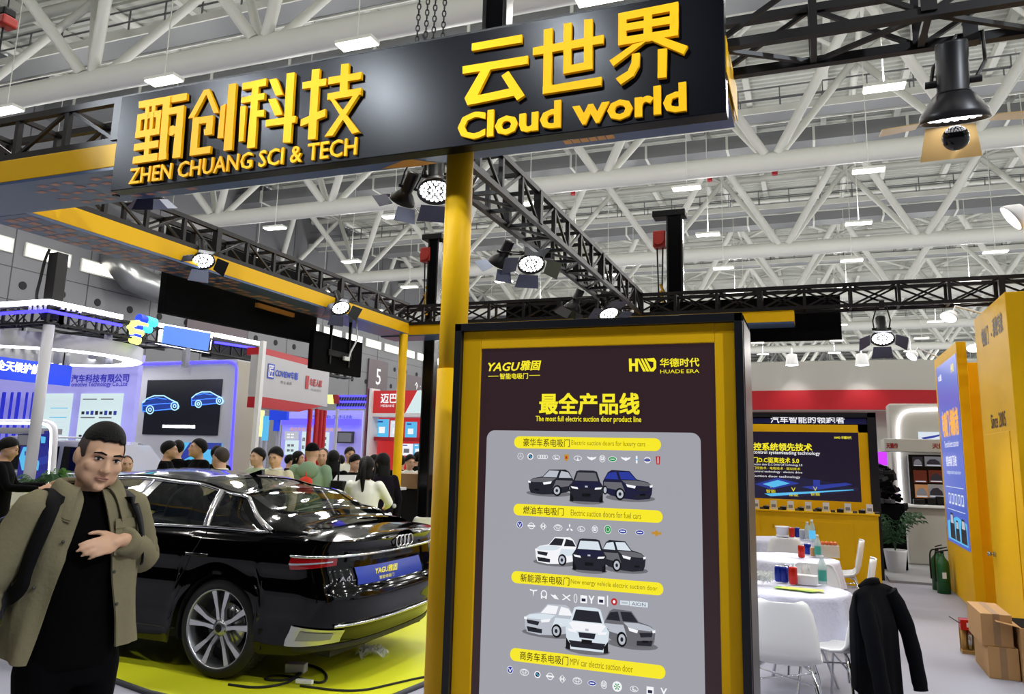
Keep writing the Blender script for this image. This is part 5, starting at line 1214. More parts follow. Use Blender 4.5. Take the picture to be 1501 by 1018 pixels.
def table(x, y, R, drape, label, seed):
    r = thing('round_table', label, 'table', (x, y, 0), 0, 'round tea tables')
    m = MB(); m.lathe([(0, .70), (R, .70), (R, .725), (0, .725)], 'white', 36, (x, y, 0), caps=False); m.build('tabletop', r)
    for k in range(4):
        a = k*math.pi/2+.5; m = MB(); m.tube([(x+.06*math.cos(a), y+.06*math.sin(a), .7), (x+R*.85*math.cos(a), y+R*.85*math.sin(a), 0)], .013, 'chrome', 8); m.build('leg', r)
    c = MB(); rnd = random.Random(seed); ph = [rnd.uniform(0, 6) for _ in range(4)]
    def fn(a, b):
        t = 2*math.pi*a
        if b <= .4: rr = (R+.004)*b/.4; return Vector((x+rr*math.cos(t), y+rr*math.sin(t), .733+.002*math.sin(8*t+rr*30)))
        f = (b-.4)/.6; L = drape*(1+.22*math.cos(4*(t-.78))); wv = f*(.028*math.sin(9*t+ph[0])+.018*math.sin(15*t+ph[1])+.012*math.sin(23*t+ph[2]))
        rr = R+.006+.035*f+wv; return Vector((x+rr*math.cos(t), y+rr*math.sin(t), .733-L*f+.012*f*math.sin(11*t+ph[3])))
    c.grid(fn, 120, 24, 'cloth_white', True)
    tag(c.build('tablecloth'), label.replace('round tea table', 'crumpled white plastic cloth').replace('under a white cloth', 'covering the round tea table'), 'tablecloth', 'white table cloths')
T1, T2, T3 = (-.20, 6.66), (-.26, 8.78), (-.38, 10.85)
table(*T1, .42, .30, 'nearest round tea table under a white cloth', 1); table(*T2, .46, .36, 'middle round tea table under a white cloth', 2); table(*T3, .41, .36, 'farthest round tea table under a white cloth, by the counter', 3)
TZ = .742
def can(px, py, mt, label, r=.033, h=.122):
    p = at(px, py, Z=TZ); m = MB(); m.lathe([(.0, 0), (r*.8, 0), (r, .01), (r, h-.012), (r*.85, h), (r*.8, h-.004), (0, h-.004)], mt, 18, p, caps=False); m.lathe([(r*.86, h), (r*.8, h+.002), (r*.76, h-.003)], 'alu', 18, p, caps=False)
    tag(m.build('drink_can'), label, 'can', 'cans on the tea tables')
def bottle(px, py, label, lab='label_green', h=.22, r=.032):
    p = at(px, py, Z=TZ); o = thing('water_bottle', label, 'bottle', p, 0, 'bottles on the tea tables')
    m = MB(); m.lathe([(0, 0), (r, 0), (r, h*.62), (r*.9, h*.7), (.013, h*.88), (.013, h*.93)], 'bottle_clear', 18, p); m.build('bottle_body', o)
    m = MB(); m.lathe([(r+.001, h*.12), (r+.001, h*.5)], lab, 18, p, caps=False); m.build('bottle_label', o); m = MB(); m.lathe([(.0, h*.92), (.015, h*.92), (.015, h), (0, h)], 'white', 14, p, caps=False); m.build('cap', o)
def carton(name, label, cat, px, py, sx, sy, sz, mt, extra=None, rz=0.):
    p = at(px, py, Z=TZ); o = thing(name, label, cat, p); m = MB(); m.rbox(p+Vector((0, 0, sz/2)), (sx, sy, sz), mt, Matrix.Rotation(rz, 3, 'Z')); m.build('box', o, bevel=.004)
    if extra: extra(o, p)
can(1142, 853, 'can_blue', 'leftmost blue can on the nearest tea table'); can(1150, 854, 'can_blue', 'second blue can on the nearest tea table, between two cans'); can(1156, 852, 'can_blue', 'blue can touching the red can on the nearest tea table')
can(1163, 857, 'can_red', 'red can between the blue cans and the tissue box', h=.135)
bottle(1206, 857, 'water bottle with green label on the nearest tea table')
def tissue(o, p):
    m = MB(); m.grid(lambda a, b: p+Vector(((a-.5)*.10*(1-.5*b)+.012*math.sin(9*a+5*b), .01*math.sin(11*a)+.02*(b-.5), .08+.075*b*(1-.3*abs(a-.5)))), 10, 8, 'white', True); m.build('tissue', o)
carton('tissue_box', 'white tissue box with a tissue sticking up on the nearest tea table', 'tissue box', 1182, 857, .17, .10, .07, 'white', tissue, -.1)
m = MB()
for q, mt in ((0, 'paper_green'), (.0025, 'paper_yellow')):
    c = at(1166+q*4000, 864, Z=TZ+.003+q); R = Matrix.Rotation(-.25+q*90, 3, 'Z'); m.rbox(c, (.30, .10, .0018), mt, R)
tag(m.build('leaflet'), 'green and yellow leaflets lying at the front edge of the nearest table', 'leaflet')
m = MB(); c = at(1112, 857, Z=TZ)
random.seed(5)
for k in range(7):
    o = c+Vector((random.uniform(-.05, .05), random.uniform(-.04, .04), .0)); m.grid(lambda a, b: o+Vector(((a-.5)*.13, (b-.5)*.1, .05+.045*math.sin(7*a+k)*math.cos(6*b+k)+.03*k/7)), 6, 6, 'film', False)
tag(m.build('plastic_bag'), 'crumpled clear plastic bag on the nearest tea table by the light box', 'bag')
can(1175, 818, 'can_red', 'red can at the front of the middle tea table'); can(1184, 813, 'can_blue', 'dark blue cup on the middle tea table', .036, .11); can(1192, 816, 'cardboard', 'small beige cup on the middle tea table', .03, .09)
bottle(1199, 817, 'water bottle with green label on the middle tea table')
def fruits(o, p):
    for i in range(4):
        for j in range(2): m = MB(); m.ell(p+Vector((-.06+.04*i, -.02+.04*j, .135)), (.02, .02, .02), 'fruit', 10, 8); m.build('fruit', o)
carton('fruit_box', 'clear box of orange fruit on the middle tea table', 'box', 1216, 817, .19, .12, .12, 'film', fruits)
def tub(o, p): m = MB(); m.lathe([(0, .02), (.07, .02), (.085, .12), (.09, .12), (.09, .13), (.08, .13), (.066, .03)], 'white_gloss', 20, p, caps=False); m.build('tub', o)
carton('white_bowl', 'white bowl on a plate on the farthest tea table', 'bowl', 1147, 787, .16, .12, .02, 'white', tub)
can(1161, 788, 'can_red', 'red can beside the white bowl on the farthest tea table'); can(1169, 788, 'can_blue', 'blue can on the farthest tea table'); can(1176, 791, 'light_grey', 'silver can on the farthest tea table')
bottle(1184, 792, 'water bottle with pale label on the farthest tea table', 'light_grey'); bottle(1191, 794, 'taller blue water bottle on the farthest tea table', 'print_cyan', .26, .036)
# dark jacket hung over the chair
r = thing('jacket', 'dark jacket hung over a white chair at the edge of the aisle', 'jacket', (.125, 6.16, 0), math.radians(-122))
m = MB()
def jk(a, b):
    x = lerp(-.25, .25, a); f = 2*b-1; e = abs(2*a-1)**5; w = .012*math.sin(16*a+3)*min(1, abs(f)*2)+.01*math.sin(31*a)*abs(f)
    if f < 0: L = .66+.06*math.sin(5*a); return Vector((x*(1-.08*f), lerp(.215-.05*min(1, -f*4)+w, .262, e), .90-L*(-f)-.05*(2*a-1)**2))
    L = .74+.05*math.cos(4*a); return Vector((x*(1+.08*f), lerp(.262+.06*min(1, f*3)+w+.02*f, .268, e), .90-L*f-.05*(2*a-1)**2))
m.grid(jk, 36, 40, 'coat_dark', True); o = m.build('body', r, local=True); sd = o.modifiers.new('thickness', 'SOLIDIFY'); sd.thickness = .012
for s in (-1, 1):
    m = MB(); pts = smooth([Vector((s*.17, .27, .83)), Vector((s*.22, .33, .70)), Vector((s*.24, .38, .48)), Vector((s*.235, .42, .22))], 2); m.tube(pts, [lerp(.06, .045, i/(len(pts)-1))*(1+.05*math.sin(i*2.1)) for i in range(len(pts))], 'coat_dark', 16); m.build('sleeve', r, local=True)
m = MB(); m.tube([(-.11, .23, .875), (-.06, .25, .91), (0, .262, .915), (.06, .25, .91), (.11, .23, .875)], .022, 'coat_dark', 10); m.build('collar', r, local=True)
# yellow counter with doors and the samples on it
CY = 12.5
r = thing('counter', 'long yellow counter with cupboard doors behind the tea tables', 'counter', (-.8, CY+.3, 0))
m = MB(); m.box(-2.6, .83, CY, CY+.62, 0, .975, 'yellow'); m.build('body', r, bevel=.004)
m = MB(); m.box(-2.62, .85, CY-.02, CY+.64, .975, 1.0, 'yellow'); m.build('worktop', r, bevel=.004)
for x0, x1 in ((-2.4, -1.6), (-1.5, -.78), (-.62, -.06), (-.05, .50)):
    m = MB(); m.box(x0, x1, CY-.008, CY, .12, .86, 'yellow'); d = m.build('door', r, bevel=.003)
    m = MB(); m.box(x0+.02, x0+.035, CY-.02, CY-.008, .74, .80, 'yellow_dark'); m.build('handle', d)
for k, px in enumerate((1108, 1134, 1159, 1185, 1211, 1243, 1275)):
    x = at(px, 748, Y=CY+.1).x
    o = thing('product_sample', ['leftmost', 'second', 'third', 'middle', 'fifth', 'sixth', 'rightmost'][k]+' latch sample with its white card on the yellow counter', 'product sample', (x, CY+.1, 1.0), 0, 'samples in a row on the counter')
    m = MB(); m.box(x-.045, x+.045, CY+.14, CY+.146, 1.0, 1.13, 'white'); m.box(x-.03, x+.03, CY+.139, CY+.14, 1.03, 1.075, 'grey'); m.build('card', o)
    m = MB(); m.box(x-.15, x-.06, CY+.03, CY+.14, 1.0, 1.045, 'black'); m.cyl((x-.09, CY+.07, 1.045), (x-.09, CY+.07, 1.06), .03, 'alu', 12); m.build('latch', o, bevel=.004)
    m = MB(); m.box(x+.06, x+.12, CY+.02, CY+.1, 1.0, 1.03, 'dark_grey'); m.build('actuator', o, bevel=.004)
# second light box behind the counter
SY2 = 13.3
km('screen_night', '08080c', .2, emit='221a2c', es=.9)
r = thing('light_box', 'wide black and yellow light box with glowing blue chip picture behind the counter', 'light box', (-.9, SY2+.2, 0))
zt = at(1270, 605, Y=SY2).z; zy = at(1250, 623, Y=SY2).z
m = MB(); m.box(-2.7, .925, SY2, SY2+.4, zt-.08, zt, 'box_black'); m.box(.80, .925, SY2, SY2+.4, 0, zt, 'box_black'); m.box(-2.7, -2.58, SY2, SY2+.4, 0, zt, 'box_black'); m.box(-2.7, .925, SY2+.3, SY2+.4, 0, zt, 'box_black'); m.build('case', r, bevel=.004)
s0 = at(1261, 690, Y=SY2).x; sz1 = at(1230, 634, Y=SY2).z; sz0 = at(1262, 737, Y=SY2).z
m = MB(); m.box(-2.58, .80, SY2+.04, SY2+.3, zy-.12, zy, 'yellow'); m.box(s0, .80, SY2+.04, SY2+.3, 0, zy, 'yellow'); m.box(-2.58, s0, SY2+.04, SY2+.3, 0, sz0, 'yellow'); m.build('inner_frame', r)
m = MB(); m.box(-2.58, .80, SY2+.05, SY2+.1, zy+.01, zt-.09, 'navy'); m.text('汽车智能的领跑者', (-.62, SY2+.048, zy+.02), X1, Z1, 'print_white', w=1.1, h=.11, bold=.02); m.build('header_strip', r)
m = MB(); S2 = SY2+.06; m.box(-2.5, s0, S2, S2+.03, sz0, zy-.12, 'screen_night')
def t2(body, xa, xb, ya, yb, mt, bold=0.):
    a, b = at(xa, (ya+yb)/2, Y=S2), at(xb, (ya+yb)/2, Y=S2); t, bb = at((xa+xb)/2, ya, Y=S2), at((xa+xb)/2, yb, Y=S2)
    m.text(body, (a.x, S2-.003, bb.z), X1, Z1, mt, w=b.x-a.x, h=t.z-bb.z, bold=bold)
t2('智控系统领先技术', 1093, 1190, 650, 661, 'print_yellow', .03); t2('control systemleading technology', 1104, 1202, 661.5, 668, 'print_white', .01); t2('门D.C驱离技术 5.0', 1104, 1171, 671, 679, 'print_yellow', .02)
t2('Suction door D.C Drive Off Technology 5.0', 1104, 1176, 680, 684, 'print_white'); t2('门控技术 · 电吸技术 · 驱动技术', 1104, 1173, 685, 689, 'print_yellow')
t2('control technology · electric drive', 1104, 1176, 690.5, 694.5, 'print_white'); t2('Suction door technology', 1104, 1173, 697, 701.5, 'print_white')
t2('HWD 华德时代', 1223, 1248, 640, 644, 'print_yellow', .02)
def g2(pts, mt, k): m.poly([at(x, y, Y=S2)+Vector((0, -.0015*k, 0)) for x, y in pts], mt)
g2([(1105, 706), (1150, 697), (1200, 704), (1258, 716), (1258, 720), (1190, 728), (1105, 730)], 'print_navy', 1); g2([(1106, 710), (1140, 701), (1172, 709), (1130, 718)], 'print_blue', 2); g2([(1118, 710), (1140, 704), (1158, 709), (1134, 715)], 'print_cyan', 3)
g2([(1175, 714), (1240, 708), (1250, 711), (1195, 719)], 'print_blue', 2); g2([(1120, 724), (1250, 718), (1252, 719), (1130, 728)], 'print_cyan', 2); g2([(1192, 704), (1202, 704), (1202, 712), (1192, 712)], 'print_blue', 3)
for x, y in ((1130, 714), (1163, 719), (1195, 718)): t2('V', x-3, x+3, y-4, y+2, 'print_yellow'); t2('智能', x-7, x+7, y+4, y+9, 'print_yellow')
m.build('poster_screen', r)
# right partitions
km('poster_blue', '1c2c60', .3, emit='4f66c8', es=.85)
PXX = 1.73
r = thing('partition_wall', 'yellow partition carrying a tall blue poster beside the aisle', 'partition', (1.78, 12, 0))
m = MB(); m.box(PXX, PXX+.11, 11.04, 12.95, 0, 3.24, 'yellow'); m.box(PXX+.11, 2.9, 11.5, 11.6, 0, 3.03, 'yellow'); m.build('wall_panel', r, bevel=.004)
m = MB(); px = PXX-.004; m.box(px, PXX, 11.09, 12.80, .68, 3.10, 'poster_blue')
def t3(body, y0, z0, w, h, mt, bold=0., k=1): m.text(body, (px-.0015*k, y0, z0), (0, -1, 0), Z1, mt, w=w, h=h, bold=bold)
t3('YAGU雅固', 12.65, 2.88, .30, .09, 'print_white', .02); t3('HWD', 11.52, 2.90, .22, .10, 'print_yellow', .03); t3('电吸门·领航者', 12.55, 2.10, 1.30, .34, 'print_orange', .04)
t3('The most full electric suction door', 12.50, 1.95, 1.15, .09, 'print_white'); t3('智能电吸门系统', 12.45, 1.70, .85, .14, 'print_white', .01); t3('Intelligent electric suction door', 12.45, 1.58, 1.1, .07, 'print_pale')
for k in range(5):
    y = 12.45-k*.25; m.box(px-.002, px-.001, y-.16, y, 1.20, 1.34, 'print_pale'); m.box(px-.003, px-.002, y-.13, y-.03, 1.225, 1.32, 'poster_blue')
for z in (1.42, 1.12): m.box(px-.002, px-.001, 11.25, 12.62, z, z+.008, 'print_pale')
m.add([(px-.0016, 12.7, .72), (px-.0016, 11.2, .72), (px-.0016, 11.2, 1.0), (px-.0016, 11.9, 1.05), (px-.0016, 12.7, .95)], [(0, 1, 2, 3, 4)], 'print_cyan')
for y, w, h in ((12.5, .4, .34), (12.05, .3, .26), (11.65, .42, .3)):
    m.add([(px-.0022, y, .74), (px-.0022, y-w, .74), (px-.0022, y-w*.95, .74+h*.6), (px-.0022, y-w*.7, .74+h), (px-.0022, y-w*.25, .74+h), (px-.0022, y-w*.05, .74+h*.6)], [(0, 1, 2, 3, 4, 5)], 'print_dark'); m.add([(px-.003, y-w*.2, .74+h*.6), (px-.003, y-w*.8, .74+h*.6), (px-.003, y-w*.7, .74+h*.92), (px-.003, y-w*.27, .74+h*.92)], [(0, 1, 2, 3)], 'print_silver')
m.build('poster', r)
km('print_brown_dark', '3a2010', .5)
r = thing('partition_block', 'yellow wall block with a door and dark lettering at the right edge of the booth', 'partition', (2.6, 9.4, 0))
m = MB(); m.box(1.8, 3.6, 8.62, 10.2, 0, 3.375, 'yellow'); m.build('wall_panel', r, bevel=.006)
m = MB(); m.box(1.793, 1.8, 8.9, 10.16, .02, 2.05, 'yellow'); d = m.build('door', r, bevel=.003)
p = at(1459, 813, X=1.79); m = MB(); m.cyl((1.794, p.y, p.z), (1.775, p.y, p.z), .028, 'steel', 16); m.cyl((1.775, p.y, p.z), (1.74, p.y, p.z), .011, 'steel', 12); m.ell((1.735, p.y, p.z), (.022, .028, .028), 'steel', 14, 10); m.build('door_knob', d)
m = MB()
def t4(body, ya, yb, pa, pb, h, mt, bold=.02):
    a, b = at(*pa, X=1.797), at(*pb, X=1.797); m.text(body, (1.797, a.y, a.z), (0, -1, 0), Z1, mt, w=a.y-b.y, h=h, bold=bold)
t4('电吸门', 0, 0, (1440, 510), (1449, 501), .20, 'print_brown_dark'); t4('·', 0, 0, (1452.5, 494), (1453.8, 493), .04, 'print_brown_dark'); t4('系统专家', 0, 0, (1456, 496), (1470, 484), .20, 'print_brown_dark'); t4('Since 2005', 0, 0, (1453.5, 629), (1475, 625), .15, 'print_brown_dark', .015)
a, b = at(1451, 645, X=1.797), at(1471, 641, X=1.797); m.box(1.794, 1.797, b.y, a.y, a.z-.008, a.z+.012, 'print_brown_dark'); m.build('lettering', r)
# white arm flood lights on top of the partitions
def flood(label, px, py, Y, base, dirn, s=1.):
    o = at(px, py, Y=Y); r = thing('arm_floodlight', label, 'lamp', o); d = Vector(dirn).normalized(); R = d.to_track_quat('Z', 'Y').to_matrix()
    m = MB(); m.lathe([(0, -.10*s), (.05*s, -.10*s), (.10*s, -.02*s), (.105*s, 0), (.095*s, 0)], 'white', 20, o, R @ Matrix.Diagonal((1.6, 1, 1)), caps=False); m.build('housing', r)
    m = MB(); m.lathe([(0, -.005), (.095*s, -.005)], 'led_white', 20, o, R @ Matrix.Diagonal((1.6, 1, 1)), caps=False); m.build('lens', r)
    m = MB(); m.tube([o-d*.1*s, o-d*.16*s+Vector((0, 0, .04)), Vector(base)], .012, 'white', 8); m.build('arm', r)
    li = bpy.data.lights.new('flood_light', 'SPOT'); li.energy = 25; li.spot_size = 1.5; li.spot_blend = .8; li.shadow_soft_size = .08; lo = bpy.data.objects.new('flood_light', li); COL.objects.link(lo); lo.parent = r; lo.matrix_basis = Matrix.Translation(d*.03) @ (-d).to_track_quat('Z', 'Y').to_matrix().to_4x4()
flood('white floodlight on a long arm at the right edge of the picture', 1482, 321, 8.9, (2.6, 9.0, 3.375), (-.8, .15, -.6), 1.4)
flood('white floodlight on a thin arm just left of the lettered wall block', 1390, 466, 9.7, (1.95, 10.0, 3.375), (-.6, -.25, -.7), .8)
flood('white floodlight low over the red header, left of the blue poster', 1336, 523, 12.4, (1.78, 12.7, 3.24), (-.7, -.2, -.65), .8)
flood('round bright white lamp low between the two yellow partitions', 1428, 511, 12.0, (2.3, 11.6, 3.03), (-.2, -.85, -.4), .6)
# boxes, gift bag, fire extinguishers
def carton_box(label, x0, x1, y0, y1, z0, z1, flaps=0, print_=False):
    r = thing('cardboard_box', label, 'box', ((x0+x1)/2, (y0+y1)/2, z0), 0, 'cardboard boxes by the yellow wall')
    m = MB(); m.box(x0, x1, y0, y1, z0, z1, 'cardboard'); m.build('carton', r, bevel=.004)
    if flaps:
        m = MB(); m.prism([Vector((x0, y0, z1)), Vector((x1, y0, z1)), Vector((x1, y0-.13, z1-.01)), Vector((x0, y0-.13, z1+.0))], (0, 0, .004), 'cardboard') if flaps == 2 else m.prism([Vector((x0, y0+.01, z1)), Vector((x0, y1, z1)), Vector((x0-.16, y1, z1+.05)), Vector((x0-.16, y0+.01, z1+.03))], (0, 0, .004), 'cardboard'); m.build('flap', r)
        m = MB(); m.prism([Vector((x1, y0+.01, z1)), Vector((x1, y1, z1)), Vector((x1+.02, y1, z1+.2)), Vector((x1+.02, y0+.01, z1+.2))], (.004, 0, 0), 'cardboard'); m.build('flap', r)
        m = MB(); m.box(x0+.012, x1-.012, y0+.012, y1-.012, z1-.002, z1+.001, 'black_matt'); m.build('inside', r)  # black sheet across the mouth stands for the shade in the open box
    else:
        m = MB(); m.box((x0+x1)/2-.025, (x0+x1)/2+.025, y0-.001, y1+.001, z0+.01, z1+.001, 'wood'); m.build('tape', r)
    if print_:
        m = MB(); m.box(x0+.08, x0+.3, y0-.0015, y0, z1-.09, z1-.07, 'wood'); m.box(x0+.08, x0+.26, y0-.0015, y0, z1-.13, z1-.12, 'wood'); m.build('printing', r)
carton_box('lower cardboard box of the stacked pair by the yellow wall', 1.27, 1.49, 7.72, 8.32, 0, .245)
carton_box('upper cardboard box of the stacked pair by the yellow wall', 1.24, 1.465, 7.74, 8.36, .245, .50)
carton_box('open cardboard box with raised flaps at the right edge', 1.50, 1.95, 7.66, 8.16, 0, .42, 1, True)
p = at(1420, 960, Z=0); r = thing('gift_box', 'small red and gold gift box of cans beside the cardboard boxes', 'box', p)
km('gift_gold', 'b08a4a', .4)
m = MB(); m.box(p.x-.05, p.x+.10, p.y, p.y+.12, 0, .03, 'gift_gold'); m.box(p.x-.05, p.x+.10, p.y+.1, p.y+.12, 0, .30, 'gift_gold'); m.box(p.x-.05, p.x+.10, p.y, p.y+.12, .21, .30, 'can_red'); m.box(p.x+.0, p.x+.045, p.y-.002, p.y, .235, .275, 'white'); m.build('box', r, bevel=.003)
for k in range(3): m = MB(); m.lathe([(0, .03), (.022, .03), (.022, .2), (0, .2)], ('gift_gold', 'steel', 'gift_gold')[k], 14, p+Vector((-.025+.05*k, .05, 0)), caps=False); m.build('can', r)
m = MB(); m.tube([p+Vector((-.05, .06, .26)), p+Vector((-.1, .06, .29)), p+Vector((-.13, .06, .31))], .005, 'dark_grey', 6); m.build('handle', r)
for k, (px, lab) in enumerate(((1377, 'green gas cylinder standing farther back by the blue poster'), (1384, 'green gas cylinder in front, by the foot of the blue poster'))):
    Y = 12.75 if k == 0 else 12.45; p = at(px, 866, Y=Y); p.z = 0; rr = .085; r = thing('extinguisher', lab, 'extinguisher', p, 0, 'two green cylinders')
    m = MB(); m.lathe([(0, 0), (rr, 0), (rr, .36), (rr*.9, .42), (rr*.45, .47), (.03, .49), (.03, .52)], 'green', 24, p); m.box(p.x-.02, p.x+.03, p.y-rr-.002, p.y-rr+.004, .2, .28, 'white'); m.build('cylinder', r)
    m = MB(); m.cyl(p+Vector((0, 0, .52)), p+Vector((0, 0, .56)), .022, 'black', 12); m.tube([p+Vector((-.02, 0, .55)), p+Vector((.08, 0, .57))], .009, 'black', 8); m.tube([p+Vector((-.02, 0, .58)), p+Vector((.07, 0, .61))], .008, 'black', 8); m.build('valve', r)
    m = MB(); m.tube(smooth([p+Vector((.02, -.02, .54)), p+Vector((-.09, -.04, .55)), p+Vector((-.10, -.05, .35)), p+Vector((-.095, -.05, .15))], 2), .011, 'black', 8); m.build('hose', r)
# ------------------------------------------------------------------ neighbouring white and red booth at the right back
km('booth_white', 'b2b0a8', .5); km('booth_red', 'a8141e', .45); km('platform_grey', '98989a', .5); km('purple_screen', '200020', .3, emit='b030e8', es=1.6)
r = thing('display_platform', 'raised pale grey platform of the white booth behind the aisle', 'platform', (1.6, 18, 0)); m = MB(); m.box(.97, 9, 13.15, 20.5, 0, .035, 'platform_grey'); m.build('deck', r, bevel=.004)
r = thing('booth_header', 'long curved white and red booth header wall behind the counter', 'booth', (0, 22, 0))
def arc(px, z): pass
CA, RA = Vector((.6, 34.5, 0)), 13.0
def arcp(a, z): t = math.radians(lerp(-128, -60, a)); return Vector((CA.x+RA*math.cos(t), CA.y+RA*math.sin(t), z))
zt, zr, zb = at(1240, 529, Y=21.5).z, at(1240, 572, Y=21.5).z, at(1240, 601, Y=21.5).z
m = MB(); m.grid(lambda a, b: arcp(a, lerp(zr, zt, b)), 40, 1, 'booth_white', True); m.grid(lambda a, b: arcp(a, zt)+Vector((0, .3*b, 0)), 40, 1, 'booth_white'); m.build('white_band', r)
m = MB(); m.grid(lambda a, b: arcp(a, lerp(zb, zr, b))+Vector((0, -.04, 0)), 40, 1, 'booth_red', True); m.grid(lambda a, b: arcp(a, zr)+Vector((0, -.04*b, 0)), 40, 1, 'booth_red'); m.build('red_band', r)
m = MB(); m.grid(lambda a, b: arcp(a, lerp(0, zb, b))+Vector((0, .5, 0)), 40, 1, 'booth_white', True); m.build('back_wall', r)
for px, lab in ((1161, 'left small spotlight washing the white header wall'), (1264, 'right small spotlight washing the white header wall')):
    o = at(px, 537, Y=20.8); r = thing('header_spot', lab, 'lamp', o); m = MB(); m.lathe([(0, .3), (.12, .3), (.16, .02)], 'white', 14, o, caps=False); m.build('housing', r); m = MB(); m.lathe([(0, .02), (.15, .02)], 'led_dots', 14, o, caps=False); m.build('lens', r)
    m = MB(); m.tube([o+Vector((0, 0, .3)), o+Vector((0, .4, .5)), Vector((o.x, arcp(.5, 0).y+.05, zt))], .02, 'white', 6); m.build('arm', r)
    li = bpy.data.lights.new('header_light', 'SPOT'); li.energy = 45; li.spot_size = 1.4; li.spot_blend = .8; li.shadow_soft_size = .1; lo = bpy.data.objects.new('header_light', li); COL.objects.link(lo); lo.parent = r; lo.matrix_basis = Vector((0, -.5, .8)).to_track_quat('Z', 'Y').to_matrix().to_4x4()
WY = 16.2
def pw(x, y, Y=WY): return at(x, y, Y=Y)
r = thing('booth_wall', 'white arched booth wall with a light line round its corner', 'booth', pw(1340, 700))
a = pw(1302, 592); b = pw(1420, 592)
m = MB(); m.box(a.x, b.x+1.5, WY, WY+.6, 0, a.z, 'booth_white'); m.build('wall_panel', r, bevel=.03)
m = MB(); pts = [pw(1322, 745), pw(1318, 690), pw(1316, 640), pw(1316, 622), pw(1319, 611), pw(1326, 604), pw(1336, 601.5), pw(1400, 600)]; m.tube([p+Vector((0, -.02, 0)) for p in smooth(pts, 2)], .022, 'led_white', 8); m.build('light_line', r)
r = thing('screen', 'small bright screen with a blue swoosh on the white booth wall', 'screen', pw(1370, 640)); m = MB(); a, b = pw(1347, 645, WY-.05), pw(1395, 634, WY-.05); m.box(a.x, b.x, WY-.05, WY+.01, a.z, b.z, 'print_pale'); m.poly([pw(x, y, WY-.052) for x, y in ((1350, 642), (1362, 640), (1384, 636), (1384, 638), (1365, 643), (1354, 644.5))], 'print_blue'); m.build('panel', r)
r = thing('fascia_beam', 'white booth fascia with small red characters over the product shelves', 'fascia', pw(1340, 655, WY-1)); m = MB(); a, b = pw(1297, 662, WY-1), pw(1420, 645, WY-1); m.box(a.x, b.x+1, WY-1, WY-.2, a.z, b.z, 'booth_white'); m.build('face_panel', r, bevel=.01)
m = MB(); p = pw(1299.5, 657.5, WY-1.004); q = pw(1316, 650, WY-1.004); m.text('天籁传', p, X1, Z1, 'red_dark', w=q.x-p.x, h=.09, bold=.03); p = pw(1367, 658, WY-1.004); m.text('天籁传', p, X1, Z1, 'red_dark', h=.09, bold=.03); m.build('lettering', r)
r = thing('product_shelf', 'dark shelf of car pictures and boxes under the white fascia', 'shelf', pw(1370, 740, WY-.4)); a, b = pw(1336, 744, WY-.4), pw(1400, 668, WY-.4)
m = MB(); m.box(a.x, b.x+.6, WY-.4, WY-.1, a.z, b.z, 'black'); m.build('back_panel', r)
km('tan_print', '403020', .4, emit='b07a50', es=.7); km('maroon_print', '200a08', .4, emit='5a2018', es=.7)
for i, (x0, x1, y0, y1, mt) in enumerate(((1338, 1352, 670, 684, 'print_dark'), (1356, 1380, 670, 684, 'print_grey'), (1340, 1358, 690, 708, 'maroon_print'), (1362, 1382, 690, 708, 'maroon_print'), (1342, 1360, 711, 730, 'tan_print'), (1361, 1384, 711, 730, 'light_grey'))):
    m = MB(); a, b = pw(x0, y1, WY-.42), pw(x1, y0, WY-.42); m.box(a.x, b.x, WY-.43, WY-.4, a.z, b.z, mt); m.box(lerp(a.x, b.x, .1), lerp(a.x, b.x, .9), WY-.431, WY-.43, lerp(a.z, b.z, .08), lerp(a.z, b.z, .16), 'print_silver'); m.poly([Vector((lerp(a.x, b.x, u), WY-.432, lerp(a.z, b.z, v))) for u, v in ((.1, .2), (.9, .2), (.85, .5), (.6, .75), (.3, .7), (.12, .45))], 'print_dark' if i % 2 else ('maroon_print' if i == 2 else 'print_grey')); m.build('picture', r)
for k, (x0, x1) in enumerate(((1340, 1356), (1360, 1372), (1374, 1386))):
    m = MB(); a, b = pw(x0, 743, WY-.6), pw(x1, 733, WY-.6); m.box(a.x, b.x, WY-.6, WY-.44, 1.0, 1.0+.12+.03*k, 'black'); tag(m.build('device_box', bevel=.01), ['left', 'middle', 'right'][k]+' black device box on the white booth counter', 'device', 'device boxes on the white counter')
r = thing('counter', 'white booth reception counter right of the light box', 'counter', pw(1360, 800, 15.4)); a = at(1328, 750, Y=15.4); m = MB(); m.box(a.x, a.x+2.2, 15.4, 16.0, .035, .99, 'booth_white'); m.build('body', r, bevel=.03); m = MB(); m.box(a.x-.05, a.x+2.25, 15.33, 16.05, .99, 1.03, 'white'); m.build('worktop', r, bevel=.008)
r = thing('screen', 'glowing purple screen seen between the light box and the white booth', 'screen', at(1293, 675, Y=19.5)); a, b = at(1286, 682, Y=19.5), at(1300, 663, Y=19.5); m = MB(); m.box(a.x-.5, b.x, 19.5, 19.56, a.z, b.z, 'purple_screen'); m.build('panel', r); m = MB(); m.box(a.x-.3, b.x-.1, 19.56, 19.66, .035, b.z, 'black'); m.build('stand', r)
r = thing('engine_display', 'black machine part display standing beside the white booth', 'display', at(1305, 800, Y=14.6)); m = MB(); rnd = random.Random(4)
for k in range(46):
    v = rnd.random(); x = lerp(1284, lerp(1294, 1326, v), rnd.random()); y = lerp(682, 745, v); c = at(x, y, Y=14.6+rnd.uniform(-.15, .2)); m.rbox(c, (rnd.uniform(.08, .26), rnd.uniform(.08, .2), rnd.uniform(.04, .12)), rnd.choice(['black', 'black_gloss', 'black_matt', 'dark_grey']), Matrix.Rotation(rnd.uniform(-.5, .5), 3, 'Y') @ Matrix.Rotation(rnd.uniform(0, 3), 3, 'Z'))
m.build('machine', r, bevel=.006)
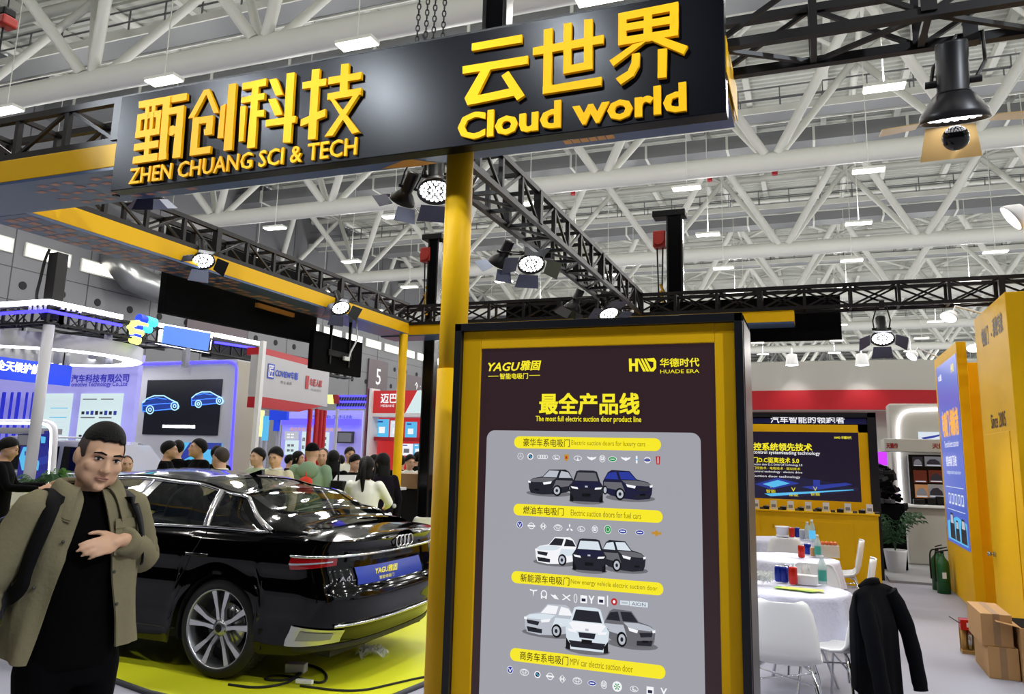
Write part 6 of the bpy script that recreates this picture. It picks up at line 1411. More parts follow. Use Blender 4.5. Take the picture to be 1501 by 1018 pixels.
m = MB(); c = at(1304, 760, Y=14.6); m.box(c.x-.22, c.x+.22, 14.45, 14.85, .04, 1.05, 'black_matt'); m.build('stand', r, bevel=.01)
def plant(label, base, h, n, spread, pot, seed, leafw=.02, mt='leaf'):
    r = thing('potted_palm', label, 'plant', base); rnd = random.Random(seed); base = Vector(base)
    if pot: m = MB(); m.lathe([(0, 0), (.13, 0), (.17, .32), (.18, .34), (.16, .34), (.15, .3), (0, .3)], 'white', 20, base, caps=False); m.build('pot', r)
    z0 = base.z+(.3 if pot else 0); m = MB()
    for i in range(n):
        a = rnd.uniform(0, 6.28); l = rnd.uniform(.6, 1)*h; s = rnd.uniform(.4, 1)*spread; o = Vector((base.x, base.y, z0)); d = Vector((math.cos(a), math.sin(a), 0)); sd = Vector((-d.y, d.x, 0))
        P = [o+d*s*t**1.6+Vector((0, 0, l*(t-.35*t*t*t))) for t in [k/8 for k in range(9)]]
        m.tube(P, .004, mt, 4)
        for k in range(2, 9):
            for q in (-1, 1):
                tip = P[k]+sd*q*.16*spread/.4*(1-k/14)+d*.05+Vector((0, 0, -.05)); m.poly([P[k]-d*leafw*.5, P[k].lerp(tip, .5)+d*leafw*.6+Vector((0, 0, .02)), tip, P[k].lerp(tip, .5)-d*leafw*.6], mt)
    o = m.build('fronds', r); return r
plant('dark palm in a white pot between the yellow counter and the white booth', (at(1309, 835, Z=0).x, 14.2, .035), 1.0, 22, .5, True, 2)
# ================================================================== LEFT SIDE: the glowing blue and white booth and those behind it
def PD(px, py, d):
    """point at camera depth d along the ray of a photo pixel"""
    return EYE + (FWD + RGT*((px-PX)/FPX) - UPV*((py-PY)/FPX))*d
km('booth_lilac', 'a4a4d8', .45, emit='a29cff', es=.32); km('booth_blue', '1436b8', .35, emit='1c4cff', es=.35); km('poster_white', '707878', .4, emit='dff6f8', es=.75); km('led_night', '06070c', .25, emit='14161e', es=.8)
km('line_blue', '0a2040', .4, emit='3a78ff', es=1.6); km('line_pale', '203040', .4, emit='a8d8ff', es=1.4); km('glow_yellow', '303000', .4, emit='e8ff70', es=2.4); km('glow_cyan', '003030', .4, emit='40e8ff', es=2.4); km('glow_blue', '000030', .4, emit='1a34ff', es=2.6)
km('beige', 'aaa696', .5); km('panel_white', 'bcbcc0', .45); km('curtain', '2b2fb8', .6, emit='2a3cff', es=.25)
r = thing('corner_pole', 'white round pole at the front corner of the blue lit booth', 'pole', (-13.45, 10.5, 0)); m = MB(); m.lathe([(.10, 0), (.10, 3.92)], 'panel_white', 22, (-13.45, 10.5, 0)); m.build('post', r)
m = MB(); m.lathe([(.2, 0), (.2, .02), (.12, .03)], 'white', 22, (-13.45, 10.5, 0)); m.build('base_plate', r)
CXL, CYL = -13.4, 10.4
zw, zb_ = at(75, 443, Y=CYL).z, at(72, 456.5, Y=CYL).z; ztr = at(75, 472, Y=CYL).z
ye = at(177, 462, X=CXL).y
truss('booth_truss', 'black truss with light strips along the front of the blue lit booth', (CXL-10, CYL, ztr), (CXL, CYL, ztr), (0, .3, 0), zw-ztr-.06, .4)
truss('booth_truss', 'black truss with light strips along the side of the blue lit booth', (CXL-.3, CYL+.3, ztr), (CXL-.3, 21, ztr), (.3, 0, 0), zw-ztr-.06, .4)
r = thing('light_strip', 'white light strip along the top edge of the booth truss', 'light strip', (CXL, CYL, zw)); m = MB(); m.bar((CXL-9, CYL-.04, zw), (CXL+.04, CYL-.04, zw), .06, .09, 'led_white'); m.build('strip', r); m = MB(); m.bar((CXL+.04, CYL-.04, zw), (CXL+.04, ye, zw), .06, .09, 'led_white'); m.build('strip', r)
r = thing('light_strip', 'blue light strip along the lower edge of the booth truss', 'light strip', (CXL, CYL, zb_)); m = MB(); m.bar((CXL-9, CYL-.05, zb_), (CXL+.05, CYL-.05, zb_), .05, .055, 'led_blue'); m.build('strip', r); m = MB(); m.bar((CXL+.05, CYL-.05, zb_), (CXL+.05, ye, zb_), .05, .055, 'led_blue'); m.build('strip', r)
a, b = at(315, 491, X=CXL+.05), at(381, 504, X=CXL+.05)
r = thing('light_strip', 'pair of white and blue light strips right of the blue sign box', 'light strip', a); m = MB(); m.bar(a, b, .06, .09, 'led_white'); m.build('strip', r); c, d = at(315, 502, X=CXL+.05), at(381, 512, X=CXL+.05); m = MB(); m.bar(c, d, .05, .055, 'led_blue'); m.build('strip', r); m = MB(); m.box(CXL-.3, CXL, a.y, b.y, c.z-.35, a.z-.05, 'black'); m.build('backing', r)
for k, (px, py) in enumerate(((45, 450), (52, 450), (60, 449), (68, 449), (92, 449), (100, 451), (108, 452), (117, 454))):
    m = MB(); p = at(px, py, Y=CYL-.02) if px < 75 else at(px, py, X=CXL+.02); m.rbox(p, (.05, .05, .14), 'white'); tag(m.build('strip_clip'), 'white clip holding the light strip on the booth truss', 'clip', 'clips on the white light strip')
p = at(78, 400, Y=10.6); r = thing('lift_mast', 'brown black lift mast with a cable above the white booth pole', 'mast', (p.x, 10.65, zw)); m = MB(); m.box(p.x-.12, p.x+.12, 10.55, 10.8, zw-.3, at(80, 371, Y=10.6).z, 'truss_black'); m.build('mast', r, bevel=.01)
q = at(66, 380, Y=10.5); m = MB(); m.tube(smooth([p+Vector((-.05, -.1, .45)), q, q+Vector((-.05, 0, -.4)), q+Vector((-.12, 0, -.75)), q+Vector((.03, 0, -.95))], 2), .03, 'rubber', 6); m.build('cable', r)
# hanging ring lamp
C = Vector((-15.35, 12.05, 0)); R1, R0 = 1.85, 1.45
r = thing('ring_lamp', 'big white hanging ring with a lit underside in the blue booth', 'lamp', (C.x, C.y, 3.5)); m = MB()
m.lathe([(R1, 3.55), (R1, 3.85), (R0, 3.85), (R0, 3.55)], 'panel_white', 64, C, caps=False); m.build('band', r); m = MB(); m.lathe([(R0, 3.55), (R0+.02, 3.54), (R1-.02, 3.54), (R1, 3.55)], 'led_white', 64, C, caps=False); m.build('lit_underside', r)
m = MB()
for k in range(4): t = .6+k*1.57; m.tube([C+Vector((1.6*math.cos(t), 1.6*math.sin(t), 3.85)), C+Vector((1.6*math.cos(t), 1.6*math.sin(t), 4.2))], .02, 'black', 6)
m.build('hanger', r)
for k, (px, py, Y, lit) in enumerate(((33, 490, 10.9, 0), (158, 500, 12.0, 0), (4, 517, 12.2, 0), (21, 512, 13.4, 1), (84, 525, 12.6, 0), (97, 530, 13.0, 1), (136, 518, 13.4, 1), (159, 525, 12.4, 0))):
    p = at(px, py, Y=Y); r = thing('track_light', ['grey track light at the left of the ring lamp', 'grey track light over the right part of the ring lamp', 'grey track light at the left picture edge', 'lit track light inside the ring lamp, leftmost', 'grey track light right of the white pole', 'lit track light just right of the white pole', 'lit track light inside the ring lamp, rightmost', 'grey track light below the right part of the ring'][k], 'lamp', p, 0, 'small booth track lights')
    m = MB(); R = Matrix.Rotation(.5, 3, 'Y') @ Matrix.Rotation(.4, 3, 'X'); m.lathe([(0, .17), (.075, .17), (.085, .0), (.085, -.12), (.075, -.12)], 'light_grey', 14, p, R, caps=False); m.build('housing', r); m = MB(); m.lathe([(0, -.1), (.075, -.1)], 'led_dots' if lit else 'dark_grey', 14, p, R, caps=False); m.build('lens', r); m = MB(); m.tube([p+Vector((0, 0, .1)), Vector((p.x, p.y, 4.0))], .015, 'black', 6); m.build('stem', r)
r = thing('light_grid', 'black bars of a lighting grid above the white ring lamp', 'light grid', (-16, 12.5, 4.0)); m = MB()
for y in (10.9, 12.0, 12.2, 12.4, 12.6, 13.0, 13.4, 14.2): m.bar((-22, y, 4.03), (CXL-.2, y, 4.03), .05, .05, 'black')
for x in (-15, -17, -19): m.bar((x, 10.6, 4.08), (x, 14.9, 4.08), .05, .05, 'black')
m.build('bars', r)
# glowing letter sign and blue sign box
X = CXL+.02
r = thing('letter_sign', 'glowing yellow, cyan and blue S shaped sign on the booth truss', 'sign', at(207, 500, X=X))
def gbar(pts, rad, mt): m = MB(); m.tube([at(a, b, X=X) for a, b in pts], rad, mt, 10); m.build('tube', r)
gbar([(203, 467), (213, 470)], .10, 'glow_blue'); gbar([(214, 470), (227, 474)], .10, 'glow_cyan'); gbar([(214, 478), (205, 474), (194, 475), (191, 480), (193, 486), (203, 488), (208, 489)], .075, 'glow_yellow'); gbar([(198, 478.5), (207, 481)], .07, 'glow_blue'); gbar([(208, 481), (220, 484)], .08, 'glow_cyan'); gbar([(194, 491), (204, 493)], .07, 'glow_blue'); gbar([(193, 497), (203, 500)], .09, 'glow_yellow')
r = thing('sign_box', 'plain blue sign box with a glowing white edge on the booth truss', 'sign', at(270, 495, X=X)); m = MB(); pts = [at(x, y, X=X) for x, y in ((236, 503), (303, 515), (308, 489), (240, 477))]; c = sum(pts, Vector())/4; m.prism([p for p in pts], (.03, 0, 0), mat('sign blue', '4472c4', .4, emit='4472c8', es=.75)); m.build('panel', r)
m = MB(); m.prism([c+(p-c)*1.16+Vector((-.04, 0, 0)) for p in pts], (.03, 0, 0), 'led_white'); m.build('lit_back', r)
m = MB(); p = (pts[0]+pts[1])/2; m.bar(p+Vector((-.03, .1, 0)), p+Vector((-.03, .1, -.45)), .12, .12, 'grey'); m.build('bracket', r)
# blue hanging banner
r = thing('hanging_banner', 'blue hanging banner with white Chinese characters in the blue booth', 'banner', (-14.5, 10, 2.8)); X = -14.5; a = at(106, 537, X=X); b = at(106, 567, X=X)
m = MB(); m.box(X-.05, X, 7.5, a.y, b.z, a.z, 'booth_blue'); p = at(-7, 552, X=X+.003); q = at(57, 552, X=X+.003); m.text('全天候护航', (X+.004, p.y, b.z+.17), (0, 1, 0), Z1, 'led_white', w=q.y-p.y, h=.19, bold=.02); m.build('panel', r)
m = MB()
for y in (8.5, a.y-.2): m.tube([(X-.02, y, a.z), (X-.02, y, 3.9)], .015, 'black', 6)
m.build('hanger', r)
# back wall of the booth with posters
WYL = 15.0
def pl(x, y, Y=WYL): return at(x, y, Y=Y)
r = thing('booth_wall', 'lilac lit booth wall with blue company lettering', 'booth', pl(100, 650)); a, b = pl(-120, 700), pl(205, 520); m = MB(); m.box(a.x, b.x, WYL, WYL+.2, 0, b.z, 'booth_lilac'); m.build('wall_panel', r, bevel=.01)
m = MB(); p, q = pl(104, 561, WYL-.01), pl(189, 553, WYL-.01); m.text('汽车科技有限公司', p, X1, Z1, mat('deep blue letters', '2a2aa0', .4, emit='2c2ca8', es=.5), w=q.x-p.x, h=.20, bold=.03); p, q = pl(104, 569, WYL-.01), pl(186, 565, WYL-.01); m.text('omotive Technology Co.,Ltd', p, X1, Z1, mat('deep blue letters'), w=q.x-p.x, h=.15, bold=.015); m.build('lettering', r)
for k, (x0, x1, y0, y1, lab) in enumerate(((44, 106, 577, 652, 'left white lit poster on the lilac booth wall, partly behind the pole'), (110, 180, 577, 652, 'right white lit poster with small car parts on the lilac booth wall'))):
    a, b = pl(x0, y1, WYL-.05), pl(x1, y0, WYL-.05); r = thing('poster', lab, 'poster', (a+b)/2, 0, 'posters on the lilac wall'); m = MB(); m.box(a.x, b.x, WYL-.05, WYL-.01, a.z, b.z, 'poster_white')
    rnd = random.Random(k); w = b.x-a.x; h = b.z-a.z
    for j in range(9):
        z = b.z-h*(.1+.09*j)
        if k == 0: m.box(a.x+w*.45, a.x+w*.93, WYL-.054, WYL-.05, z-.02, z, rnd.choice(['print_cyan', 'print_pale', 'print_cyan']))
        elif j in (0, 4): m.box(a.x+w*.06, a.x+w*.4, WYL-.054, WYL-.05, z-.03, z, 'print_grey'); m.box(a.x+w*.5, a.x+w*.8, WYL-.054, WYL-.05, z-.03, z, 'print_grey')
    if k == 0:
        for j, mt in enumerate(('print_blue', 'print_green', 'print_blue', 'print_dark', 'print_cyan')): m.box(a.x+w*.05, a.x+w*.2, WYL-.054, WYL-.05, b.z-h*(.1+.18*j)-.1, b.z-h*(.1+.18*j), mt)
    else:
        for row, zc in ((0, .38), (1, .85)):
            for j in range(8 if row == 0 else 3): m.rbox((a.x+w*(.1+.11*j), WYL-.052, b.z-h*zc), (w*.07, .003, h*.09*(.6+.4*rnd.random())), rnd.choice(['print_dark', 'print_blue', 'print_grey']))
    m.build('lit_panel', r)
for k in range(10):
    x0 = -60+k*11; m = MB(); a = pl(x0, 665, WYL-.15); b = pl(x0+10, 575, WYL-.15); m.box(a.x, b.x, WYL-.16-.03*(k % 2), WYL-.1, 0, b.z, 'curtain'); tag(m.build('curtain', bevel=.02), 'tall glowing blue curtain strip left of the white poster', 'curtain', 'blue lit curtain strips on the booth wall')
# big LED wall
LY = 14.2
a, b = at(192, 700, Y=LY), at(348, 527, Y=LY); zt = b.z
r = thing('led_wall', 'white booth wall with a big LED screen showing two blue outlined cars', 'screen', ((a.x+b.x)/2, LY, 0))
m = MB(); yb = at(376, 560, X=b.x).y; m.box(a.x, b.x, LY, yb, 0, zt, 'panel_white'); m.box(b.x, b.x+.012, LY+.02, yb, 0, zt-.03, 'beige'); m.build('wall_panel', r, bevel=.02)
s0, s1 = at(208, 637, Y=LY-.02), at(326, 556, Y=LY-.02)
m = MB(); m.box(s0.x, s1.x, LY-.02, LY+.01, s0.z, s1.z, 'led_night')
ZL = (0, 280, 2.829)
def ln(pts, rad, mt): m.tube([at(ZL[0]+x/ZL[2], ZL[1]+y/ZL[2], Y=LY-.025) for x, y in pts], rad, mt, 5)
for dx, dy, sc in ((0, 0, 1.), (205, -25, .86)):
    T = lambda L: [(590+dx+(x-590)*sc, 915+dy+(y-915)*sc) for x, y in L]
    ln(T([(590, 880), (610, 862), (640, 850), (680, 850), (712, 868), (735, 878), (742, 895), (738, 905)]), .014, 'line_pale'); ln(T([(590, 880), (590, 915), (606, 915)]), .014, 'line_blue'); ln(T([(640, 912), (712, 905)]), .014, 'line_blue'); ln(T([(605, 868), (650, 858), (690, 865)]), .01, 'line_blue'); ln(T([(592, 892), (660, 884), (735, 880)]), .01, 'line_blue')
    for cx, cy in ((622, 908), (724, 893)): ln(T([(cx+15*math.cos(t), cy+17*math.sin(t)) for t in [6.28*i/12 for i in range(13)]]), .013, 'line_pale'); ln(T([(cx+6*math.cos(t), cy+7*math.sin(t)) for t in [6.28*i/8 for i in range(9)]]), .012, 'line_pale')
    m.poly([at((x)/2.829, 280+y/2.829, Y=LY-.022) for x, y in T([(592, 912), (592, 882), (640, 856), (690, 858), (738, 882), (738, 900)])], mat('car fill blue', '061030', .4, emit='123a9a', es=.8))
p, q = at(238, 627.5, Y=LY-.024), at(286, 624, Y=LY-.024); m.text('跟车乘用车底盘悬架系统解决方案', p, X1, Z1, 'led_white', w=q.x-p.x, h=.07, bold=.02); m.build('led_screen', r)
m = MB(); pts = [at(201, 534.5, Y=LY-.02), at(330, 530, Y=LY-.02), at(340, 531, Y=LY-.02), at(346, 536, Y=LY-.02), at(347, 545, Y=LY-.02), at(343, 600, Y=LY-.02), at(338, 690, Y=LY-.02)]; m.tube(smooth(pts, 1), .028, 'led_blue', 8); m.build('light_line', r)
m = MB(); p, q = at(255, 690, Y=LY-.03), at(325, 650, Y=LY-.03); m.box(p.x, q.x, LY-.03, LY-.005, p.z, q.z, 'print_cyan'); m.poly([Vector((lerp(p.x, q.x, u), LY-.032, lerp(p.z, q.z, v))) for u, v in ((0, .2), (.6, .75), (1, .8), (1, 1), (.3, 1))], 'print_blue'); m.build('lower_poster', r)
# rounded white kiosk with screens at the left edge
KY = 11.15
r = thing('kiosk', 'rounded white kiosk frame with a glowing edge at the far left', 'kiosk', at(60, 690, Y=KY)); pts = [at(-60, 619, Y=KY), at(60, 619, Y=KY), at(72, 620, Y=KY), at(79, 625, Y=KY), at(81, 634, Y=KY), at(78, 680, Y=KY), at(75, 720, Y=KY)]
m = MB(); m.tube(smooth(pts, 2), .055, 'white_gloss', 12); m.build('frame', r); m = MB(); m.tube([p+Vector((-.03, -.05, -.03)) for p in smooth(pts, 2)], .022, 'led_white', 8); m.build('light_line', r)
m = MB(); a, b = at(-20, 635, Y=KY+.02), at(60, 628, Y=KY+.02); m.box(a.x, b.x, KY, KY+.5, a.z, b.z, 'grey'); m.build('shelf', r)
r = thing('screen', 'dark blue screen with a cyan seat picture in the white kiosk', 'screen', at(62, 660, Y=KY+.1)); a, b = at(24, 702, Y=KY+.1), at(75, 632, Y=KY+.1); m = MB(); m.box(a.x, b.x, KY+.1, KY+.16, a.z, b.z, mat('kiosk screen', '04061a', .25, emit='2a2c86', es=.9))
def kp(pts, mt, k=1): m.poly([at(x, y, Y=KY+.1-.004*k) for x, y in pts], mt)
kp([(28, 672), (34, 656), (42, 655), (44, 672), (58, 676), (56, 690), (32, 690)], 'print_cyan'); kp([(36, 662), (41, 662), (41, 668), (36, 668)], 'print_blue', 2); kp([(60, 640), (67, 641), (66, 650), (60, 650)], 'print_cyan'); kp([(56, 672), (70, 668), (70, 680), (58, 682)], 'print_blue'); m.build('panel', r)
m = MB(); a, b = at(24, 654, Y=KY-.1), at(43, 637, Y=KY-.1); m.box(a.x, b.x, KY-.1, KY-.05, a.z, b.z, 'dark_grey'); m.box(a.x+.02, b.x-.02, KY-.104, KY-.1, a.z+.02, b.z-.02, 'print_grey'); tag(m.build('small_screen', bevel=.006), 'small grey screen hung in the white kiosk above the visitor in black', 'screen')
m = MB(); p = at(70, 716, Y=9.8); q = at(52, 712, Y=9.6); q.z = p.z-.02; plant('loose green plant at the foot of the white booth pole', q, .40, 20, .42, False, 5); q = at(82, 700, Y=10.0); q.z = p.z-.02; plant('bright green grass plant between the white pole and the man', q, .55, 18, .22, False, 8, .012, mat('grass green', '4a7a2a', .5))
m = MB(); m.box(p.x-1.6, p.x+1.3, 9.45, 10.2, 0, p.z-.02, 'white'); tag(m.build('planter_box', bevel=.02), 'long white planter box under the green plants at left', 'planter')
r = thing('counter', 'slanted white display counter at the left picture edge', 'counter', (-9.6, 6.9, 0)); m = MB(); p = [at(x, y, Y=7.4) for x, y in ((-60, 775), (30, 737), (36, 716), (-60, 718))]; m.prism(p, (0, .5, .0), 'white_gloss'); m.box(p[0].x, p[1].x-.1, 7.5, 8.0, 0, p[0].z, 'white'); m.build('body', r, bevel=.01); m = MB(); m.box(p[0].x, p[1].x, 7.38, 7.42, p[1].z-.42, p[1].z-.36, 'black'); m.build('edge_trim', r)
# ------------------------------------------------------------------ white off-road car in the blue booth
km('suv_white', 'b8bac0', .18, coat=.8); km('suv_glass', '07090b', .06, spec=.8)
r = thing('car', 'white off-road car with dark windows standing behind the man', 'car', (-11.9, 12.2, 0)); x0 = at(232, 660, Y=11.8).x
def sv(pts, y0, y1, mt, nm): m = MB(); m.prism([Vector((x0-u, y0, z)) for u, z in pts], (0, y1-y0, 0), mt); return m.build(nm, r, bevel=.04, seg=3)
sv([(0, .35), (.1, .9), (.75, 1.05), (1.25, 1.14), (4.5, 1.14), (4.6, .4)], 11.75, 13.55, 'suv_white', 'body_shell'); sv([(1.15, 1.12), (1.85, 1.72), (2.2, 1.79), (4.3, 1.77), (4.5, 1.12)], 11.87, 13.43, 'suv_white', 'roof')
sv([(1.38, 1.16), (1.9, 1.64), (2.55, 1.66), (2.6, 1.16)], 11.85, 11.88, 'suv_glass', 'side_window'); sv([(2.7, 1.16), (2.68, 1.66), (3.5, 1.66), (3.55, 1.16)], 11.85, 11.88, 'suv_glass', 'side_window'); sv([(3.65, 1.16), (3.62, 1.66), (4.15, 1.64), (4.3, 1.16)], 11.85, 11.88, 'suv_glass', 'side_window')
for u in (.85, 3.8):
    m = MB(); m.lathe([(0, 0), (.37, 0), (.37, .22), (0, .22)], 'rubber', 28, (x0-u, 11.75, .37), Matrix.Rotation(math.pi/2, 3, 'X') @ Matrix.Rotation(math.pi, 3, 'X'), caps=False); m.lathe([(0, -.005), (.24, -.005)], 'alu', 20, (x0-u, 11.74, .37), Matrix.Rotation(math.pi/2, 3, 'X') @ Matrix.Rotation(math.pi, 3, 'X'), caps=False); m.build('wheel', r)
m = MB(); m.tube([(x0-1.9, 11.92, 1.84), (x0-4.2, 11.92, 1.83)], .02, 'alu', 8); m.build('roof_rail', r)
# ------------------------------------------------------------------ white and red header booth
d0, d1 = 14.6, 16.9
def hd(f, z):  # f 0..1 along the header, z height
    a, b = PD(385, 560, d0), PD(482, 560, d1); return Vector((lerp(a.x, b.x, f), lerp(a.y, b.y, f), z))
zt, zb2 = PD(390, 519, d0).z, PD(383, 582, d0).z
r = thing('booth_header', 'white booth header with blue and red company logos and red edges', 'booth', hd(.5, zb2))
nrm = (hd(1, 0)-hd(0, 0)).cross(Z1).normalized(); xd = (hd(1, 0)-hd(0, 0)).normalized()
if nrm.dot(FWD) > 0: nrm = -nrm
m = MB(); m.prism([hd(0, zb2), hd(1, zb2-.03), hd(1, zt-.05), hd(0, zt)], -nrm*.3, 'panel_white'); m.build('face_panel', r)
m = MB(); m.prism([hd(0, zt)-nrm*.1, hd(.7, zt-.03)-nrm*.1, hd(.7, zt+.12)-nrm*.1, hd(0, zt+.14)-nrm*.1], -nrm*.3, 'red'); m.build('top_edge', r); m = MB(); m.prism([hd(0, zb2-.2), hd(.55, zb2-.2), hd(.93, zb2-.02), hd(0, zb2)], -nrm*.3, 'red'); m.build('bottom_edge', r)
m = MB(); o = nrm*.01; L = (hd(1, 0)-hd(0, 0)).length
m.text('COVIEW车影', hd(.16, zb2+.42)+o, xd, Z1, 'blue', w=L*.33, h=.15, bold=.03); m.box(0, 0, 0, 0, 0, 0, 'blue') if False else m.prism([hd(.05, zb2+.36)+o, hd(.14, zb2+.36)+o, hd(.14, zb2+.64)+o, hd(.05, zb2+.64)+o], nrm*.002, 'blue'); m.text('匠', hd(.06, zb2+.39)+o*1.4, xd, Z1, 'white', w=L*.07, h=.22, bold=.02); m.text('专业 品质', hd(.24, zb2+.30)+o, xd, Z1, 'dark_grey', w=L*.16, h=.06)
m.text('车匠人家', hd(.68, zb2+.36)+o, xd, Z1, 'red', w=L*.2, h=.15, bold=.03); m.prism([hd(.61, zb2+.28)+o, hd(.66, zb2+.28)+o, hd(.66, zb2+.55)+o, hd(.61, zb2+.55)+o], nrm*.002, 'red'); m.text('专业服务', hd(.70, zb2+.26)+o, xd, Z1, 'grey', w=L*.18, h=.05); m.build('lettering', r)
m = MB(); p = PD(381, 560, d0-.1); m.bar((p.x, p.y, 0), (p.x, p.y, PD(383, 500, d0).z), .09, .09, 'white'); tag(m.build('corner_pole'), 'square white post at the left end of the red edged header', 'post')
for k, (px, py) in enumerate(((455, 600), (465, 600), (471, 601), (476, 602))):
    p = PD(px, py, 16+.3*k); q = PD(px-3, 680, 16+.3*k); m = MB(); m.tube([(p.x, p.y, 0), (p.x, p.y, p.z)], .05, 'red', 10); tag(m.build('red_pole'), ['leftmost', 'second', 'third', 'rightmost'][k]+' red pole under the white header', 'pole', 'red poles under the header')
# blue-white booth further back
BYY = 18.5
def pb(x, y, Y=BYY): return at(x, y, Y=Y)
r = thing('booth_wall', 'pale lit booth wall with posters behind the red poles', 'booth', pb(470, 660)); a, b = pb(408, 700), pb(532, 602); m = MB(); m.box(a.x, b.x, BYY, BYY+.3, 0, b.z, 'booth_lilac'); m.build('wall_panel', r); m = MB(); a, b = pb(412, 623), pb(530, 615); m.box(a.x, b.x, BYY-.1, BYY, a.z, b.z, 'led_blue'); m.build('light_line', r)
m = MB(); p, q = pb(425, 632, BYY-.01), pb(500, 626, BYY-.01); m.text('电动车生活智能科技有限公司', p, X1, Z1, 'print_orange', w=q.x-p.x, h=.10); p, q = pb(455, 614, BYY-.02), pb(517, 608, BYY-.02); m.text('汽车电子科技', p, X1, Z1, 'print_blue', w=q.x-p.x, h=.10); m.build('lettering', r)
for k, (x0, x1, y0, y1, mt, lab) in enumerate(((417, 437, 633, 645, 'print_silver', 'car photo poster on the pale booth wall'), (417, 437, 646, 667, 'poster_white', 'white product poster under the car photo'), (441, 450, 633, 666, 'poster_white', 'narrow white poster left of the red poles'), (471, 482, 634, 660, 'poster_white', 'white and blue poster right of the red poles'))):
    m = MB(); a, b = pb(x0, y1, BYY-.05), pb(x1, y0, BYY-.05); m.box(a.x, b.x, BYY-.06, BYY-.01, a.z, b.z, mt)
    for j in range(4): c = Vector((lerp(a.x, b.x, .2+.3*(j % 2)+.1), BYY-.062, lerp(a.z, b.z, .3+.35*(j//2)))); m.rbox(c, ((b.x-a.x)*.22, .004, (b.z-a.z)*.16), 'print_grey' if k else 'print_white')
    tag(m.build('poster'), lab, 'poster', 'posters on the pale booth wall')
m = MB(); a, b = pb(494, 650, BYY-.08), pb(518, 633, BYY-.08); m.box(a.x, b.x, BYY-.1, BYY-.02, a.z, b.z, 'dark_grey'); m.box(a.x+.04, b.x-.04, BYY-.104, BYY-.1, a.z+.04, b.z-.04, 'print_grey'); tag(m.build('screen', bevel=.01), 'framed grey picture screen on the pale booth wall', 'screen')
r = thing('led_truss', 'blue lit lattice truss above the pale booth', 'truss', pb(515, 590, 17.6)); m = MB(); a, b = pb(494, 598, 17.6), pb(537, 581, 17.6)
for z in (a.z, (a.z+b.z)/2, b.z): m.bar((a.x, 17.6, z), (b.x, 17.6, z), .05, .05, 'led_blue')
for k in range(12): x = lerp(a.x, b.x, k/11); m.bar((x, 17.6, a.z), (x+.1, 17.6, b.z), .04, .04, 'navy')
m.build('lattice', r); m = MB(); m.bar((a.x, 17.62, 0), (a.x, 17.62, b.z), .06, .06, 'light_grey'); m.build('post', r); m = MB(); m.bar((b.x, 17.62, 0), (b.x, 17.62, b.z), .06, .06, 'light_grey'); m.build('post', r)
for px, mt in ((483.5, 'glow_yellow'), (492, 'hoist_red')):
    m = MB(); a = pb(px-3, 592, 17.5); b = pb(px+3, 579, 17.5); m.prism([Vector((a.x, 17.5, a.z)), Vector((b.x+.03, 17.5, a.z)), Vector((b.x, 17.5, b.z)), Vector((a.x-.05, 17.5, b.z))], (0, .1, 0), mt); tag(m.build('sign_block'), ('green yellow' if mt[0] == 'g' else 'orange red')+' glowing block beside the blue lattice truss', 'sign')
for k, (x0, x1, y0, y1, mt, lab) in enumerate(((394, 421, 601, 616, 'booth_blue', 'blue square panel under the white header'), (400, 407, 616, 632, 'booth_blue', 'short blue hanging strip under the blue panel'), (383, 392, 610, 646, 'print_cyan', 'teal narrow banner beside the square white post'), (378, 384, 602, 640, 'glow_yellow', 'pale yellow lit strip beside the square white post'))):
    m = MB(); a, b = pb(x0, y1, 17.2), pb(x1, y0, 17.2); m.box(a.x, b.x, 17.2, 17.3, a.z, b.z, mt); m.box((a.x+b.x)/2-.02, (a.x+b.x)/2+.02, 17.3, 17.34, 0, b.z, 'light_grey'); tag(m.build('hanging_banner'), lab, 'banner')
# red booth
RY = 17.0
def pr(x, y, Y=RY): return at(x, y, Y=Y)
r = thing('booth_wall', 'red booth with a red and white lettered header behind the thin column', 'booth', pr(600, 640))
a, b = pr(543, 606), pr(700, 572); m = MB(); m.box(a.x, b.x, RY, RY+.2, a.z, b.z, 'print_red'); c0, c1 = pr(594, 606), pr(612, 573); m.prism([Vector((c0.x, RY-.005, a.z)), Vector((b.x, RY-.005, a.z)), Vector((b.x, RY-.005, b.z)), Vector((c1.x, RY-.005, b.z))], (0, .004, 0), 'poster_white')
p, q = pr(558, 591, RY-.01), pr(582, 580, RY-.01); m.text('迈巴', p, X1, Z1, 'print_white', w=q.x-p.x, h=.22, bold=.03); p, q = pr(558, 597, RY-.01), pr(578, 594, RY-.01); m.text('MEIBAHE', p, X1, Z1, 'print_white', w=q.x-p.x, h=.06)
p, q = pr(624, 595, RY-.01), pr(655, 588, RY-.01); m.text('专车专用', p, X1, Z1, 'print_dark', w=(q.x-p.x), h=.15, bold=.02); p, q = pr(617, 586, RY-.01), pr(655, 581, RY-.01); m.text('汽车配件专家', p, X1, Z1, 'print_grey', w=q.x-p.x, h=.10); m.build('header', r)
m = MB(); a, b = pr(543, 720, RY+.6), pr(700, 608, RY+.6); m.box(a.x, b.x, RY+.6, RY+.7, 0, b.z, 'print_red')
a, b = pr(545, 611, RY), pr(700, 608, RY); m.box(a.x, b.x, RY, RY+.6, a.z, b.z+.02, 'white'); a, b = pr(545, 646, RY), pr(700, 643, RY); m.box(a.x, b.x, RY+.1, RY+.6, a.z, b.z, 'red'); m.build('shelving', r)
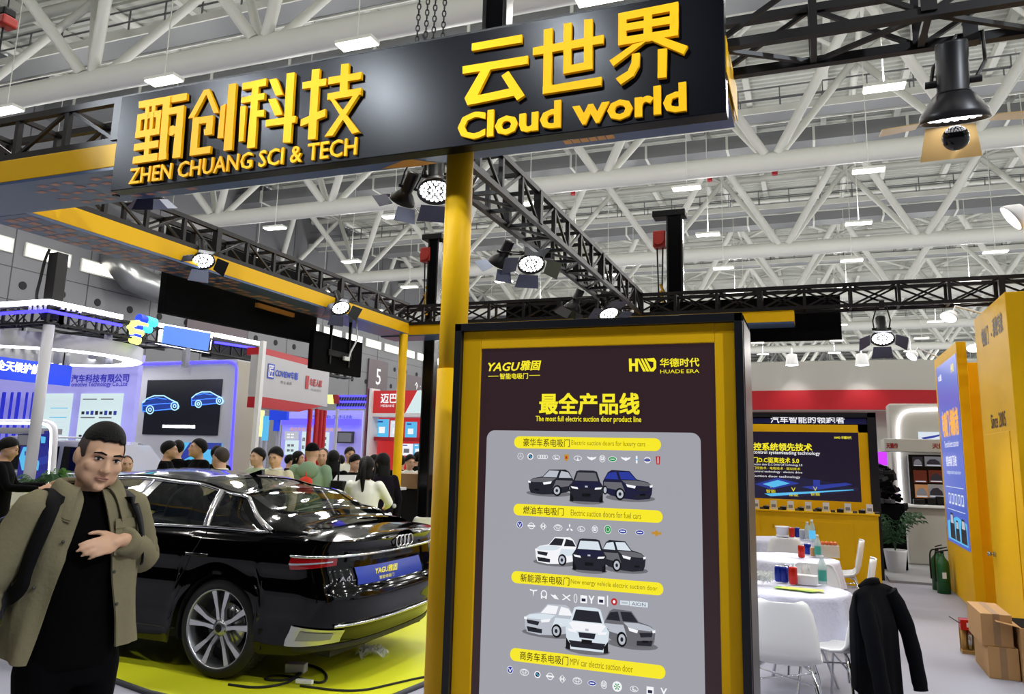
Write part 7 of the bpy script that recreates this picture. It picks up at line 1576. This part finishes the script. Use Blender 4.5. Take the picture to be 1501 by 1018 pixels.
m = MB(); a, b = pr(536, 700, RY), pr(541, 570, RY); m.box(a.x, b.x, RY-.1, RY+.3, 0, b.z, mat('maroon post', '7a4a5a', .5)); m.build('side_post', r); m = MB(); a, b = pr(541, 700, RY), pr(545, 570, RY); m.box(a.x, b.x, RY-.1, RY+.3, 0, b.z, 'white'); m.build('side_post', r)
for k, (x0, x1, y0, y1, mt) in enumerate(((551, 570, 615, 641, 'print_cyan'), (572, 588, 617, 642, 'print_pale'), (594, 611, 619, 642, 'print_cyan'), (620, 636, 622, 645, 'print_cyan'), (638, 650, 623, 646, 'print_cyan'), (606, 619, 651, 668, 'print_cyan'), (588, 605, 651, 668, 'print_white'))):
    m = MB(); a, b = pr(x0, y1, RY+.3), pr(x1, y0, RY+.3); m.box(a.x, b.x, RY+.28, RY+.32, a.z, b.z, mt); w, h = b.x-a.x, b.z-a.z; m.rbox((a.x+w*.5, RY+.278, a.z+h*.4), (w*.5, .004, h*.35), 'print_white' if mt != 'print_white' else 'print_grey'); m.rbox((a.x+w*.35, RY+.278, b.z-h*.14), (w*.4, .004, h*.08), 'print_white' if k % 2 else 'print_blue')
    if k == 3: m.rbox((a.x+w*.5, RY+.275, a.z+h*.45), (w*.18, .004, h*.5), 'print_red')
    tag(m.build('product_board'), ['first blue product panel on the red shelf, by the white post', 'pale product panel left of the thin column', 'blue product panel with white list right of the thin column', 'blue product panel with a red stripe on the red shelf', 'blue product panel beside the thick column', 'low blue panel on the lower red shelf', 'low white panel on the lower red shelf'][k], 'board', 'product boards in the red booth')
# reception counters and chairs behind the car
r = thing('counter', 'black counter with a wooden top band behind the thin column', 'counter', at(612, 720, Y=11.2)); a, b = at(586, 716, Y=11.0), at(665, 697, Y=11.0); m = MB(); m.box(a.x, b.x, 11.02, 11.6, 0, a.z, 'black'); m.build('body', r, bevel=.01); m = MB(); m.box(a.x-.03, b.x, 10.98, 11.64, a.z, b.z, 'wood'); m.build('top_band', r, bevel=.006)
r = thing('counter', 'black reception counter where the woman in white leans', 'counter', at(530, 735, Y=9.4)); a, b = at(484, 713, Y=9.3), at(558, 713, Y=9.3); m = MB(); m.box(a.x, b.x, 9.32, 9.9, 0, a.z-.04, 'black_matt'); m.build('body', r, bevel=.01); m = MB(); m.box(a.x-.04, b.x+.04, 9.25, 9.95, a.z-.04, a.z, 'light_grey'); m.build('worktop', r, bevel=.006)
TOPZ = a.z
r = thing('paper_board', 'white boards propped on the black reception counter', 'board', at(500, 705, Y=9.4)); m = MB(); p = [at(x, y, Y=9.3) for x, y in ((482, 714), (517, 714), (517, 697), (489, 697))]; m.prism([Vector((q.x, q.y+max(0, (q.z-TOPZ))*.5, max(q.z, TOPZ))) for q in p], (0, .02, 0), 'white'); m.build('board', r)
r = thing('microphone_stand', 'thin black stand with a small tripod in front of the reception counter', 'stand', at(497, 740, Y=8.7)); p = at(497, 682, Y=8.7); m = MB(); m.tube([(p.x, 8.7, .3), (p.x, 8.7, p.z)], .012, 'black', 8); m.build('pole', r)
for k in range(3): t = k*2.1; m = MB(); m.tube([(p.x, 8.7, .5), (p.x+.3*math.cos(t), 8.7+.3*math.sin(t), 0.0)], .012, 'black', 6); m.build('leg', r)
q = at(496, 712, Y=8.7); m = MB(); m.rbox(q, (.18, .1, .12), 'black'); m.build('clamp', r, bevel=.01)
p = at(612, 747, Z=.83); chair(p.x, p.y-.55, 170, 'white shell chair far behind the black car, left of a pair'); p = at(627, 757, Z=.83); chair(p.x, p.y, 200, 'white shell chair behind the boot of the black car, right of a pair')
m = MB(); p = at(575, 752, Z=.76); m.box(p.x-.35, p.x+.3, p.y, p.y+.5, .70, .76, 'white'); 
for sx in (-.3, .25): m.bar((p.x+sx, p.y+.25, 0), (p.x+sx, p.y+.25, .70), .05, .05, 'yellow')
tag(m.build('side_table', bevel=.006), 'small white table on yellow legs behind the black car', 'table')
# ------------------------------------------------------------------ the crowd
km('top_cream', 'cfc8a8', .8); km('top_white', 'dcdccf', .8); km('top_green', '7f9a7c', .8); km('top_mint', 'a8b89a', .8); km('top_black', '060608', .85, spec=.1); km('vest', '0c0d10', .85, spec=.1); km('dress', '120e18', .85, spec=.1); km('coral', 'd8391e', .6); km('pants_dark', '0a0a0e', .8, spec=.1)
def crowd(px, py, rng, view, label, **kw):
    d = FWD + RGT*((px-PX)/FPX) - UPV*((py-PY)/FPX); k = rng/math.hypot(d.x, d.y); p = EYE+d*k
    n = Vector((d.x, d.y)).normalized(); rz = math.atan2(-n.x, n.y)+math.radians(view)
    return human('person', label, (p.x, p.y, 0), rz, h=max(1.5, p.z-.0), **kw)
fwd_arms = ((-.24, -.05, 1.15), (-.12, -.30, 1.12)), ((.24, -.05, 1.15), (.12, -.30, 1.12))
desk_arms = ((-.26, -.12, 1.18), (-.16, -.40, 1.12)), ((.26, -.12, 1.18), (.16, -.40, 1.12))
def pony(r, S, HT):
    m = MB(); limb(m, [(0, .10, .06), (0, .15, .0), (0, .15, -.14), (0, .13, -.26)], [.03, .034, .03, .014], 'hair', 10); xform(m, S @ HT); m.build('ponytail', r, local=True)
def collar_x(r, S, HT):
    m = MB(); m.tube([(.07*math.cos(t), .01+.065*math.sin(t), 1.445+.01*math.sin(t)) for t in [6.28*i/16 for i in range(16)]], .014, 'top_white', 8, closed=True); xform(m, S); m.build('collar', r, local=True)
def hood(r, S, HT):
    m = MB(); m.ell((0, .13, 1.37), (.13, .06, .11), 'top_green', 16, 10); xform(m, S); m.build('hood', r, local=True)
def flowers(r, S, HT):
    m = MB(); rnd = random.Random(1)
    for k in range(26): t = rnd.uniform(0, 6.28); z = rnd.uniform(.5, 1.25); rr = lerp(.205, .165, (z-.45)/.8); m.ell((rr*math.cos(t), .01+rr*.74*math.sin(t), z), (.03, .03, .03), 'light_grey', 8, 6)
    xform(m, S); m.build('flower_print', r, local=True)
G = 'visitors in the crowd behind the car'
crowd(248, 647, 12.2, 80, 'man in black jacket facing right, left of the pair under the LED screen', top='top_black', arms=fwd_arms)
crowd(262, 646, 13.2, 175, 'person in dark clothes seen from behind, between the two black jackets', top='top_black')
crowd(293, 643.5, 11.6, -70, 'man in black jacket looking up to the left under the LED screen', top='top_black', hpitch=-.15, bulk=1.12)
crowd(326, 656, 9.6, -140, 'older balding man in pale yellow shirt, closest behind the car roof', top='top_cream', hair='bald', bulk=1.1, extra=collar_x)
crowd(319, 654, 12.5, 160, 'dark haired person mostly hidden behind the balding man', top='top_black')
crowd(380, 657, 11.2, -50, 'young man in mint shirt with dark straps facing left', top='top_mint', hair='short')
crowd(406, 656, 10.2, -25, 'man in cream polo shirt looking down behind the rear window', top='top_cream', hpitch=.25, extra=collar_x)
crowd(437, 662, 14.5, 70, 'far dark dressed woman left of the green hoodie', top='top_black', hair='bob')
crowd(458, 650, 10.6, 165, 'person in a green hooded jacket and dark cap seen from behind', top='top_green', hair='cap', extra=hood, bulk=1.15)
crowd(474, 657, 12.0, -10, 'person in cream shirt facing the camera behind the green hoodie', top='top_cream', hair='bald')
crowd(489, 661, 11.4, 170, 'woman with long black hair and black coat seen from behind', top='top_black', hair='long')
crowd(513, 656, 14.0, 20, 'far man in white shirt behind the reception counter', top='top_white')
crowd(520, 667, 12.0, 40, 'man in dark vest bending over the reception counter', top='vest', hpitch=.3, arms=desk_arms)
crowd(538, 670, 9.0, 165, 'woman with ponytail and white blouse leaning on the counter', top='top_white', hair='bob', extra=pony, arms=desk_arms)
crowd(562, 665, 10.2, -150, 'woman with long black hair in a dark flower patterned dress', top='dress', hair='long', dress=True, extra=flowers)
crowd(588, 668, 14.4, 180, 'dark haired visitor behind the thin yellow column', top='top_black', hair='short')
crowd(601, 667, 13.6, 25, 'person in white shirt looking down behind the wooden band counter', top='top_white', hpitch=.2)
crowd(613, 663, 15.2, 180, 'far visitor before the red shelves, seen from behind', top='vest')
crowd(621, 669, 14.0, 175, 'woman with long black hair behind the wooden band counter', top='top_black', hair='long')
crowd(638, 668, 13.5, -90, 'dark dressed visitor at the edge of the thick yellow column', top='top_black', hair='bob')
crowd(12, 642, 11.0, 80, 'man in a black suit reaching to the kiosk at the far left', top='top_black', hpitch=.3, arms=(((-.25, -.1, 1.15), (-.2, -.4, 1.14)), ((.25, -.1, 1.15), (.2, -.42, 1.16))))
crowd(425, 667, 15.5, 100, 'far dark dressed visitor between the cream polo shirt and the green hoodie', top='vest')
crowd(500, 668, 16.0, 180, 'far visitor in grey before the pale booth wall, seen from behind', top='dark_grey')
crowd(549, 667, 15.0, 60, 'far dark haired visitor before the red booth post', top='top_black', hair='bob')
crowd(186, 668, 10.6, 10, 'visitor in a cream shirt half hidden by the head of the man in olive', top='top_cream', hair='bald')
m = MB(); p = at(459, 707, Y=8.66); m.stack([(p.x, p.y-.16, p.z-.14, .09, .03), (p.x, p.y-.16, p.z-.12, .12, .05), (p.x, p.y-.16, p.z+.04, .09, .04), (p.x, p.y-.16, p.z+.07, .03, .02)], 'coral', 14); m.tube([(p.x, p.y-.16, p.z+.06), (p.x-.01, p.y-.16, p.z+.14), (p.x-.015, p.y-.14, p.z+.2)], .008, 'coral', 6); tag(m.build('shoulder_bag'), 'bright red shoulder bag on the back of the green hooded jacket', 'bag')
